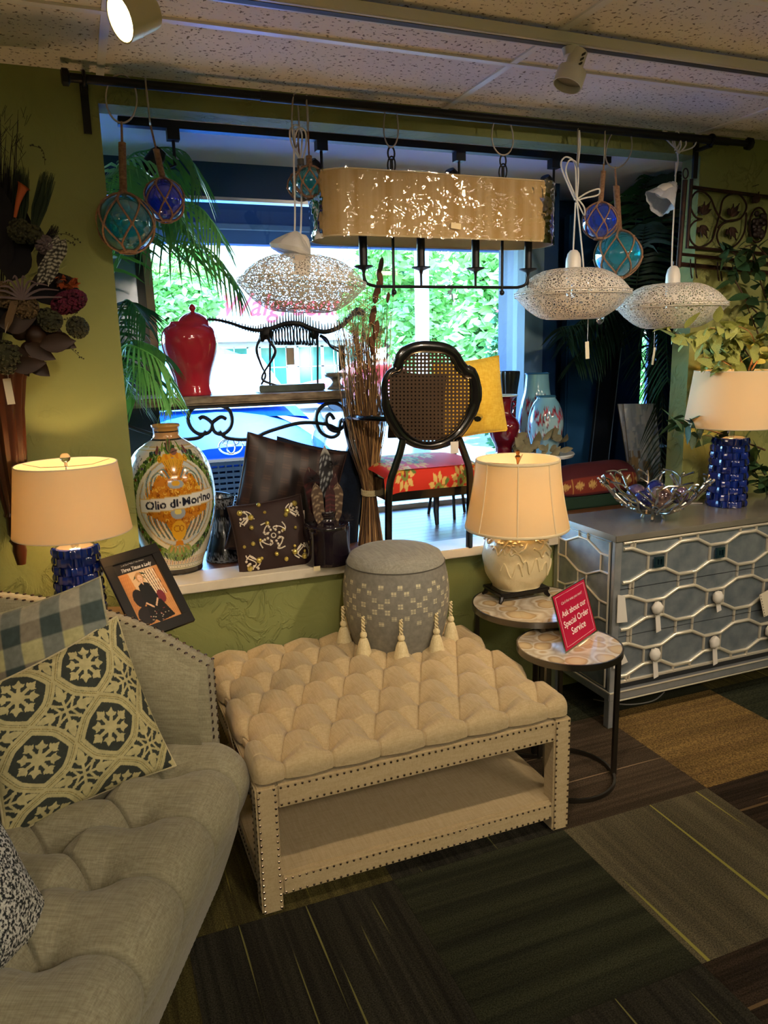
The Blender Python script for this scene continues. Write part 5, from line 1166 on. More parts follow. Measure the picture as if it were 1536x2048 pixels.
def pendant(label, cpx, cpy, R, H, cordpts, tilt=0, bag=False, tag=None, y=RY, socket=True):
    c = at(cpx, cpy, y=y); t = T('lace_pendant', label, 'pendant lamp', c-Vector((0, 0, H*.48)), 'white wire lace pendants')
    Q = Matrix.Rotation(tilt, 3, 'Y')
    prof = smooth_pts([Vector(p) for p in ((.045, .5*H, 0), (.12*R/.235, .47*H, 0), (.185*R/.235, .29*H, 0), (R*.97, .05*H, 0), (R, 0, 0), (R*.97, -.05*H, 0), (.19*R/.235, -.26*H, 0), (.145*R/.235, -.43*H, 0), (.105*R/.235, -.5*H, 0), (.03, -.5*H, 0))], 4)
    mb = MB().lathe([(p.x, p.y) for p in prof], n=72); mb.v = [tuple(c+Q@Vector(v)) for v in mb.v]
    obj('lace_shade', mb, LACE, t); wr = MB()
    for k in range(8):
        a = 2*PI*k/8+.3; wr.tube([c+Q@Vector((p.x*1.0*math.cos(a), p.x*math.sin(a), p.y)) for p in prof[::2]], .0012, 5)
    for rr_, zz in ((R, .008), (R*.995, -.008), (.105*R/.235, -.5*H), (.045, .5*H)): wr.tube([c+Q@Vector((rr_*math.cos(a), rr_*math.sin(a), zz)) for a in np.linspace(0, 2*PI, 60, endpoint=False)], .0016, 5, closed=True)
    obj('wire_frame', wr, M('lace_wire', 'CFC7BA', .5), t, kind='stuff')
    s = MB().lathe([(.004, .075), (.014, .072), (.024, .06), (.030, .035), (.031, .0), (.028, -.06), (.0, -.06)], n=20); s.v = [tuple(c+Q@(Vector(v)+Vector((0, 0, .5*H)))) for v in s.v]
    if socket: obj('socket', s, SOCK, t)
    obj('bulb', MB().ball(c+Q@Vector((0, 0, -.005)), (.026, .026, .034), 16, 10), clear('bulb_glass', 'F4F2EC', .35), t)
    for i_, pts in enumerate(cordpts): obj('cord', MB().tube(smooth_pts(pts, 5), .0032, 7), CORD, t)
    if tag:
        a, b_, w = tag; a = at(*a, y=y-.02); b_ = at(*b_, y=y-.02)
        tg = obj('tag_string', MB().tube([(a.x, a.y, c.z-.3*H), (b_.x, b_.y, b_.z)], .0008, 4), CORD, t); L = w[1]*dep(b_)/FPX; ww = w[0]*dep(b_)/FPX
        obj('paper_tag', MB().box(b_-Vector((0, 0, L/2)), (ww, .001, L), Matrix.Rotation(w[2], 3, 'Y')), M('tag_cream', 'D9D2BC', .7), tg, smooth=False)
    return t, c
def ppts(lst, y=RY, dy=None): return [at(px, py, y=y+(dy[i] if dy else 0)) for i, (px, py) in enumerate(lst)]
t1, c1 = pendant('left wire lace pendant tilted, with a white foam bag on top', 604, 568, .228, .185, [ppts([(588, 258), (588, 330), (590, 420), (589, 475)]), ppts([(600, 320), (603, 400), (601, 475)], dy=[.02]*3)], tilt=math.radians(3), tag=None)
lo = lambda lst: ppts(lst, dy=[.012*math.sin(i*2.1) for i in range(len(lst))])
obj('cord_bundle', MB().tube(smooth_pts(lo([(600, 320), (584, 290), (580, 262), (592, 250), (604, 270), (600, 325)]), 5), .0032, 7), CORD, t1)
obj('cord_bundle', MB().tube(smooth_pts(lo([(602, 325), (590, 285), (596, 258), (610, 262), (612, 290), (603, 330)]), 5), .0032, 7), CORD, t1)
obj('tie', MB().cyl(at(601, 318, y=RY-.01), at(602, 330, y=RY-.01), .012, 10), M('tie_grey', '55504A', .6), t1)
cb = at(586, 495, y=RY); mb = MB().lathe([(.010, .055), (.034, .038), (.062, .008), (.072, -.010), (.064, -.024), (.02, -.028)], n=36, fr=lambda r, z, a: r*(1+.10*math.sin(a*3+z*30)+.06*math.sin(a*7))); mb.v = [tuple(cb+Matrix.Rotation(math.radians(18), 3, 'Y')@Vector(v)) for v in mb.v]; obj('foam_bag', mb, FOIL, t1)
q = at(601, 530, y=RY-.16); obj('paper_tag', MB().box(q, (.036, .0015, .062)), M('tag_grey', 'B5A898', .7), t1, smooth=False)
t2, c2 = pendant('middle wire lace pendant with knotted white cord', 1145, 588, .235, .195, [lo([(1151, 405), (1149, 450), (1147, 490), (1146, 518)]), lo([(1154, 405), (1160, 460), (1166, 520), (1167, 545)])], tag=((1176, 640), (1175, 683), (9, 34, -.08)))
for pts in ([(1150, 400), (1128, 350), (1122, 325), (1134, 314), (1150, 330), (1152, 395)], [(1152, 395), (1132, 345), (1140, 320), (1156, 335), (1154, 400)], [(1152, 400), (1175, 385), (1198, 378), (1196, 390), (1170, 396), (1152, 402)], [(1153, 400), (1168, 430), (1168, 414), (1153, 395)], [(1156, 330), (1160, 290), (1158, 262), (1154, 330)]):
    obj('cord_bundle', MB().tube(smooth_pts(lo(pts), 5), .0032, 7), CORD, t2)
cb = at(1200, 635, y=RY+.02); mb = MB().ball(cb, (.022, .012, .03), 10, 6); obj('film_scrap', mb, FILM, t2)
cb = at(1165, 580, y=RY-.0); obj('inner_wrap', MB().lathe([(.02, .055), (.045, .03), (.05, -.03), (.02, -.05)], cb, 18, fr=lambda r, z, a: r*(1+.12*math.sin(a*5+z*80))), FILM, t2)
t3, c3 = pendant('right wire lace pendant on a straight cord', 1343, 612, .232, .185, [lo([(1352, 325), (1349, 400), (1345, 480), (1343, 545)])], tag=((1309, 660), (1308, 695), (5, 34, .12)))
for pts in ([(1354, 300), (1330, 275), (1325, 262), (1345, 272), (1352, 300)], [(1352, 300), (1345, 280), (1355, 262), (1362, 290), (1354, 305)], [(1352, 305), (1385, 295), (1392, 278), (1375, 270), (1362, 285), (1350, 300)], [(1353, 300), (1366, 275), (1372, 290), (1356, 308)], [(1354, 300), (1356, 325), (1350, 352)]):
    obj('cord_bundle', MB().tube(smooth_pts(lo(pts), 5), .0032, 7), CORD, t3)
cb = at(1330, 392, y=RY-.03); mb = MB().lathe([(.008, .07), (.022, .06), (.040, .02), (.054, -.022), (.062, -.045)], n=30, fr=lambda r, z, a: r*(1+.16*math.sin(a*3+z*20)+.07*math.sin(a*8+z*60))); mb.v = [tuple(cb+Matrix.Rotation(math.radians(42), 3, 'Y')@Vector(v)) for v in mb.v]
bagw = single('wrapped_canopy', mb, M('foam_film', 'DEDFE3', .3, trans=.35, ior=1.05, bump=(40, 1, .006)), 'white ceiling canopy wrapped in clear film hanging above the right lace pendant', 'packaging', cb)
obj('canopy_plate', MB().ball(cb+Vector((0, 0, .02)), (.04, .04, .03), 16, 8), SOCK, bagw); bagw.children[0].parent = bagw; 
bpy.data.objects[bagw.children[0].name].matrix_parent_inverse = Matrix()
# drum chandelier
LX0, LX1 = at(637, 400, y=2.60).x+.012, at(1138, 430, y=2.60).x-.012; CYc = 2.725; Rr = .128; zt, zb = 2.168, 1.955
ch_ = T('chandelier', 'oval drum-shade chandelier in gold fabric wrapped in clear plastic, with black candle arms', 'chandelier', ((LX0+LX1)/2, CYc, 1.78))
def stadium(R, z, n=24, off=0):
    P = []
    for k in range(n+1): a = -PI/2+PI*k/n; P.append(((LX1-Rr)+R*math.cos(a), CYc+R*math.sin(a), z))
    for x in np.linspace(LX1-Rr, LX0+Rr, 14)[1:-1]: P.append((x, CYc+R, z))
    for k in range(n+1): a = PI/2+PI*k/n; P.append(((LX0+Rr)+R*math.cos(a), CYc+R*math.sin(a), z))
    for x in np.linspace(LX0+Rr, LX1-Rr, 14)[1:-1]: P.append((x, CYc-R, z))
    return P
GOLD = shade_mat('gold_silk', 'DFC596', .35, var=('CBA970', 30, (1, 1, .03)))
obj('drum_shade', MB().grid(np.array([stadium(Rr, z) for z in np.linspace(zb, zt, 6)]), None, True), GOLD, ch_)
obj('shade_lining', MB().grid(np.array([stadium(Rr-.003, z) for z in np.linspace(zb, zt, 3)]), None, True), shade_mat('lining_cream', 'D9C6A4', .3), ch_)
for z in (zb, zt): obj('shade_rim', MB().tube(stadium(Rr, z), .003, 6, closed=True), M('rim_beige', 'C9B48C', .7), ch_)
nz = np.random.RandomState(2); P = []
for z in np.linspace(zb-.006, zt+.006, 16):
    ring_ = stadium(Rr+.004, z); P.append([(x+.0022*math.sin(i*1.7+z*90), y+.0022*math.sin(i*2.3+z*70), zz) for i, (x, y, zz) in enumerate(ring_)])
obj('plastic_wrap', MB().grid(np.array(P), None, True), clear('crinkled_film', 'F8F8F6', .15, .04, (17, .6, .016)), ch_)
q = at(912, 452, y=CYc-Rr-.008); obj('sticker', MB().box(q, (.04, .001, .02), Matrix.Rotation(.1, 3, 'Y')), M('sticker_cream', 'E0CC9C', .6), ch_, smooth=False)
BARZ = 1.795; x0c, x1c = at(727, 560, y=CYc).x, at(1056, 560, y=CYc).x
bar = smooth_pts([(x0c, CYc, BARZ+.045), (x0c+.012, CYc, BARZ+.012), (x0c+.05, CYc, BARZ)], 5)+smooth_pts([(x1c-.05, CYc, BARZ), (x1c-.012, CYc, BARZ+.012), (x1c, CYc, BARZ+.045)], 5)
obj('arm_bar', MB().tube(bar, .0058, 8), IRON, ch_)
for i_, px in enumerate((727, 842, 951, 1056)):
    x = at(px, 530, y=CYc).x; cs = obj('candle_arm', MB().lathe([(.005, BARZ), (.005, BARZ+.045), (.009, BARZ+.058), (.034, BARZ+.068), (.036, BARZ+.072), (.010, BARZ+.074), (.012, BARZ+.085)], (x, CYc, 0), 20), IRON, ch_)
    obj('candle_sleeve', MB().cyl((x, CYc, BARZ+.07), (x, CYc, BARZ+.20), .0155, 16), IRON, cs)
for px, key in ((787, 'c1'), (1004, 'c2')):
    x = at(px, 540, y=CYc).x; top = rings[key]; obj('hanging_stem', MB().tube([(x, CYc, BARZ-.012), (x, CYc, top.z-.10)], .0058, 8), IRON, ch_); obj('ball_end', MB().ball((x, CYc, BARZ-.02), .0105, 12, 8), IRON, ch_)
    mb = MB(); cx_ = x
    mb.tube([(cx_+.013*math.cos(a), CYc-.0, top.z-.022+.022*math.sin(a)) for a in np.linspace(0, 2*PI, 16, endpoint=False)], .0035, 6, closed=True)
    mb.tube([(cx_-.010*math.cos(a)*1.0, CYc+.012*math.cos(a), top.z-.062+.03*math.sin(a)) for a in np.linspace(0, 2*PI, 16, endpoint=False)], .003, 6, closed=True); mb.tube([(cx_, CYc, top.z-.04), (cx_, CYc, top.z-.11)], .006, 8)
    obj('hanging_loop', mb, IRON, ch_)
# ================================================================== BLACK TRACK IN THE DISPLAY BAY
BT = T('lighting_track', 'black ceiling track inside the display bay', 'lighting track', (1.3, 3.09, 2.372)); obj('rail', MB().bb(at(236, 250, y=3.09).x, at(1217, 325, y=3.09).x, 3.07, 3.11, 2.372, 2.399), IRON, BT, smooth=False)
for px, py, k, lab in ((345, 262, 0, 'black display spotlight behind the palm fronds'), (642, 292, 1, 'black display spotlight left of the drum shade'), (918, 312, 2, 'black display spotlight above the middle of the drum shade'), (1108, 328, 3, 'black display spotlight above the right end of the drum shade')):
    x = at(px, py, y=3.09).x; t = T('track_spotlight', lab, 'spotlight', (x, 3.09, 2.371), 'black track spotlights')
    obj('mount', MB().bb(x-.022, x+.022, 3.07, 3.11, 2.335, 2.372), IRON, t, smooth=False); obj('yoke', MB().tube([(x, 3.09, 2.335), (x, 3.09, 2.25), (x-.03, 3.09, 2.24)], .006, 6), IRON, t)
    d_ = Vector((.35, .2, -.6)).normalized() if k != 0 else Vector((-.4, .1, -.5)).normalized(); a = Vector((x-.045, 3.09, 2.30))
    obj('housing', MB().tube([a, a+d_*.02, a+d_*.09, a+d_*.095], [.02, .03, .032, .03], 16), IRON, t); obj('lamp_disc', MB().tube([a+d_*.0955, a+d_*.098], [.027, .027], 16), MATS['spot_off'], t)
# ================================================================== WALL RACK
RUST = M('rusty_iron', '3E2418', .5, .5, var=('1E1512', 30, .2)); yk = 2.785
rk = T('wall_rack', 'rusty iron wall rack with scrollwork and hooks on the green wall at the right', 'wall rack', at(1380, 530, y=yk))
def Pk(lst, y=yk, k=6): return smooth_pts([at(a, b, y=y) for a, b in lst], k)
obj('post', MB().tube([at(1370, 360, y=yk-.03), at(1357, 535, y=yk-.03)], .011, 8), RUST, rk); obj('post', MB().tube([at(1383, 358, y=yk), at(1374, 497, y=yk)], .008, 8), RUST, rk)
obj('ring', MB().tube([at(1371, 347, y=yk-.03)+Vector((.014*math.cos(a), 0, .02*math.sin(a))) for a in np.linspace(0, 2*PI, 20, endpoint=False)], .003, 6, closed=True), RUST, rk)
for a, b_, r in (((1381, 374), (1640, 407), .008), ((1372, 494), (1640, 516), .006), ((1360, 508), (1640, 538), .007), ((1345, 527), (1640, 556), .010)): obj('rail', MB().tube([at(*a, y=yk), at(*b_, y=yk)], r, 8), RUST, rk)
for lst in ([(1404, 438), (1390, 433), (1380, 410), (1388, 388), (1403, 382), (1420, 395), (1430, 418), (1438, 432), (1450, 441), (1462, 441), (1482, 436), (1493, 412), (1480, 390), (1462, 388), (1446, 400), (1440, 425), (1436, 440), (1432, 455), (1424, 480), (1410, 491), (1396, 494), (1382, 482), (1378, 460), (1388, 444), (1404, 438)],
            [(1458, 442), (1443, 450), (1434, 470), (1440, 490), (1456, 496), (1474, 488), (1488, 466), (1492, 440), (1492, 425)], [(1462, 441), (1450, 444), (1436, 455)]):
    obj('scroll', MB().tube(Pk(lst), .0045, 6), RUST, rk)
c = at(1516, 450, y=yk); obj('oval_ring', MB().tube([c+Vector((.052*math.cos(a), 0, .075*math.sin(a))) for a in np.linspace(0, 2*PI, 30, endpoint=False)], .0045, 6, closed=True), RUST, rk)
mb = MB(); rr = random.Random(4)
for k in range(26): mb.ball(c+Vector((rr.uniform(-.034, .034), -.006, rr.uniform(-.055, .055))), (.014, .009, .014), 7, 5)
obj('fruit_cluster', mb, M('dark_cast', '241614', .5, .3), rk, kind='stuff')
def leafrel(cx_, cy_, ang, sz, flip=1):
    c = at(cx_, cy_, y=yk-.004); mb = MB()
    for da, L in ((-.5, .8), (0, 1), (.5, .75)):
        a = ang+da*flip; q = [c+Vector((math.cos(a)*L*sz*t, -.004*math.sin(PI*t), math.sin(a)*L*sz*t)) for t in np.linspace(0, 1, 7)]
        mb.tube(q, [(.004, .011*math.sin(PI*min(1, t+.12))+.001) for t in np.linspace(0, 1, 7)], 6, flat=(0, 1, 0))
    h = [c+Vector((math.cos(ang+PI)*.02*t-.012*math.sin(t*3), 0, flip*.035*t*math.sin(ang+1.57)+.02*math.sin(t*4)*flip)) for t in np.linspace(0, 1, 8)]; mb.tube(h, .0055, 6); obj('leaf_ornament', mb, RUST, rk)
for a in ((1404, 428, .9, .07, 1), (1402, 452, -.9, .065, -1), (1462, 432, .9, .07, 1), (1460, 456, -.9, .065, -1)): leafrel(*a)
leafrel(1510, 405, 1.2, .05)
for px, py in ((1378, 528), (1388, 528), (1432, 534), (1438, 534)):
    h = at(px, py, y=yk-.006); obj('hook', MB().tube(smooth_pts([h+Vector((.008, .0, .012)), h+Vector((0, -.008, .018)), h+Vector((0, -.01, -.01)), h+Vector((.004, -.014, -.05)), h+Vector((-.006, -.03, -.062)), h+Vector((-.018, -.035, -.045))], 4), .003, 6), RUST, rk)
ns_ = at(1510, 373, y=2.8); single('nail', MB().tube([(ns_.x-.01, 2.806, ns_.z), (ns_.x-.01, 2.77, ns_.z+.002)], .0015, 5), IRON, 'lone nail in the green wall above the iron rack', 'nail', (ns_.x-.01, 2.806, ns_.z))
# ================================================================== LEFT WALL POCKET WITH DRIED FLOWERS
MAH = M('mahogany', '45200F', .3, var=('2A130A', 12, .25, (1, 1, .15)), coat=.3)
vy = 2.70; vt, vb = at(38, 735, y=vy), at(30, 1132, y=vy)
def fl_(r, z, a): return r*(1+.07*math.cos(a*12)) if z > vb.z+.17 else r
vz = T('wall_vase', 'fluted dark wood wall vase tapering to a turned finial, left wall', 'wall vase', (at(18, 1100, y=vy).x, vy, vb.z)); vx = at(14, 900, y=vy).x
H_ = vt.z-vb.z; R0 = at(52, 735, y=vy).x-vx
pr = [(.0, 0), (.014, .004), (.017, .02), (.022, .05), (.020, .07), (.028, .085), (.022, .095), (.030, .11), (.030, .16), (.036, .17), (.030, .18), (.040, .25), (.052, H_*.55), (.062, H_*.8), (R0*.9, H_*.94), (R0*1.05, H_), (R0, H_+.008), (.05, H_+.002)]
obj('body', MB().lathe([(a, vb.z+b) for a, b in pr], (vx, vy, 0), 72, fr=fl_), MAH, vz); obj('wall_plate', MB().bb(vx-.03, vx+.03, vy+.05, 2.805, vb.z+.3, vb.z+.5), MAH, vz, smooth=False)
obj('price_string', MB().tube([at(14, 735, y=vy-.08), at(17, 760, y=vy-.09)], .001, 4), CORD, vz); q = at(18, 783, y=vy-.092); obj('price_tag', MB().box(q, (.022, .001, .078), Matrix.Rotation(-.06, 3, 'Y')), M('tag_cream', 'D9D2BC', .7), vz, smooth=False)
da = T('dried_arrangement', 'dried flower and feather arrangement in the fluted wall vase', 'dried flowers', (vx, vy, vt.z-.02)); rr = random.Random(11)
ayy = 2.60
def V3(px, py, dy=0): return at(px, py, y=ayy+dy)
DK = M('dried_dark', '17151A', .9); DG = M('dried_olive', '4A4A30', .9, var=('2E2E22', 30, .2)); DB = M('dried_bronze', '38200F', .5, .2, var=('1E110A', 20, .3)); OR = M('dried_orange', 'B0552A', .8); PU = M('dried_crimson', '6A1836', .9, var=('3A0C20', 60, .2)); TN = M('dried_tan', '7E6646', .9, var=('4E3E28', 60, .2)); AP = M('air_plant', '6A5A5E', .8); GS = M('grass_green', '20301F', .8, var=('33402A', 20, .2))
base = V3(0, 700)
for k in range(34):
    a = rr.uniform(0, 1); tx, ty = rr.uniform(-60, 40), rr.uniform(215, 420); m = [base, V3((tx)*.5+rr.uniform(-14, 14), 520, rr.uniform(-.03, .03)), V3(tx, ty, rr.uniform(-.05, .05))]
    if k == 0: mb = MB()
    mb.tube(smooth_pts(m, 4), [.0016]*8+[.0006], 4)
    e_ = m[-1]
    for j in range(5): q = e_+Vector((rr.uniform(-.02, .02), rr.uniform(-.02, .02), rr.uniform(-.06, .0))); mb.tube([q, q+Vector((rr.uniform(-.03, .03), 0, .03))], .0007, 4)
obj('wispy_stems', mb, DK, da, kind='stuff')
def brushes(cx_, cy_, tx, ty, n, w, m, name):
    mb = MB(); 
    for k in range(n):
        s = rr.uniform(-1, 1); e = V3(tx+s*w+rr.uniform(-3, 3), ty+abs(s)*w*.6+rr.uniform(-8, 18), rr.uniform(-.04, .04)); b0 = V3(cx_+s*w*.25, cy_+rr.uniform(-10, 10), rr.uniform(-.02, .02)); mid = (b0+e)/2+Vector((s*.008, 0, 0)); mb.tube([b0, mid, e], [.0018, .0016, .0005], 4)
    obj(name, mb, m, da, kind='stuff')
brushes(65, 470, 94, 345, 110, 16, GS, 'grass_brush'); brushes(40, 460, 42, 335, 110, 16, GS, 'grass_brush'); brushes(5, 480, 8, 330, 150, 34, DK, 'grass_brush'); brushes(88, 500, 108, 455, 60, 9, DK, 'grass_brush')
P = smooth_pts([V3(30, 435, -.06), V3(36, 405, -.06), V3(45, 378, -.06), V3(48, 372, -.06)], 4); obj('orange_bloom', MB().tube(P, [.004+.018*(i/len(P))**1.5 for i in range(len(P))], 10), OR, da)
for px, py, r, m, nm in ((136, 567, .026, OR, 'orange_petal'), (122, 562, .018, DB, 'orange_petal')): mb = leafcloud([(tuple(V3(px, py, -.06)), r)], 26, r*.6, px); obj(nm, mb, m, da, kind='stuff')
def puff(px, py, rpx, m, nm, n=260, sq=(1, 1), s=.0045, dy=-.07, rot=0):
    c = V3(px, py, dy); sc = dep(c)/FPX; mb = MB(); r = random.Random(px)
    mb.ball(c, (rpx*sc*.85*sq[0], rpx*sc*.8, rpx*sc*.85*sq[1]), 12, 8, Matrix.Rotation(rot, 3, 'Y'))
    for k in range(n):
        u, th_ = r.uniform(-1, 1), r.uniform(0, 2*PI); q = (1-u*u)**.5; p = Matrix.Rotation(rot, 3, 'Y')@Vector((q*math.cos(th_)*rpx*sc*sq[0], q*math.sin(th_)*rpx*sc, u*rpx*sc*sq[1])); mb.ball(c+p, s, 5, 3)
    obj(nm, mb, m, da)
puff(50, 614, 24, TN, 'seed_head'); puff(138, 604, 27, PU, 'cockscomb_flower', 420, (1.25, .75), .005, -.07, -.35); puff(100, 640, 22, DG, 'moss_ball', 200); puff(155, 655, 20, DG, 'moss_ball', 160); puff(40, 462, 22, DG, 'moss_ball', 150); puff(66, 470, 18, DG, 'moss_ball', 120); puff(4, 590, 24, TN, 'seed_head'); puff(10, 715, 32, DG, 'moss_ball', 260); puff(90, 490, 17, AP, 'thistle_head', 200)
for px, py, r, nm in ((72, 672, 22, 'pod'), (40, 665, 16, 'pod'), (60, 700, 18, 'pod')): c = V3(px, py, -.05); obj(nm, MB().ball(c, r*dep(c)/FPX, 14, 10), DB, da)
# big dark leaves, bronze leaves
def bigleaf(c, d_, L, w, m, nm, cup=.25, par=None, up=(0, -1, 0), nseg=7):
    c = Vector(c); d_ = Vector(d_).normalized(); s = d_.cross(Vector(up)); s = s.normalized() if s.length > .01 else Vector((1, 0, 0)); n_ = s.cross(d_); rows_ = []
    for i in range(nseg+1):
        t = i/nseg; p = c+d_*L*t+n_*(-cup*L*t*t*.4); ww = w/2*math.sin(PI*min(.999, (t*.96+.03))**.85)+.0003; rows_.append([tuple(p-s*ww+n_*ww*.35), tuple(p), tuple(p+s*ww+n_*ww*.35)])
    return obj(nm, MB().grid(np.array(rows_)), m, par or da)
for (px, py, dx, dz, L, w) in ((20, 560, .2, .5, .14, .09), (60, 590, 1, .35, .14, .10), (90, 575, .9, -.1, .10, .07), (10, 540, -.2, 1, .16, .09), (35, 520, .3, 1, .14, .08), (80, 540, .7, .9, .10, .06), (0, 600, .3, -.4, .14, .12), (30, 640, .9, -.4, .15, .10), (0, 500, .1, 1, .18, .1), (60, 620, .6, -.8, .12, .09)): bigleaf(V3(px, py, rr.uniform(-.03, .02)), (dx, -.1, dz), L, w, DK, 'dark_leaf')
for (px, py, dx, dz, L, w) in ((50, 650, 1, -.2, .10, .06), (80, 690, 1, .1, .10, .055), (50, 690, .9, -.5, .09, .05), (20, 690, .4, -.9, .10, .06), (100, 670, .9, -.5, .08, .05), (60, 720, .5, -.5, .07, .05), (0, 650, 1, .2, .1, .07), (20, 735, .9, .1, .10, .05)): bigleaf(V3(px, py, rr.uniform(-.09, -.03)), (dx, -.1, dz), L, w, DB, 'bronze_leaf')
for k in range(10):
    a = PI*.02+PI*.96*k/9; c = V3(44, 598, -.10); L = rr.uniform(.07, .11); P = smooth_pts([c, c+Vector((math.cos(a)*L*.5, -.01, math.sin(a)*L*.6)), c+Vector((math.cos(a)*L, -.02, math.sin(a)*L*.55))], 4); obj('air_plant_leaf', MB().tube(P, [.0045*(1-i/len(P))+.0008 for i in range(len(P))], 5), AP, da)
FE = canvas_f = Canvas(60, 160, '2A2724')
for k in range(14): canvas_f.stroke([(0, k*12+6), (15, k*12+1), (30, k*12-3), (45, k*12+1), (60, k*12+6)], 3.4, 'B8B2A0')
def feather(par, c, d_, L, w, cvs, nm='feather', bend=.2, up=(0, -1, 0)):
    c = Vector(c); d_ = Vector(d_).normalized(); s = d_.cross(Vector(up)).normalized(); n_ = s.cross(d_); nu, nv = 26, 9; P = np.zeros((nu, nv, 3)); U = np.zeros((nu, nv)); V = np.zeros((nu, nv))
    for i in range(nu):
        t = i/(nu-1); ww = w/2*(min(1, t*3.2+.05)**.7)*(1-max(0, (t-.75)/.25)**2*.8)
        for j in range(nv):
            q = j/(nv-1)*2-1; P[i, j] = c+d_*L*(t-.04*abs(q))+s*ww*q+n_*(bend*L*t*t*-.3+abs(q)*ww*.2); U[i, j] = j/(nv-1); V[i, j] = 1-t
    f = obj(nm, MB().grid(P, cvs.sample(U, V)), PAINT('feather_paint', .8), par); obj('quill', MB().tube([c-d_*L*.08, c+d_*L*.5-n_*bend*L*.075-n_*.0008, c+d_*L*.97-n_*bend*L*.28], [.0012, .0009, .0004], 5), M('quill_pale', 'B8AE98', .5), f); return f
feather(da, V3(78, 565, -.09), (.55, 0, .8), .15, .045, FE); feather(da, V3(98, 565, -.09), (.25, 0, .9), .14, .04, FE)
tf = canvas_t = Canvas(60, 160, '6A5236'); feather(da, V3(12, 660, -.10), (.35, 0, .9), .11, .02, canvas_t)
for pts in ([(100, 470), (130, 468), (158, 482)], [(105, 485), (130, 480), (150, 490)], [(90, 330), (85, 300), (60, 290)], [(120, 680), (145, 700), (165, 718)], [(90, 690), (82, 715), (84, 722)], [(100, 620), (130, 640), (155, 625)]):
    P = smooth_pts([V3(a, b, -.06) for a, b in pts], 5); mb = MB().tube(P, .001, 4)
    for p in P[2:]: mb.ball(p+Vector((rr.uniform(-.004, .004), 0, rr.uniform(-.004, .004))), .0026, 5, 4)
    obj('sprig', mb, DG, da)
# ================================================================== FICUS AT THE RIGHT
fy = 2.68; FB = T('ficus_tree', 'artificial variegated ficus with green and yellow-green leaves behind the right blue lamp', 'plant', (3.28, 2.62, 0))
TRK = M('ficus_trunk', '5A4030', .8, var=('3A281E', 20, .3)); FL = M('ficus_leaf_light', '8E9A4C', .55, var=('B4B468', 25, .2)); FD = M('ficus_leaf_dark', '24402A', .5, var=('3A5A34', 25, .2))
pot = obj('pot', MB().lathe([(0, 0), (.09, 0), (.115, .2), (.12, .21), (.10, .2), (0, .19)], (3.28, 2.62, 0), 28), M('pot_dark', '2A2420', .5), FB)
tk = [(3.28, 2.62, .18), (3.26, 2.64, .8), (3.22, 2.66, 1.3), (3.16, 2.66, 1.7), (3.14, 2.66, 2.1), (3.12, 2.65, 2.3)]
obj('trunk', MB().tube(smooth_pts(tk, 5), [.018-.0004*i for i in range(26)], 8), TRK, FB)
tk2 = [(3.27, 2.60, .9), (3.10, 2.62, 1.5), (3.06, 2.64, 1.9)]; obj('trunk', MB().tube(smooth_pts(tk2, 5), .010, 7), TRK, FB)
lm = {}
def leafmesh(m):
    rows_ = []
    for i in range(7):
        t = i/6; ww = .24*math.sin(PI*min(.999, t*.95+.03)**.75); rows_.append([(t, -ww, .10*abs(ww)*2-.10*t*t), (t, 0, -.10*t*t), (t, ww, .10*abs(ww)*2-.10*t*t)])
    o = obj('leaf', MB().grid(np.array(rows_)), m, FB, local=True); me = o.data; bpy.data.objects.remove(o); return me
LL, LD = leafmesh(FL), leafmesh(FD); rf = random.Random(21)
def addleaf(p, d_, L, me):
    o = bpy.data.objects.new('leaf', me); COL.objects.link(o); o.parent = FB; d_ = Vector(d_).normalized(); q = d_.to_track_quat('X', 'Z'); mtx = Matrix.Translation(Vector(p)) @ q.to_matrix().to_4x4() @ Matrix.Rotation(rf.uniform(-.9, .9), 4, 'X') @ Matrix.Scale(L, 4)
    o.matrix_local = TM[FB.name].inverted() @ mtx
def branch(pts, y0, y1, n, L, me, spread=18):
    m = len(pts); W3 = [at(px, py, y=y0+(y1-y0)*i/(m-1)) for i, (px, py) in enumerate(pts)]; P = smooth_pts(W3, 5)
    obj('branch', MB().tube(P, [.0045*(1-i/len(P)*.7) for i in range(len(P))], 6), TRK if me is LD else M('twig_tan', 'A9764A', .7), FB)
    for k in range(n):
        i = rf.randrange(len(P)//4, len(P)); p = P[i]+Vector((rf.uniform(-1, 1), rf.uniform(-1, .5), rf.uniform(-1, 1)))*.025; d0 = (P[min(i+1, len(P)-1)]-P[i-1]).normalized(); addleaf(p, d0*.6+Vector((rf.uniform(-.7, .7), rf.uniform(-.7, .4), rf.uniform(-.9, .35))), L*rf.uniform(.7, 1.25), me)
for pts, n in (([(1490, 745), (1450, 705), (1400, 680), (1350, 668)], 26), ([(1490, 745), (1470, 690), (1450, 665), (1420, 655)], 20), ([(1495, 745), (1510, 700), (1500, 665), (1470, 650)], 16), ([(1500, 745), (1530, 700), (1555, 670)], 14), ([(1480, 740), (1440, 720), (1410, 715)], 14)): branch(pts, 2.66, 2.50, int(n*1.5), .092, LL)
for pts, n in (([(1530, 560), (1500, 540), (1460, 500), (1440, 510)], 10), ([(1530, 640), (1500, 610), (1470, 560), (1465, 530)], 16), ([(1530, 700), (1505, 640), (1490, 600)], 12), ([(1540, 520), (1510, 490), (1480, 500)], 10), ([(1530, 900), (1450, 870), (1380, 850), (1350, 842)], 26), ([(1530, 950), (1510, 920), (1480, 890), (1410, 870)], 20), ([(1540, 1000), (1520, 960), (1500, 930)], 22), ([(1530, 800), (1490, 700), (1420, 690)], 16), ([(1540, 620), (1520, 560), (1500, 490)], 14)): branch(pts, 2.72, 2.66, int(n*1.3), .085, LD)
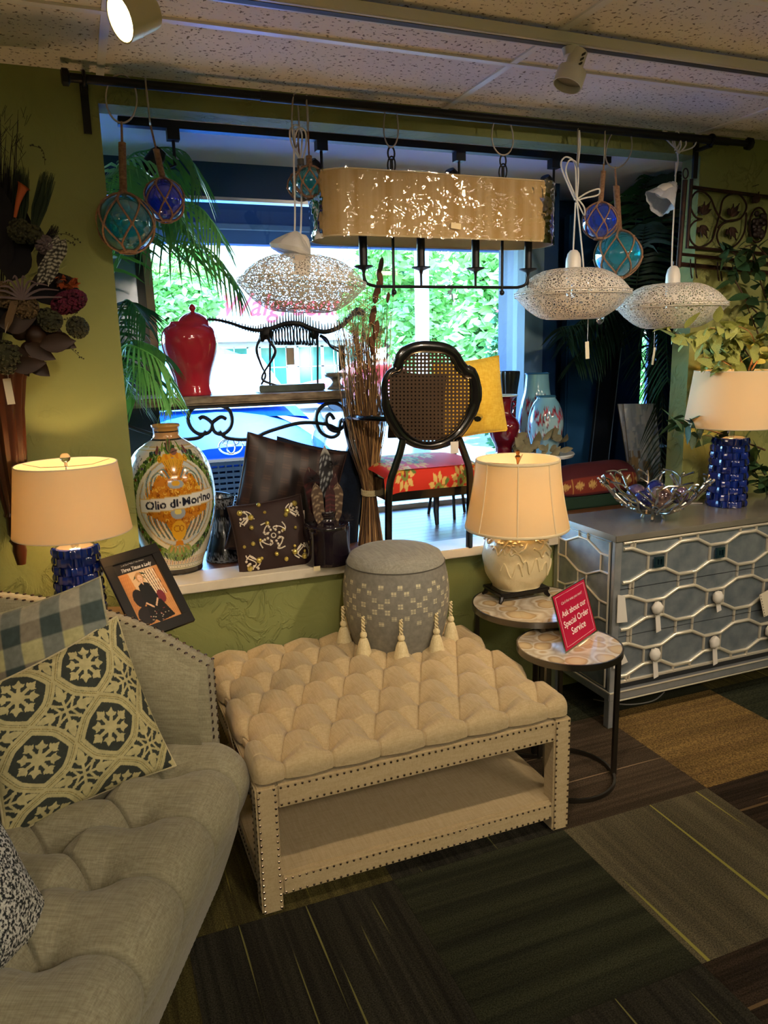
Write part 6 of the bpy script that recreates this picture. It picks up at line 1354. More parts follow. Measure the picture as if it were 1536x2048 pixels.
# ================================================================== DISPLAY BAY CONTENTS
def lathe_px(cx_, y, prof, n=40, mb=None, fr=None, sub=4):
    """profile given as (photo row, half width in px) at depth plane y"""
    c0 = at(cx_, prof[-1][0], y=y); out = []
    for py, hw in prof:
        p = at(cx_, py, y=y); out.append((hw*dep(p)/FPX, p.z))
    pts = [(max(0, q.x), q.y) for q in smooth_pts([Vector((a, b, 0)) for a, b in out], sub)] if sub else out
    return (mb or MB()).lathe(pts, (c0.x, y, 0), n, fr=fr), Vector((c0.x, y, out[-1][1])), pts
# ---- painted oil jar
JY = 2.99
jp = [(866, 22), (862, 27), (866, 28), (872, 25), (888, 27), (900, 44), (918, 65), (945, 79), (980, 86), (1020, 87), (1060, 79), (1100, 66), (1132, 54), (1148, 50), (1152, 50)]
cj = at(343, 1000, y=JY); jz = [(at(343, py, y=JY).z, hw*dep(at(343, py, y=JY))/FPX) for py, hw in jp]
zoff = .743-jz[-1][0]; Rmax = max(r for z, r in jz)
sm = smooth_pts([Vector((r, z+zoff, 0)) for z, r in jz], 22)
sm[0:0] = [Vector((.01, sm[0].y-.05, 0)), Vector((sm[0].x-.004, sm[0].y-.03, 0))]
Rr_ = np.array([max(.001, q.x) for q in sm]); Zr = np.array([q.y for q in sm])
JH = 640; JW = 1100; jc = Canvas(JW, JH, 'D2CCB4')
zt_, zb_ = Zr.max(), .743
def jv(z): return (zt_-z)/(zt_-zb_)*JH
Wc, Og, Yl, Gr, DGn, BLg, Brn, Nv = 'DDD8C4', 'C27A1C', 'D9A52A', '6E8A3C', '2F4A24', '8FA0A8', '6A3518', '1A1C33'
for y0, y1, c in ((0, 26, 'B98A4A'), (26, 32, '3A2A20'), (32, 58, 'C09060'), (58, 64, '2A241E'), (64, 84, 'D8D0B8'), (84, 88, 'B8A060'), (96, 100, 'C8B070'), (JH-80, JH-76, 'C8B070'), (JH-50, JH-46, '7A8A80'), (JH-26, JH, '2E2A24'), (JH-34, JH-30, '8A8A60')): jc.poly([(0, y0), (JW, y0), (JW, y1), (0, y1)], c)
for k in range(74): x = k*15; jc.stroke([(x, 82), (x+9, 67)], 4, Brn if k % 2 else '3A2A20'); jc.stroke([(x, JH-52), (x+12, JH-74)], 4.5, Og if k % 2 else Brn)
for k in range(48): jc.ell(k*23+6, JH-40, 2.5, 2.5, Nv)
MX = 560  # centre of motif
rr = random.Random(31)
for k in range(44):
    x = rr.choice((-1, 1))*rr.uniform(150, 300)+MX; y = rr.uniform(110, 180); [jc.ell(x+dx, y+dy, 2.6, 2.6, Nv) for dx, dy in ((0, 0), (7, 2), (3, 7))]
for k in range(26):
    x = MX+rr.uniform(-200, 200); y = rr.uniform(515, 552); [jc.ell(x+dx, y+dy, 2.6, 2.6, Nv) for dx, dy in ((0, 0), (7, 2), (3, 7))]
for s in (-1, 1):   # laurel wreath
    for k in range(34):
        a = -1.25+k*.085; R1, R2 = 252, 215; x = MX+s*R1*math.cos(a)*1.0; y = 320+R2*math.sin(a)*1.05
        for q in (-1, 1): jc.leaf(x, y, 44, 19, (a+PI/2 if s > 0 else PI/2-a)+q*.65*s+(PI if k < 0 else 0), Gr if (k+q) % 3 else DGn, '1F3018')
        if k % 3 == 0: jc.ell(x+s*8, y, 9, 7, Brn if k % 2 else '4A3A50')
jc.ell(MX, 315, 205, 190, '7F8F98'); jc.ell(MX, 315, 196, 182, 'B9BFBC'); jc.ring(MX, 315, 200, 186, 4, 'C8A040'); jc.ring(MX, 315, 176, 162, 4, 'C8A040'); jc.ell(MX, 315, 172, 158, Og)
for k in range(420):   # acanthus scrollwork
    x, y = MX+rr.uniform(-165, 165), 315+rr.uniform(-150, 150)
    if ((x-MX)/168)**2+((y-315)/154)**2 > 1: continue
    a0 = rr.uniform(0, 6.28); P = [(x+9*(1-.06*j)*math.cos(a0+j*.5), y+9*(1-.06*j)*math.sin(a0+j*.5)) for j in range(8)]; jc.stroke(P, rr.choice((3, 5)), rr.choice((Yl, 'E0B84A', '9A5A14', '8A4A12', 'B8741C')))
for s in (-1, 1):
    for k in range(8):
        P = [(MX+s*(30+k*17), 205-k*5), (MX+s*(60+k*16), 170+k*9), (MX+s*(95+k*9), 185+k*16)]; jc.stroke([tuple(q)[:2] for q in smooth_pts([Vector((a, b, 0)) for a, b in P], 5)], 7, ('5E7A78', 'C9CDBE')[k % 2])
        P = [(MX+s*(25+k*15), 470-k*3), (MX+s*(45+k*18), 440-k*9), (MX+s*(70+k*14), 395-k*6)]; jc.stroke([tuple(q)[:2] for q in smooth_pts([Vector((a, b, 0)) for a, b in P], 5)], 8, ('4E6E70', 'C9CDBE')[k % 2])
jc.ell(MX, 232, 42, 18, '9AA4AC'); jc.ell(MX, 228, 22, 12, Yl)
jc.poly([(MX-86, 128), (MX+86, 128), (MX+60, 150), (MX+14, 200), (MX-14, 200), (MX-60, 150)], Yl)
for k in range(-5, 6): jc.stroke([(MX+k*14, 136), (MX+k*2.4, 196)], 3, Og if k % 2 else '8A5A14')
jc.ell(MX-84, 130, 15, 14, Yl); jc.ell(MX+84, 130, 15, 14, Yl); jc.ring(MX-84, 130, 9, 8, 3, '8A5A14'); jc.ring(MX+84, 130, 9, 8, 3, '8A5A14')
for k in range(7): jc.ell(MX-54+k*18, 112+abs(k-3)*4, 15, 14, ('E0A428', 'D2861C')[k % 2])
for k in range(9): jc.leaf(MX-10+0*k, 108, 62, 26, -PI+.35+k*.33, (Gr, DGn, '8A5A50')[k % 3], '1F3018')
for s in (-1, 1):
    for k in range(3): jc.leaf(MX+s*(70+30*k), 105+8*k, 48, 22, -PI/2+s*(.4+.4*k), (Gr, '7A4038', DGn)[k], '1F3018')
jc.ell(MX, 430, 40, 46, Yl); jc.ring(MX-10, 420, 16, 14, 4, '9A5A14'); jc.ring(MX+14, 420, 12, 12, 4, '9A5A14'); jc.poly([(MX-20, 474), (MX+20, 474), (MX+26, 498), (MX-26, 498)], Og); jc.ell(MX, 352, 38, 26, '9AA4AC'); jc.ell(MX, 346, 18, 13, 'E2D070')
for dx, a in ((-80, 2.6), (-50, 2.0), (0, PI/2), (45, 1.3), (78, .5), (-110, 2.2), (112, .8)): jc.leaf(MX+dx*.4, 500, 64, 34, a, Gr if dx % 4 else '8A9A4C', DGn); jc.leaf(MX+dx*.4, 500, 40, 14, a, 'B08A4A')
jc.poly([(MX-196, 292), (MX+230, 268), (MX+236, 322), (MX-196, 348)], 'D5D6D0'); jc.stroke([(MX-196, 292), (MX+230, 268)], 4, 'C8A860'); jc.stroke([(MX-196, 348), (MX+236, 322)], 4, 'C8A860')
# lettering slopes gently upward like the banner
V, F = text_mesh('Olio di Morino', 1, 0, 0, .035); w_ = max(v[0] for v in V)-min(v[0] for v in V)
for f in F: jc.poly([(MX+20+V[i][0]/w_*372, 309-V[i][0]/w_*21-V[i][1]*47) for i in f], Nv)
for x in (MX-62, MX+12): jc.ell(x, 309+(MX-x)*.05, 4.5, 4.5, Nv)
nth = 560; th = np.linspace(0, 2*PI, nth, endpoint=False); P3 = np.zeros((len(Rr_), nth, 3)); C3 = np.zeros_like(P3)
# the motif centre faces the viewer, a bit to the right
f0 = math.atan2(-cj.y, -cj.x)+.12
for i in range(len(Rr_)):
    P3[i, :, 0] = cj.x+Rr_[i]*np.cos(th+f0); P3[i, :, 1] = JY+Rr_[i]*np.sin(th+f0); P3[i, :, 2] = Zr[i]
    u = ((th/(2*PI)+.5) % 1.0)*1.0; u = (MX/JW+(u-.5)*1.35) ; C3[i] = jc.sample(np.mod(u, 1.0), np.full(nth, np.clip((zt_-Zr[i])/(zt_-zb_), 0, .999)))
jar = T('oil_jar', 'large painted majolica jar with lettered banner and fruit on the platform at the left', 'jar', (cj.x, JY, .743))
obj('body', MB().grid(P3, C3, True), PAINT('majolica_glaze', .15, coat=.7), jar, ang=180)
obj('base_ring', MB().lathe([(0, .743), (Rr_[-1]*.98, .743), (Rr_[-1]+.001, .748)], (cj.x, JY, 0), 48), MATS['frame_black'], jar)
# ---- console table
TY0, TY1, TYc = 3.16, 3.50, 3.33
cz = at(480, 790, y=TY0).z; tx0, tx1 = -.10, at(702, 800, y=TY0).x
STN = M('travertine', '9A8A74', .35, var=('5A4A3C', 18, .2, (1, 1, 3)), bump=(30, .4, .004)); WRI = M('wrought_iron', '2A2C30', .5, .5)
ct = T('console_table', 'stone-topped console table with scrolled wrought iron base in the display', 'table', ((tx0+tx1)/2, TYc, .735))
obj('tabletop', MB().bb(tx0, tx1, TY0, TY1, cz-.035, cz), STN, ct, bevel=.008); obj('apron', MB().bb(tx0+.03, tx1-.03, TY0+.02, TY1-.02, cz-.05, cz-.035), WRI, ct, smooth=False)
def iron(lst, y=3.2, r=(.014, .008), nm='scroll', k=6):
    return obj(nm, MB().tube(smooth_pts([at(a, b, y=y) for a, b in lst], k), [r]*((len(lst)-1)*k+1), 8, flat=(0, 1, 0)), WRI, ct)
for yy in (3.2, 3.46):
    iron([(398, 838), (405, 834), (415, 838), (424, 848), (418, 864), (400, 868), (384, 858), (376, 838), (384, 818), (404, 811), (412, 812)], yy); iron([(452, 838), (443, 834), (434, 838), (424, 848), (430, 864), (446, 868), (460, 856), (464, 838), (458, 820), (440, 811), (428, 812)], yy)
    iron([(250, 850), (290, 864), (345, 878), (395, 876), (412, 862)], yy); iron([(438, 862), (455, 876), (500, 878), (540, 862), (600, 846), (650, 848), (675, 858)], yy)
    iron([(668, 838), (660, 828), (652, 838), (658, 856), (674, 862), (690, 846), (688, 818), (668, 806), (645, 812), (632, 834), (640, 862), (660, 874), (676, 868), (680, 845), (690, 838), (700, 850), (702, 880), (690, 915), (672, 945), (678, 985), (690, 1040), (694, 1072)], yy)
    iron([(250, 985), (330, 988), (430, 985), (482, 996)], yy, (.008, .006), 'stretcher'); iron([(250, 1008), (430, 1004), (500, 1004)], yy, (.008, .006), 'stretcher')
    q = at(690, 1060, y=yy); obj('leg', MB().tube([(q.x-.0, yy, .95), (q.x, yy, .737)], .010, 8), WRI, ct); obj('leg', MB().tube([(.08, yy, cz-.05), (.05, yy, 1.05), (.08, yy, .737)], .011, 8), WRI, ct)
# ---- red ginger jar
RED = M('oxblood_red', 'B4263A', .12, coat=.6); gy = 3.30
mb, bp_, pts = lathe_px(387, gy, [(640, 34), (646, 38), (654, 48), (668, 54), (690, 54), (715, 48), (745, 38), (765, 34), (782, 37), (787, 36)], 48)
dzz = cz-bp_.z; gj = T('ginger_jar', 'glossy red lidded ginger jar on the console table', 'jar', (bp_.x, gy, cz))
mb.v = [(v[0], v[1], v[2]+dzz+.001) for v in mb.v]; obj('body', mb, RED, gj)
mb, b2, _ = lathe_px(387, gy, [(604, 0), (607, 4), (613, 7), (620, 4), (624, 14), (631, 24), (638, 29), (644, 31), (650, 33)], 40); mb.v = [(v[0], v[1], v[2]+dzz) for v in mb.v]; obj('lid', mb, RED, gj)
# ---- dinosaur skeleton
dy_ = 3.30; BON = M('bone_metal', '1E1C1C', .5, .3); ds = T('dinosaur_skeleton', 'dark model dinosaur skeleton on a slab stand on the console table', 'figurine', at(585, 787, y=dy_))
def dp(x, y): return (230+x/3.072, 380+y/3.072)
def D3(x, y, o=0): return at(*dp(x, y), y=dy_+o)
SPN = [(425, 836), (500, 806), (600, 796), (700, 815), (800, 848), (880, 862), (960, 850), (1050, 822), (1130, 822), (1200, 850), (1290, 872), (1380, 842), (1430, 800), (1465, 760)]
sp3 = smooth_pts([D3(*p) for p in SPN], 10); m = len(sp3)
def lerp_r(i, n, a): return float(np.interp(i/n, [0, .35, .6, .85, 1], a))
obj('spine', MB().tube(sp3, [lerp_r(i, m, [.003, .008, .012, .010, .009]) for i in range(m)], 7), BON, ds)
sc_ = dep(sp3[70])/FPX
for i in range(2, m, 2):
    f = i/m; up = lerp_r(i, m, [3, 9, 28, 14, 8])*sc_*(.9+.1*math.sin(i)); dn = lerp_r(i, m, [2, 6, 4, 5, 4])*sc_; p = sp3[i]
    obj('vertebra', MB().tube([p+Vector((0, 0, -dn)), p, p+Vector((.001, 0, up))], [.002, .0044 if f > .3 else .003, .0022], 5), BON, ds)
for k in range(15):
    x = 955+k*19; i = min(range(m), key=lambda j: abs(sp3[j].x-D3(x, 850).x)); L = (30+12*math.sin(PI*k/14))*sc_
    for s in (-1, 1):
        p = sp3[i]; obj('rib', MB().tube(smooth_pts([p, p+Vector((0, s*.022, -L*.35)), p+Vector((0, s*.024, -L*.7)), p+Vector((.004, s*.008, -L)) ], 3), [.0036]*8+[.0046]*2, 5), BON, ds)
obj('pelvis', MB().ball(D3(930, 880), (.03, .012, .028), 12, 8).ball(D3(905, 905), (.014, .014, .02), 8, 6), BON, ds); obj('shoulder_blade', MB().ball(D3(1225, 885), (.022, .012, .024), 10, 8), BON, ds)
def limb(nm, lst, o, rs): P = smooth_pts([D3(*p, o) for p in lst], 4); obj(nm, MB().tube(P, [float(np.interp(i/len(P), np.linspace(0, 1, len(rs)), rs)) for i in range(len(P))], 7), BON, ds)
limb('hind_leg', [(935, 890), (950, 930), (985, 985), (960, 1050), (905, 1140), (920, 1175), (990, 1198), (1010, 1197)], -.015, [.010, .006, .007, .004, .006, .004, .003]); limb('hind_leg', [(905, 895), (875, 950), (872, 1000), (900, 1080), (925, 1140), (898, 1195)], .015, [.009, .005, .006, .004, .005, .004])
limb('arm', [(1260, 895), (1300, 915), (1325, 960), (1390, 1000), (1420, 1010)], -.015, [.008, .005, .006, .003, .002]); limb('arm', [(1270, 900), (1320, 950), (1380, 975), (1410, 1000)], .015, [.007, .004, .005, .002])
limb('skull', [(1465, 762), (1490, 745), (1530, 760)], 0, [.012, .018, .008])
for x in (952, 1245): a = D3(x, 880); b_ = D3(x, 1205); obj('stand_post', MB().tube([a, b_], .0045, 8), BON, ds)
a, b_ = D3(888, 1207, -.04), D3(1292, 1207, -.04); obj('stand_base', MB().bb(a.x, b_.x, dy_-.04, dy_+.05, cz+.001, cz+.030), M('slab_green_grey', '4F5B58', .35, var=('3A4442', 20, .2)), ds, bevel=.003)
q = D3(1077, 1022, -.035); obj('paper_tag', MB().box(q, (.035, .001, .072)), MATS['tag_grey'], ds, smooth=False)
# ---- pedestal dish, glass candlestick
mb, bp_, _ = lathe_px(673, 3.30, [(759, 22), (757, 23), (763, 22), (768, 12), (774, 8), (780, 11), (786, 18), (789, 18)], 32); mb.v = [(v[0], v[1], v[2]+cz-bp_.z+.001) for v in mb.v]
single('pedestal_dish', mb, M('mottled_stone', 'A39C92', .3, var=('6A625A', 40, .2)), 'small mottled pedestal dish at the right end of the console table', 'dish', (bp_.x, 3.3, cz))
mb, bp_, _ = lathe_px(645, 3.42, [(812, 5), (822, 8), (835, 14), (848, 8), (858, 13), (875, 15), (900, 7), (960, 12), (1020, 8), (1046, 20), (1049, 20)], 24); mb.v = [(v[0], v[1], v[2]+.736-bp_.z) for v in mb.v]
single('glass_candlestick', mb, clear('ribbed_glass', 'D8E4E8', .35), 'tall turned clear glass candlestick under the right end of the console', 'candlestick', (bp_.x, 3.42, .736))
# ---- pillows in the display
sc1 = Canvas(360, 360, '1A0F10')
for k in range(0, 12, 2): 
    sc1.poly([(k*30+8, 0), (k*30+38, 0), (k*30+38, 360), (k*30+8, 360)], '2C1A18')
    for j in range(40): sc1.stroke([(k*30+10, j*9), (k*30+36, j*9)], 2, '40281F')
TAF = PAINT('taffeta', .45)
def pil_px(lab, tl, tr, bl, y, yb_, th, mat, cvs, n=80, back=None, pull=.08, grp=None, cat='pillow'):
    a = at(*bl, y=yb_); b_ = at(*tl, y=y); c = at(*tr, y=y); ex = c-b_; ey = b_-a; ctr = a+(ex+ey)/2
    return pillow('throw_pillow', lab, ctr, ex, ey, ex.length, ey.length, th, mat, cvs, n, back, grp, pull)
NVP = linen('navy_fabric', '0C1422', '131F33', 200)
pil_px('large plain navy pillow standing behind the striped one', (530, 872), (722, 905), (548, 1085), 3.14, 3.10, .12, NVP, None, 40)
pil_px('brown striped satin pillow standing at the back of the display', (468, 862), (668, 905), (478, 1098), 3.02, 2.99, .13, TAF, sc1, 90, M('taffeta_back', '2C1A17', .5), .05)
dk = M('brown_velvet', '2A1815', .7, bump=(60, .2, .002)); a = at(478, 1156, y=2.835)
jw = pil_px('brown throw pillow with pearl and rhinestone beading on the sill', (457, 1014), (604, 988), (479, 1158), 2.90, 2.83, .085, dk, None, 60, None, .05)
TL_, TR_, BL_ = at(457, 1014, y=2.90), at(604, 988, y=2.90), at(479, 1158, y=2.83); EX, EY = (TR_-TL_), (TL_-BL_); exn2, eyn2 = EX.normalized(), EY.normalized(); eyn2 = (eyn2-exn2*eyn2.dot(exn2)).normalized(); EZ = exn2.cross(eyn2); EZ = EZ if EZ.y < 0 else -EZ
def jp_(u, v):
    A, B = 2*u-1, 2*v-1; w, h = EX.length, EY.length; pf = ((max(0, 1-A*A))**.55)*((max(0, 1-B*B))**.55); X = A*w/2*(1-.05*(1-B*B)*abs(A)**3); Y = B*h/2*(1-.05*(1-A*A)*abs(B)**3); return BL_+(EX+EY)/2+exn2*X+eyn2*Y+EZ*(pf*.085/2+.002)
PRL = M('pearl_bead', 'D8CEBC', .25); RHI = M('rhinestone', 'D8C46A', .08, .7)
pe, rh, cu = MB(), MB(), MB(); rj = random.Random(6)
for u, v in ((.5, .5),): cu.tube([jp_(u+.03*math.cos(a), v+.03*math.sin(a)) for a in np.linspace(0, 2*PI, 12, endpoint=False)], .0022, 5, closed=True)
for k in range(8):
    a = PI/4*k+.3; 
    for r_ in (.085, .13, .165)[:2 if k % 2 else 3]: pe.ball(jp_(.5+r_*math.cos(a), .5+r_*math.sin(a)), .0056, 7, 5)
for a in (.9, 2.3, 3.9, 5.4):
    P = []
    for t in np.linspace(0, 1, 14): rr_ = .07+.15*t; an = a+.55*math.sin(t*6.2); P.append(jp_(.5+rr_*math.cos(an), .5+rr_*math.sin(an)))
    cu.tube(P, .0027, 5)
for u, v in ((.64, .55), (.32, .47), (.45, .68), (.5, .24), (.22, .44), (.1, .42), (.72, .75), (.45, .84), (.24, .66), (.76, .3), (.62, .14), (.3, .22), (.82, .55), (.4, .97), (.9, .2)): rh.ball(jp_(u, v), (.0095 if rj.random() < .5 else .0072), 8, 5)
for cu_, cv_, su, sv in ((.08, .92, 1, -1), (.93, .92, -1, -1), (.08, .08, 1, 1), (.93, .1, -1, 1)):
    for k in range(7): pe.ball(jp_(cu_+su*rj.uniform(0, .16), cv_+sv*rj.uniform(0, .15)), .0056, 7, 5)
    for k in range(2): rh.ball(jp_(cu_+su*(.05+.13*k), cv_+sv*(.03+.09*k)), .012, 9, 6)
    for q in range(3):
        P = []
        for t in np.linspace(0, 1, 12): P.append(jp_(cu_+su*(.02+.2*t if q == 0 else .03+.06*math.sin(t*5)+.05*q), cv_+sv*(.16+.04*math.sin(t*6) if q == 0 else .02+.2*t)))
        cu.tube(P, .0027, 5)
obj('pearls', pe, PRL, jw, kind='stuff'); obj('rhinestones', rh, RHI, jw, kind='stuff'); obj('beaded_scrolls', cu, PRL, jw, kind='stuff')
q = jp_(1.0, .78); obj('price_tag', MB().box(q+Vector((.004, -.004, -.02)), (.006, .001, .035)), MATS['tag_grey'], jw, smooth=False)
# ---- dark vase with feathers on the sill
mb, bp_, _ = lathe_px(657, 2.815, [(1042, 22), (1046, 23), (1056, 21), (1064, 26), (1068, 42), (1074, 46), (1100, 45), (1140, 46), (1146, 44)], 48); mb.v = [(v[0], v[1], v[2]+.7435-bp_.z) for v in mb.v]
fv = T('feather_vase', 'glossy dark plum vase holding feathers on the white sill', 'vase', (bp_.x, 2.815, .7435)); obj('body', mb, M('plum_glaze', '17101A', .1, coat=.8), fv); obj('foot', MB().lathe([(0, .7435), (.08, .7435)], (bp_.x, 2.815, 0), 32), MATS['plum_glaze'], fv)
q = at(634, 1137, y=2.727); obj('price_label', MB().box(q, (.026, .001, .018)), M('label_cream', 'C9BF98', .6), fv, smooth=False)
fvb = Vector((bp_.x, 2.815, .93)); ftn = T('feather_bunch', 'bunch of barred and brown feathers standing in the plum vase', 'feathers', (bp_.x, 2.815, .90))
fb = Canvas(60, 160, '4A3A2E'); [fb.stroke([(0, k*16+8), (30, k*16+2), (60, k*16+8)], 3, '8A7A62') for k in range(11)]
fs_ = Canvas(60, 160, '1C1C22'); [fs_.stroke([(0, k*11+7), (15, k*11+2), (30, k*11+6), (45, k*11+2), (60, k*11+7)], 2.4, '9AA0A4') for k in range(16)]; fs_.poly([(0, 0), (60, 0), (60, 16), (0, 16)], '8A8A86')
fr_ = Canvas(60, 160, '2E1418'); [fr_.stroke([(0, k*22), (60, k*22)], 4, '4E1E22') for k in range(8)]
for px, py, ty, L, w, cvs, dx, yo in ((640, 1050, 0, .17, .045, fb, -.08, -.03), (668, 1050, 0, .17, .050, fb, .12, -.03), (655, 1045, 0, .20, .035, fr_, .2, -.02), (654, 1040, 0, .30, .055, fs_, 0, .01), (640, 1040, 0, .22, .07, fr_, -.18, .02), (660, 1040, 0, .14, .04, fr_, .02, -.035)):
    feather(ftn, at(px, py, y=2.815+yo), (dx, -.08, 1), L, w, cvs)
sp_ = MB(); r2 = random.Random(9)
for cx_, cy_, n in ((626, 960, 150), (668, 930, 90), (690, 1040, 160)):
    c = at(cx_, cy_, y=2.80)
    for k in range(n): d_ = Vector((r2.uniform(-1, 1), r2.uniform(-.5, .5), r2.uniform(-.4, 1))).normalized(); sp_.tube([c, c+d_*r2.uniform(.02, .04)], [.0007, .0003], 3)
obj('down_tufts', sp_, M('down_dark', '1E1A20', .9), ftn, kind='stuff')
# ---- damask hourglass vases
dc = Canvas(400, 300, '0C0E14'); r2 = random.Random(15)
for k in range(11):
    for j in range(3):
        cx_, cy_ = k*38+10, 50+j*100
        for q in range(8): dc.leaf(cx_, cy_, 22, 8, q*PI/4, '70757C'); 
        dc.ell(cx_, cy_, 4, 4, '0C0E14')
        for q in range(4): dc.ring(cx_+18*math.cos(q*PI/2+.8), cy_+30*math.sin(q*PI/2+.8), 6, 6, 2, '5A6068')
def damask(px, y, prof, lab):
    mb, bp_, pts = lathe_px(px, y, prof, 8, sub=6); z0 = .7355-bp_.z; nth = 120; th = np.linspace(0, 2*PI, nth, endpoint=False); P = np.zeros((len(pts), nth, 3)); C = np.zeros_like(P)
    for i, (r, z) in enumerate(pts): P[i, :, 0] = bp_.x+r*np.cos(th); P[i, :, 1] = y+r*np.sin(th); P[i, :, 2] = z+z0; C[i] = dc.sample(th/(2*PI+.001), np.full(nth, i/len(pts)))
    t = T('damask_vase', lab, 'vase', (bp_.x, y, .7355), 'damask vases'); obj('body', MB().grid(P, C, True), PAINT('damask_glaze', .25, coat=.4), t, ang=180); obj('foot', MB().lathe([(0, .7356), (pts[-1][0], .7356)], (bp_.x, y, 0), 24), BLK, t)
damask(449, 3.08, [(961, 28), (966, 27), (985, 22), (1003, 19), (1030, 24), (1062, 33), (1084, 38), (1088, 37)], 'black and silver damask hourglass vase between the painted jar and the pillows')
damask(425, 3.27, [(1030, 16), (1045, 12), (1058, 12), (1072, 18)], 'small black and silver damask vase peeping out behind the painted jar')
# ---- bundle of twigs
ty_ = 3.02; cb_ = at(739, 985, y=ty_); bt = T('twig_bundle', 'tall bundle of dried twigs tied with pale cord, standing on the platform', 'dried twigs', (cb_.x, ty_, .7355)); r2 = random.Random(17)
TWG = [M('twig_brown', '7E5C3A', .8), M('twig_straw', 'B8925E', .8), M('twig_dark', '4A3424', .8)]
mbs = [MB(), MB(), MB()]
for k in range(300):
    a = r2.uniform(0, 2*PI); q = math.sqrt(r2.random()); w0, wb = .028, .058
    foot = Vector((cb_.x+wb*q*math.cos(a), ty_+wb*.8*q*math.sin(a), .737)); tie = Vector((cb_.x+w0*q*math.cos(a), ty_+w0*q*math.sin(a), cb_.z)); ht = r2.choice((.75, .85, .95, 1.0)) if k % 5 == 0 else r2.uniform(.35, .78)
    sx = (r2.uniform(-1, 1)*.5+.5*q*math.cos(a)); sprd = .20; top = Vector((cb_.x-.02+sx*sprd*ht**.8, ty_+q*math.sin(a)*.09*ht, cb_.z+ht)); mid = tie*.5+top*.5+Vector((sx*.020+r2.uniform(-.012, .012), r2.uniform(-.01, .01), 0)); m3 = tie*.2+top*.8+Vector((r2.uniform(-.02, .02), 0, 0))
    P = smooth_pts([foot, tie, mid, m3, top], 3); rr_ = r2.uniform(.0016, .0034) if k % 5 else .0011; mbs[k % 3].tube(P, [rr_*(1-.6*i/len(P)) for i in range(len(P))], 4)
for i_, m_ in enumerate(mbs): obj('twigs', m_, TWG[i_], bt, kind='stuff')
cur = MB()
for k in range(34):
    c = Vector((cb_.x-.02+r2.uniform(-.07, .07), ty_+r2.uniform(-.05, .0), cb_.z+r2.uniform(.45, .85))); P = [c+Vector((.012*math.sin(t*2.6+k)*(1+t*.2), .01*math.cos(t*2), t*.022)) for t in np.linspace(0, 5, 12)]; cur.tube(P, .0013, 4)
obj('curly_twigs', cur, TWG[1], bt, kind='stuff')
pod_ = MB()
for px, py, r_ in ((760, 555, 8), (752, 590, 8), (746, 630, 9), (752, 660, 9), (757, 575, 6), (786, 585, 4), (762, 530, 7), (776, 595, 5), (744, 690, 8)): c = at(px, py, y=ty_-.04); sc = dep(c)/FPX; pod_.ball(c, (r_*sc*.8, r_*sc*.7, r_*sc*2.2), 8, 8, Matrix.Rotation(r2.uniform(-.3, .3), 3, 'Y'))
obj('seed_pods', pod_, M('pod_brown', '5E3A22', .8, bump=(50, .8, .004)), bt, kind='stuff')
dots = MB()
for k in range(60): c = Vector((cb_.x+r2.uniform(-.11, .05), ty_-.05+r2.uniform(-.02, .02), cb_.z+r2.uniform(.2, .95))); dots.ball(c, .0028, 5, 4)
obj('berries', dots, M('berry_pale', 'D0C4B0', .4), bt, kind='stuff')
for dz in (0, .006, -.006, .012): obj('tie', MB().tube([(cb_.x+.033*math.cos(a), ty_+.033*math.sin(a), cb_.z+dz+.003*math.sin(a)) for a in np.linspace(0, 2*PI, 24, endpoint=False)], .0042, 6, closed=True), TSL, bt)
# ---- cane-back armchair
CHY = 2.80; BLKW = M('black_lacquer', '0D0D0F', .22, coat=.5)
chr_ = T('cane_armchair', 'black lacquered cane-back armchair with red floral seat, seen from behind', 'armchair', (at(858, 1000, y=2.95).x, 3.0, .7355))
outer = [(865, 682), (896, 688), (918, 704), (931, 726), (945, 738), (957, 752), (963, 785), (960, 812), (950, 836), (936, 860), (916, 882), (888, 896), (859, 900), (829, 896), (800, 882), (782, 860), (768, 833), (763, 800), (764, 765), (774, 742), (787, 728), (797, 704), (815, 689), (840, 682)]
inner = [(860, 705), (882, 706), (900, 714), (910, 730), (918, 744), (934, 749), (942, 770), (942, 800), (934, 824), (920, 848), (902, 868), (880, 880), (857, 885), (832, 880), (812, 866), (797, 846), (784, 822), (776, 797), (773, 766), (784, 750), (800, 745), (806, 728), (818, 712), (838, 705)]
def cyy(py): return CHY-.05*(900-py)/220
mid = [at((a[0]+b_[0])/2, (a[1]+b_[1])/2, y=cyy(a[1])) for a, b_ in zip(outer, inner)]; hw_ = [((Vector((*a, 0))-Vector((*b_, 0))).length/2)*dep(mid[0])/FPX for a, b_ in zip(outer, inner)]
P = smooth_pts(mid, 4, True); rs = [max(.012, hw_[int(i/4) % len(hw_)]) for i in range(len(P))]
obj('back_frame', MB().tube(P, [(.014, r) for r in rs], 10, flat=(0, 1, 0), closed=True), BLKW, chr_)
obj('frame_bead', MB().tube(smooth_pts([at(a, b_, y=cyy(b_)-.006) for a, b_ in inner], 4, True), .004, 6, closed=True), BLKW, chr_)
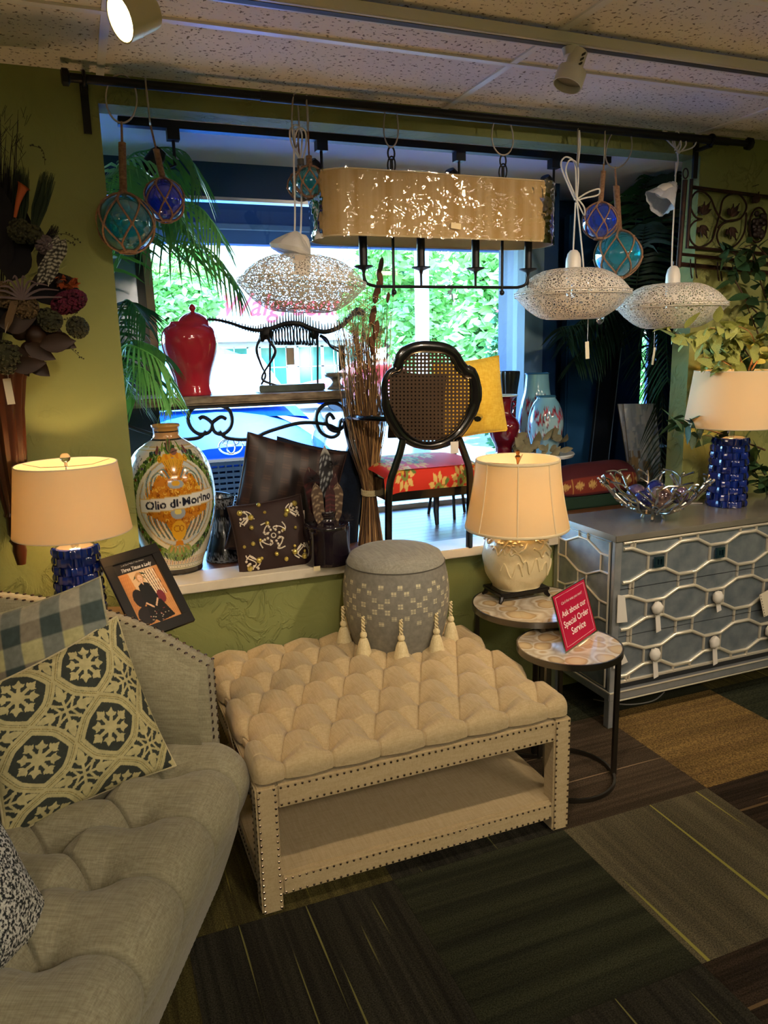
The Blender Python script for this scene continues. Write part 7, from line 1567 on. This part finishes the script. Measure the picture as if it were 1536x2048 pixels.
# woven cane: strips with open holes
CANE = M('cane_brown', '3A2A1C', .5); ip = np.array(inner, float)
def inside(x, y):
    r_ = False; n = len(ip)
    for i in range(n):
        ax, ay = ip[i]; bx, by = ip[(i+1) % n]
        if (ay > y) != (by > y) and x < (bx-ax)*(y-ay)/(by-ay)+ax: r_ = not r_
    return r_
cn = MB(); stp = 7.6
for i in range(24):
    for j in range(26):
        cx_, cy_ = 770+i*stp, 700+j*stp
        if not (inside(cx_, cy_) or inside(cx_+4, cy_+4) or inside(cx_-4, cy_-4)): continue
        s_, h_ = stp/2, stp*.235; o8 = [(-s_, -s_), (0, -s_), (s_, -s_), (s_, 0), (s_, s_), (0, s_), (-s_, s_), (-s_, 0)]; i8 = [(-h_*.75, -h_*.75), (0, -h_), (h_*.75, -h_*.75), (h_, 0), (h_*.75, h_*.75), (0, h_), (-h_*.75, h_*.75), (-h_, 0)]
        vs = [at(cx_+a, cy_+b_, y=cyy(cy_+b_)) for a, b_ in o8+i8]; cn.add(vs, [(k, (k+1) % 8, 8+(k+1) % 8, 8+k) for k in range(8)])
obj('cane_panel', cn, CANE, chr_, kind='stuff', smooth=False)
for lst in ([(806, 880), (800, 905), (790, 935), (779, 975), (777, 1060), (778, 1112)], [(918, 878), (928, 905), (938, 935), (940, 975), (939, 1050), (938, 1106)]):
    P = smooth_pts([at(a, b_, y=CHY-.02) for a, b_ in lst], 5); P[-1].z = .744; obj('leg', MB().tube(P, [(.014, .016)]*len(P), 8, flat=(0, 1, 0)), BLKW, chr_)
sx0, sx1 = at(768, 930, y=2.86).x, at(948, 930, y=2.86).x; sz = at(860, 934, y=2.84).z
fc = Canvas(500, 260, 'D0301C'); r2 = random.Random(19)
for k in range(14):
    x, y = (k*97) % 500, (k*61) % 260; n = 9; col = ('D8A83A', 'E0C070')[k % 2]
    for q in range(n): fc.leaf(x, y, 52, 26, q*2*PI/n, col)
    for q in range(n): fc.leaf(x, y, 36, 11, q*2*PI/n+.3, 'D0301C')
    fc.ell(x, y, 19, 19, '7A8A3A'); fc.ell(x, y, 7, 9, '8A1A1A')
    for q in range(3): fc.leaf(x+30, y+10, 30, 12, r2.uniform(0, 6), ('5E7A34', '9AA84A')[q % 2])
nu, nv = 130, 90; U, V = np.meshgrid(np.linspace(0, 1, nu), np.linspace(0, 1, nv), indexing='ij'); sy0, sy1 = 2.83, 3.26; P = np.zeros((nu, nv, 3))
vv = np.clip((V-.28)/.72, 0, 1); bend = np.clip(V/.28, 0, 1); ex_ = np.abs(2*U-1)**8
P[..., 0] = sx0-.01+(sx1-sx0+.05)*U*(1)+(U-.5)*.06*vv; P[..., 1] = sy0+np.where(V < .28, .012*(1-np.sin(bend*PI/2)*0)-.012*np.sin(bend*PI), vv*(sy1-sy0)); P[..., 2] = np.where(V < .28, sz-.115+.115*bend, sz+.018*np.sin(np.clip(vv, 0, 1)*PI))-.03*ex_
obj('seat_cushion', MB().grid(P, fc.sample(U, V)), PAINT('chintz', .8), chr_); obj('seat_rail', MB().bb(sx0+.005, sx1-.005, sy0+.005, sy1-.01, sz-.13, sz-.04), BLKW, chr_, bevel=.004)
for x in (sx0+.03, sx1-.0): obj('leg', MB().tube([(x, sy1-.03, sz-.06), (x, sy1-.02, .8), (x, sy1-.03, .737)], [.018, .014, .010], 8), BLKW, chr_)
for px, s in ((985, 1), (745, -1)):
    a = at(955 if s > 0 else 775, 838, y=CHY); obj('armrest', MB().tube(smooth_pts([a, a+Vector((s*.06, .10, .0)), a+Vector((s*.075, .25, -.01)), a+Vector((s*.07, .30, -.05)), Vector((a.x+s*.03, 3.10, sz-.05))], 5), [(.012, .016)]*21, 8, flat=(0, 0, 1)), BLKW, chr_)
q = at(909, 895, y=CHY-.035); obj('paper_tag', MB().box(q, (.036, .001, .048)), M('tag_white', 'D8D4CC', .6), chr_, smooth=False)
YEL = linen('yellow_chenille', 'E0B030', 'F2CE50', 150)
a, b_, c = at(892, 892, y=3.05), at(905, 735, y=3.0), at(1003, 722, y=3.0); pillow('throw_pillow', 'bright yellow pillow on the red floral armchair', (b_+c)/2+Vector((0, .06, -.15)), c-b_, Vector((-.08, .10, 1)), .33, .34, .11, YEL, None, 50, None, None, .05)
pillow('throw_pillow', 'dark brown pillow seen through the cane back of the armchair', at(835, 812, y=2.97), Vector((1, 0, -.12)), Vector((0, .15, 1)), .26, .28, .09, M('dark_brown_cloth', '1A1412', .8), None, 30, None, None, .05)
# ---- small black round table behind the chair
tb = T('round_table', 'small round black side table behind the armchair legs', 'side table', at(900, 1005, y=3.40)); c = at(898, 972, y=3.40)
obj('tabletop', MB().lathe([(0, c.z-.02), (.13, c.z-.02), (.14, c.z-.01), (.135, c.z), (0, c.z)], (c.x, 3.40, 0), 36), BLKW, tb)
for k in range(3): a = 2*PI*k/3+.3; obj('leg', MB().tube([(c.x+.09*math.cos(a), 3.40+.09*math.sin(a), c.z-.02), (c.x+.11*math.cos(a), 3.40+.11*math.sin(a), .736)], .008, 8), BLKW, tb)
# ---- white round table and vases
wy = 3.38; c = at(1082, 905, y=wy); WTB = T('pedestal_table', 'round white pedestal table carrying the vases at the right of the display', 'side table', (c.x, wy, .7355)); wz = c.z
obj('tabletop', MB().lathe([(0, wz-.018), (.165, wz-.018), (.172, wz-.006), (.168, wz), (0, wz)], (c.x, wy, 0), 48), M('white_gloss', 'C9CED2', .3), WTB); obj('column', MB().lathe([(.10, .7355), (.09, .76), (.025, .78), (.02, wz-.05), (.06, wz-.018)], (c.x, wy, 0), 24), MATS['white_gloss'], WTB)
ic = Canvas(600, 300, '6FA4BE'); ic.poly([(0, 150), (600, 150), (600, 300), (0, 300)], '8FB4C4'); r2 = random.Random(23)
for k in range(60):
    x, y = r2.uniform(0, 600), r2.uniform(120, 250); 
    for q in range(3): ic.leaf(x, y, r2.uniform(18, 44), r2.uniform(6, 11), -PI/2+r2.uniform(-.9, .9), r2.choice(('8E2A3A', 'A8485A', 'C8D4DC', '6A2034')))
def icevase(px, y, prof, lab, s, ctop='7FB8D4'):
    mb, bp_, pts = lathe_px(px, y, prof, 8, sub=5); z0 = s-bp_.z; nth = 160; th = np.linspace(0, 2*PI, nth, endpoint=False); P = np.zeros((len(pts), nth, 3)); C = np.zeros_like(P)
    for i, (r, z) in enumerate(pts): P[i, :, 0] = bp_.x+r*np.cos(th); P[i, :, 1] = y+r*np.sin(th); P[i, :, 2] = z+z0; C[i] = ic.sample(th/(2*PI+.001), np.full(nth, i/len(pts)*.98))
    t = T('art_glass_vase', lab, 'vase', (bp_.x, y, s), 'pale blue art glass vases'); obj('body', MB().grid(P, C, True), PAINT('art_glass', .12, coat=.6), t, ang=180); obj('lip', MB().tube([(bp_.x+pts[0][0]*math.cos(a), y+pts[0][0]*math.sin(a), pts[0][1]+z0) for a in np.linspace(0, 2*PI, 32, endpoint=False)], .003, 6, closed=True), M('lip_blue', '2A5E80', .2), t)
icevase(1072, 3.46, [(738, 24), (742, 23), (775, 26), (800, 32), (840, 36), (875, 30), (892, 22)], 'taller tapering pale blue glass vase with red flecks on the white table', wz+.001)
icevase(1090, 3.34, [(786, 19), (790, 19), (802, 27), (825, 34), (850, 35), (875, 30), (900, 20)], 'shorter rounded pale blue glass vase with red flecks, in front', wz+.001)
OX = M('oxblood_dark', '5E0A1E', .1, coat=.8); mb, bp_, pts = lathe_px(1008, 3.25, [(791, 25), (793, 26), (797, 20), (808, 14), (828, 14), (838, 24), (852, 31), (872, 28), (892, 18), (903, 17), (906, 18)], 40)
st_ = T('plant_stand', 'slim black plant stand under the dark red vase', 'stand', (bp_.x, 3.25, .7355)); sz_ = bp_.z; obj('plate', MB().lathe([(0, sz_-.012), (.09, sz_-.012), (.092, sz_), (0, sz_)], (bp_.x, 3.25, 0), 32), BLKW, st_); obj('column', MB().lathe([(.06, .7355), (.05, .75), (.012, .765), (.012, sz_-.012)], (bp_.x, 3.25, 0), 16), BLKW, st_)
rv = T('handled_vase', 'dark red vase with flared white-rimmed lip and twisted handles', 'vase', (bp_.x, 3.25, sz_)); mb.v = [(v[0], v[1], v[2]+.001) for v in mb.v]; obj('body', mb, OX, rv)
obj('lip', MB().tube([(bp_.x+pts[0][0]*math.cos(a), 3.25+pts[0][0]*math.sin(a), pts[0][1]) for a in np.linspace(0, 2*PI, 32, endpoint=False)], .004, 6, closed=True), M('lip_pale', 'A8C4D0', .3), rv)
for s in (-1, 1):
    a0_ = at(1008+s*15, 803, y=3.25); a1_ = at(1008+s*20, 836, y=3.25); P = smooth_pts([a0_, a0_+Vector((s*.022, 0, -.005)), a0_+Vector((s*.012, 0, -.035)), a1_], 6); obj('handle', MB().tube([p+Vector((.003*math.sin(i*1.6), .003*math.cos(i*1.6), 0)) for i, p in enumerate(P)], .0055, 6), OX, rv)
q = at(1037, 862, y=3.19); obj('price_label', MB().box(q, (.012, .001, .014)), MATS['tag_white'], rv, smooth=False)
mb, bp_, _ = lathe_px(1014, 3.50, [(744, 20), (750, 22), (790, 17), (830, 15), (880, 16), (1000, 14), (1010, 14)], 40, fr=lambda r, z, a: r*(1+.07*math.cos(a*16))); mb.v = [(v[0], v[1], v[2]+.736-bp_.z) for v in mb.v]; single('pleated_vase', mb, M('black_pleats', '0E1216', .4), 'tall black pleated floor vase behind the dark red vase', 'vase', (bp_.x, 3.5, .736))
# dried hydrangeas
hy = T('dried_hydrangea', 'dried pale hydrangea leaves in front of the glass vases', 'dried flowers', at(1075, 905, y=3.2)); r2 = random.Random(27); hc = at(1070, 1000, y=3.2); DRY = M('dried_leaf', '8A8468', .8, var=('5A5644', 25, .25))
obj('pot', MB().lathe([(0, .736), (.05, .736), (.065, .90), (.06, .905), (.0, .90)], (hc.x, 3.2, 0), 24), M('pot_slate', '3A4048', .6), hy)
for k in range(46):
    px, py = r2.uniform(1022, 1125), r2.uniform(868, 915) if k % 4 else r2.uniform(915, 960); p = at(px, py, y=3.2+r2.uniform(-.05, .04)); bigleaf(p, (r2.uniform(-1, 1), r2.uniform(-.5, .2), r2.uniform(-.3, .8)), r2.uniform(.045, .08), r2.uniform(.03, .05), DRY, 'leaf', .5, hy, nseg=4)
obj('stems', MB().tube([(hc.x, 3.2, .9), at(1070, 900, y=3.2)], .006, 6), BARK, hy)
# ---- carpet bolster on green box
by_ = 3.33; x0, x1 = at(1098, 980, y=by_).x, at(1262, 980, y=by_).x
gx = single('storage_bench', MB().bb(x0-.02, x1+.28, by_-.12, by_+.22, .7355, .80), M('bottle_green', '1E3A2C', .6), 'low dark green bench under the red cushion', 'bench', ((x0+x1)/2, by_, .7355), bevel=.008)
bc_ = Canvas(500, 200, '4A1620'); bc_.poly([(0, 120), (500, 120), (500, 185), (0, 185)], '7A2E22'); bc_.stroke([(0, 120), (500, 120)], 4, 'B88A4A'); bc_.stroke([(0, 185), (500, 185)], 4, 'B88A4A')
for k in range(7):
    x = 36+k*72
    for q in range(8): bc_.leaf(x, 152, 22, 8, q*PI/4, 'C09A5A')
    bc_.stroke([(x+36, 122), (x+36, 184)], 2, 'B88A4A'); bc_.ring(x+18, 152, 5, 8, 2, 'C8A868'); bc_.ring(x+54, 152, 5, 8, 2, 'C8A868')
nu, nv = 120, 60; U, V = np.meshgrid(np.linspace(0, 1, nu), np.linspace(0, 1, nv), indexing='ij'); e = (1-np.abs(2*U-1)**6)**.5; th_ = V*PI*1.15-.25; P = np.zeros((nu, nv, 3)); P[..., 0] = x0+(x1-x0)*U; P[..., 1] = by_-.115*np.cos(th_)*e; P[..., 2] = .825+(.125*np.clip(np.sin(th_), -.2, 1))*e+.012*U
single('bolster_cushion', MB().grid(P, bc_.sample(U, 1-np.clip(V*1.75, 0, .999))), PAINT('kilim', .9), 'long dark red bolster cushion with a patterned border on the green bench', 'cushion', ((x0+x1)/2, by_, .80))
# ---- two canvases leaning
for k, (dx, dyy, lab) in enumerate(((0, 0, 'front pale landscape canvas leaning behind the dresser'), (-.035, .05, 'second canvas leaning just behind the front pale one'))):
    a, b_, c = at(1262+dx*100, 960, y=3.46+dyy), at(1303, 955, y=3.40+dyy), at(1246-k*12, 808, y=3.53+dyy); a.z = .802; b_.z = .802; ex = (b_-a); ey = c-a; n_ = ex.cross(ey).normalized()
    if n_.y > 0: n_ = -n_
    n_ *= .03
    t = T('canvas_painting', lab, 'painting', a, 'leaning canvases'); ww = 1.0; ex = ex.normalized()*.17
    U, V = np.meshgrid(np.linspace(0, 1, 24), np.linspace(0, 1, 60), indexing='ij'); pc_ = Canvas(80, 200, 'A8B4C4'); r2 = random.Random(40+k)
    for j in range(120): y = r2.uniform(0, 200); x = r2.uniform(0, 80); pc_.stroke([(x, y), (x+r2.uniform(-4, 4), y+r2.uniform(14, 40))], r2.uniform(3, 8), r2.choice(('D5DAE0', 'B8C2CE', '9AA6B8', 'C8CCCE')) if y < 120 else r2.choice(('8A7A68', 'A88A5A', 'B09468', '6E6258')))
    A0_ = np.array(a); obj('painted_face', MB().grid(A0_+np.array(n_)+U[..., None]*np.array(ex)+V[..., None]*np.array(ey), pc_.sample(U, 1-V*.999)), PAINT('oil_paint', .6), t)
    obj('canvas_edge', MB().prism([a, a+ex, a+ex+ey, a+ey], (0, 0, 0), n_*.97), M('canvas_edge', 'B8A684', .8, var=('7E6238', 12, .15)), t, smooth=False)
# ---- dark leaning mirror with pale edges, blue screen panel
lb = T('leaning_mirror', 'tall dark mirror with thin pale edges leaning behind the right palm', 'mirror', at(1200, 925, y=3.72)); pA, pB, pC, pD = at(1176, 930, y=3.68), at(1212, 930, y=3.70), at(1282, 345, y=3.92), at(1243, 352, y=3.92)
pA.z = pB.z = .737; obj('board', MB().prism([pA, pB, pC, pD], (0, 0, 0), (0, .02, 0)), M('panel_dark', '10151C', .4), lb, smooth=False); obj('edge_strip', MB().tube([pA+Vector((0, -.004, 0)), pD+Vector((0, -.004, 0))], .003, 6), ALU, lb); obj('edge_strip', MB().tube([pB+Vector((0, -.004, 0)), pC+Vector((0, -.004, 0))], .003, 6), ALU, lb)
x0, x1 = at(1128, 800, y=3.9).x, at(1192, 800, y=3.9).x; sp2_ = T('screen_panel', 'blue painted column panel at the back right of the display', 'panel', ((x0+x1)/2, 3.9, .7355)); obj('panel', MB().bb(x0, x1, 3.88, 3.95, .7355, 2.3), M('blue_panel', '1F4E80', .5, var=('2A6296', 2, .3)), sp2_, bevel=.01)
# ---- left mirror panel
mp_ = T('leaning_mirror', 'tall grey mirror with black and tan frame edge behind the left palm', 'mirror', at(300, 800, y=3.58)); q0, q1, q2, q3 = at(238, 820, y=3.56), at(318, 815, y=3.56), at(286, 470, y=3.60), at(215, 470, y=3.60)
obj('face', MB().prism([q0, q1, q2, q3], (0, 0, 0), (0, .012, 0)), M('grey_glass', '6F7B8C', .2, .3), mp_, smooth=False)
def strip(a, b_, c, d_, m, nm, o): obj(nm, MB().prism([Vector(a)+Vector((0, -o, 0)), Vector(b_)+Vector((0, -o, 0)), Vector(c)+Vector((0, -o, 0)), Vector(d_)+Vector((0, -o, 0))], (0, 0, 0), (0, .02, 0)), m, mp_, smooth=False)
e1_ = (q1-q0).normalized(); strip(q1-e1_*.045, q1-e1_*.012, q2-e1_*.012, q2-e1_*.045, M('frame_ink', '0C1018', .4), 'frame_side', .012); strip(q1-e1_*.012, q1+e1_*.022, q2+e1_*.022, q2-e1_*.012, M('tan_edge', '9A8468', .6), 'frame_edge', .016)
lb0 = Vector((q0.x, 3.56, .7355)); obj('lower_part', MB().prism([lb0, Vector((q1.x, 3.56, .7355)), q1, q0], (0, 0, 0), (0, .012, 0)), MATS['frame_ink'], mp_, smooth=False)
# ---- palms
PG = [M('palm_green', '3A7E3E', .4, var=('5EA052', 8, .3)), M('palm_dark', '1A4A2E', .45, var=('2A643C', 8, .3)), M('palm_light', '5AA852', .4, var=('84C870', 8, .3))]
def frond(par, pts, Lmax, n, m, wid=.014, seed=0, flat_=.35, drop=.5, twosided=True):
    r = random.Random(seed); P = smooth_pts([Vector(p) for p in pts], max(2, int(n/(len(pts)-1)))); N = len(P); mb = MB().tube(P, [.005*(1-.8*i/N)+.0008 for i in range(N)], 5)
    for i in range(int(N*.16), N):
        t = i/N; tg = (P[min(i+1, N-1)]-P[max(0, i-1)]).normalized(); s0 = tg.cross(Vector((0, 0, 1))); s0 = s0.normalized() if s0.length > .05 else Vector((1, 0, 0)); L = Lmax*(math.sin(PI*min(1, .12+t*.80))**.7)*r.uniform(.85, 1.1)
        for s in (-1, 1):
            sd_ = (s0*s*1.0+tg*.75+Vector((0, 0, -.25-r.uniform(0, .25)))).normalized(); q = [P[i]+sd_*L*u+Vector((0, 0, -drop*L*u*u)) for u in (0, .35, .7, 1)]; wv = tg.cross(sd_).normalized(); wv = (tg*.8+Vector((0, 0, .3))).normalized(); w = wid
            vs = []
            for k, u in enumerate((.5, 1, .7, .05)): vs += [q[k]-wv*w*u*.5, q[k]+wv*w*u*.5]
            mb.add(vs, [(0, 1, 3, 2), (2, 3, 5, 4), (4, 5, 7, 6)])
    mb.v = [(v[0], v[1], min(v[2], 2.385)) for v in mb.v]
    return obj('frond', mb, m, par, smooth=False)
pb = Vector((.10, 3.42, .7355)); LP = T('palm', 'green artificial palm with arching fronds at the left of the display', 'plant', pb); obj('pot', MB().lathe([(0, .736), (.09, .736), (.11, .90), (.10, .91), (0, .90)], pb-Vector((0, 0, .7355)), 28), M('basket_dark', '2A2018', .8, bump=(60, .6, .004)), LP)
tkp = [(.10, 3.42, .9), (.12, 3.40, 1.3), (.10, 3.40, 1.75)]; obj('trunk', MB().tube(tkp, [.02, .018, .014], 8), M('palm_trunk', '3A2E26', .9, bump=(40, .6, .004)), LP); crown = Vector((.10, 3.40, 1.75)); crown2 = Vector((.10, 3.38, 1.4))
def ap(px, py, y): return at(px, py, y=y)
FR = [([crown, ap(240, 350, 3.3), ap(300, 300, 3.2), ap(370, 305, 3.15), ap(400, 365, 3.12)], .20, 0), ([crown, ap(225, 370, 3.2), ap(262, 318, 3.12), ap(318, 330, 3.08), ap(345, 400, 3.05)], .19, 2), ([crown, ap(260, 420, 3.3), ap(330, 400, 3.2), ap(400, 415, 3.1), ap(440, 470, 3.05)], .20, 2), ([crown, ap(270, 470, 3.3), ap(340, 480, 3.15), ap(420, 500, 3.05), ap(478, 575, 3.0)], .20, 0), ([crown, ap(215, 420, 3.2), ap(225, 360, 3.1), ap(250, 330, 3.0)], .19, 0), ([crown, ap(280, 430, 3.2), ap(350, 430, 3.1), ap(392, 490, 3.0)], .17, 0), ([crown, ap(250, 380, 3.45), ap(300, 345, 3.45), ap(350, 340, 3.42)], .19, 0),
      ([crown2, ap(235, 640, 3.2), ap(255, 600, 3.1), ap(290, 640, 3.05)], .15, 1), ([crown2, ap(240, 700, 3.15), ap(285, 700, 3.05), ap(335, 740, 3.02), ap(348, 800, 3.0)], .15, 2), ([crown2, ap(250, 740, 3.1), ap(290, 740, 3.0), ap(330, 790, 2.98)], .14, 2), ([crown2, ap(230, 720, 3.1), ap(250, 760, 3.05), ap(270, 800, 3.0)], .14, 0), ([crown2, ap(250, 690, 3.2), ap(300, 690, 3.15), ap(330, 710, 3.1)], .13, 0), ([crown2, ap(240, 620, 3.3), ap(262, 690, 3.2), ap(262, 740, 3.2)], .13, 1)]
for k, (pts, L, mi) in enumerate(FR): frond(LP, pts, L*1.05, 27, PG[mi], .0125, k)
pb = Vector((3.28, 3.80, .7355)); RP = T('palm', 'dark tall palm with dense fronds behind the lace pendants at the right', 'plant', pb); obj('pot', MB().lathe([(0, .736), (.10, .736), (.12, .93), (.11, .94), (0, .93)], pb-Vector((0, 0, .7355)), 28), MATS['basket_dark'], RP)
obj('trunk', MB().tube([(3.28, 3.80, .93), (3.26, 3.78, 1.3), (3.22, 3.75, 1.6)], [.028, .024, .018], 8), MATS['palm_trunk'], RP); cr = Vector((3.23, 3.75, 1.55))
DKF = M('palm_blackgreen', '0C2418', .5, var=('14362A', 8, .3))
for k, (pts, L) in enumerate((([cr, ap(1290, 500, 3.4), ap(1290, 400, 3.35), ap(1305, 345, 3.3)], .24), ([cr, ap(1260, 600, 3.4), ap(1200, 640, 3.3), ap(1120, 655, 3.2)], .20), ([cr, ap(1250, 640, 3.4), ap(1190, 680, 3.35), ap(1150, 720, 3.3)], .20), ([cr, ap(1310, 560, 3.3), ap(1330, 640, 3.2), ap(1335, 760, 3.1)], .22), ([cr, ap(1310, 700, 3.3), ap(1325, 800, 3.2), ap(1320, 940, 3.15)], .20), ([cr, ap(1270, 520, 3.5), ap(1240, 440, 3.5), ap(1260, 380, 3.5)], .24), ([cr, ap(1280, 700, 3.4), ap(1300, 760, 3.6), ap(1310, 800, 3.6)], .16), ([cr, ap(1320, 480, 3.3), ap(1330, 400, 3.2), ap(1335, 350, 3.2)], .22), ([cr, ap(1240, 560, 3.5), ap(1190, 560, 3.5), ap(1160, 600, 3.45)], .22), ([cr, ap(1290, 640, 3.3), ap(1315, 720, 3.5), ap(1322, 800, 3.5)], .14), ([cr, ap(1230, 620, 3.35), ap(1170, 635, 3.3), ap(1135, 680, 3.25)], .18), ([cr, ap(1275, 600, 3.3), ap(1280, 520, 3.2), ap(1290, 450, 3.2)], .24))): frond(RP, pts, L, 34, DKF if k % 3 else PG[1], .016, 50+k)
single('floor_cable', MB().tube(smooth_pts([(2.02, 2.62, .004), (2.12, 2.52, .004), (2.25, 2.50, .004), (2.36, 2.55, .004)], 6), .003, 6), M('cable_grey', '8A8884', .6), 'thin grey cable loop on the carpet under the silver dresser', 'cable', (2.2, 2.5, 0))
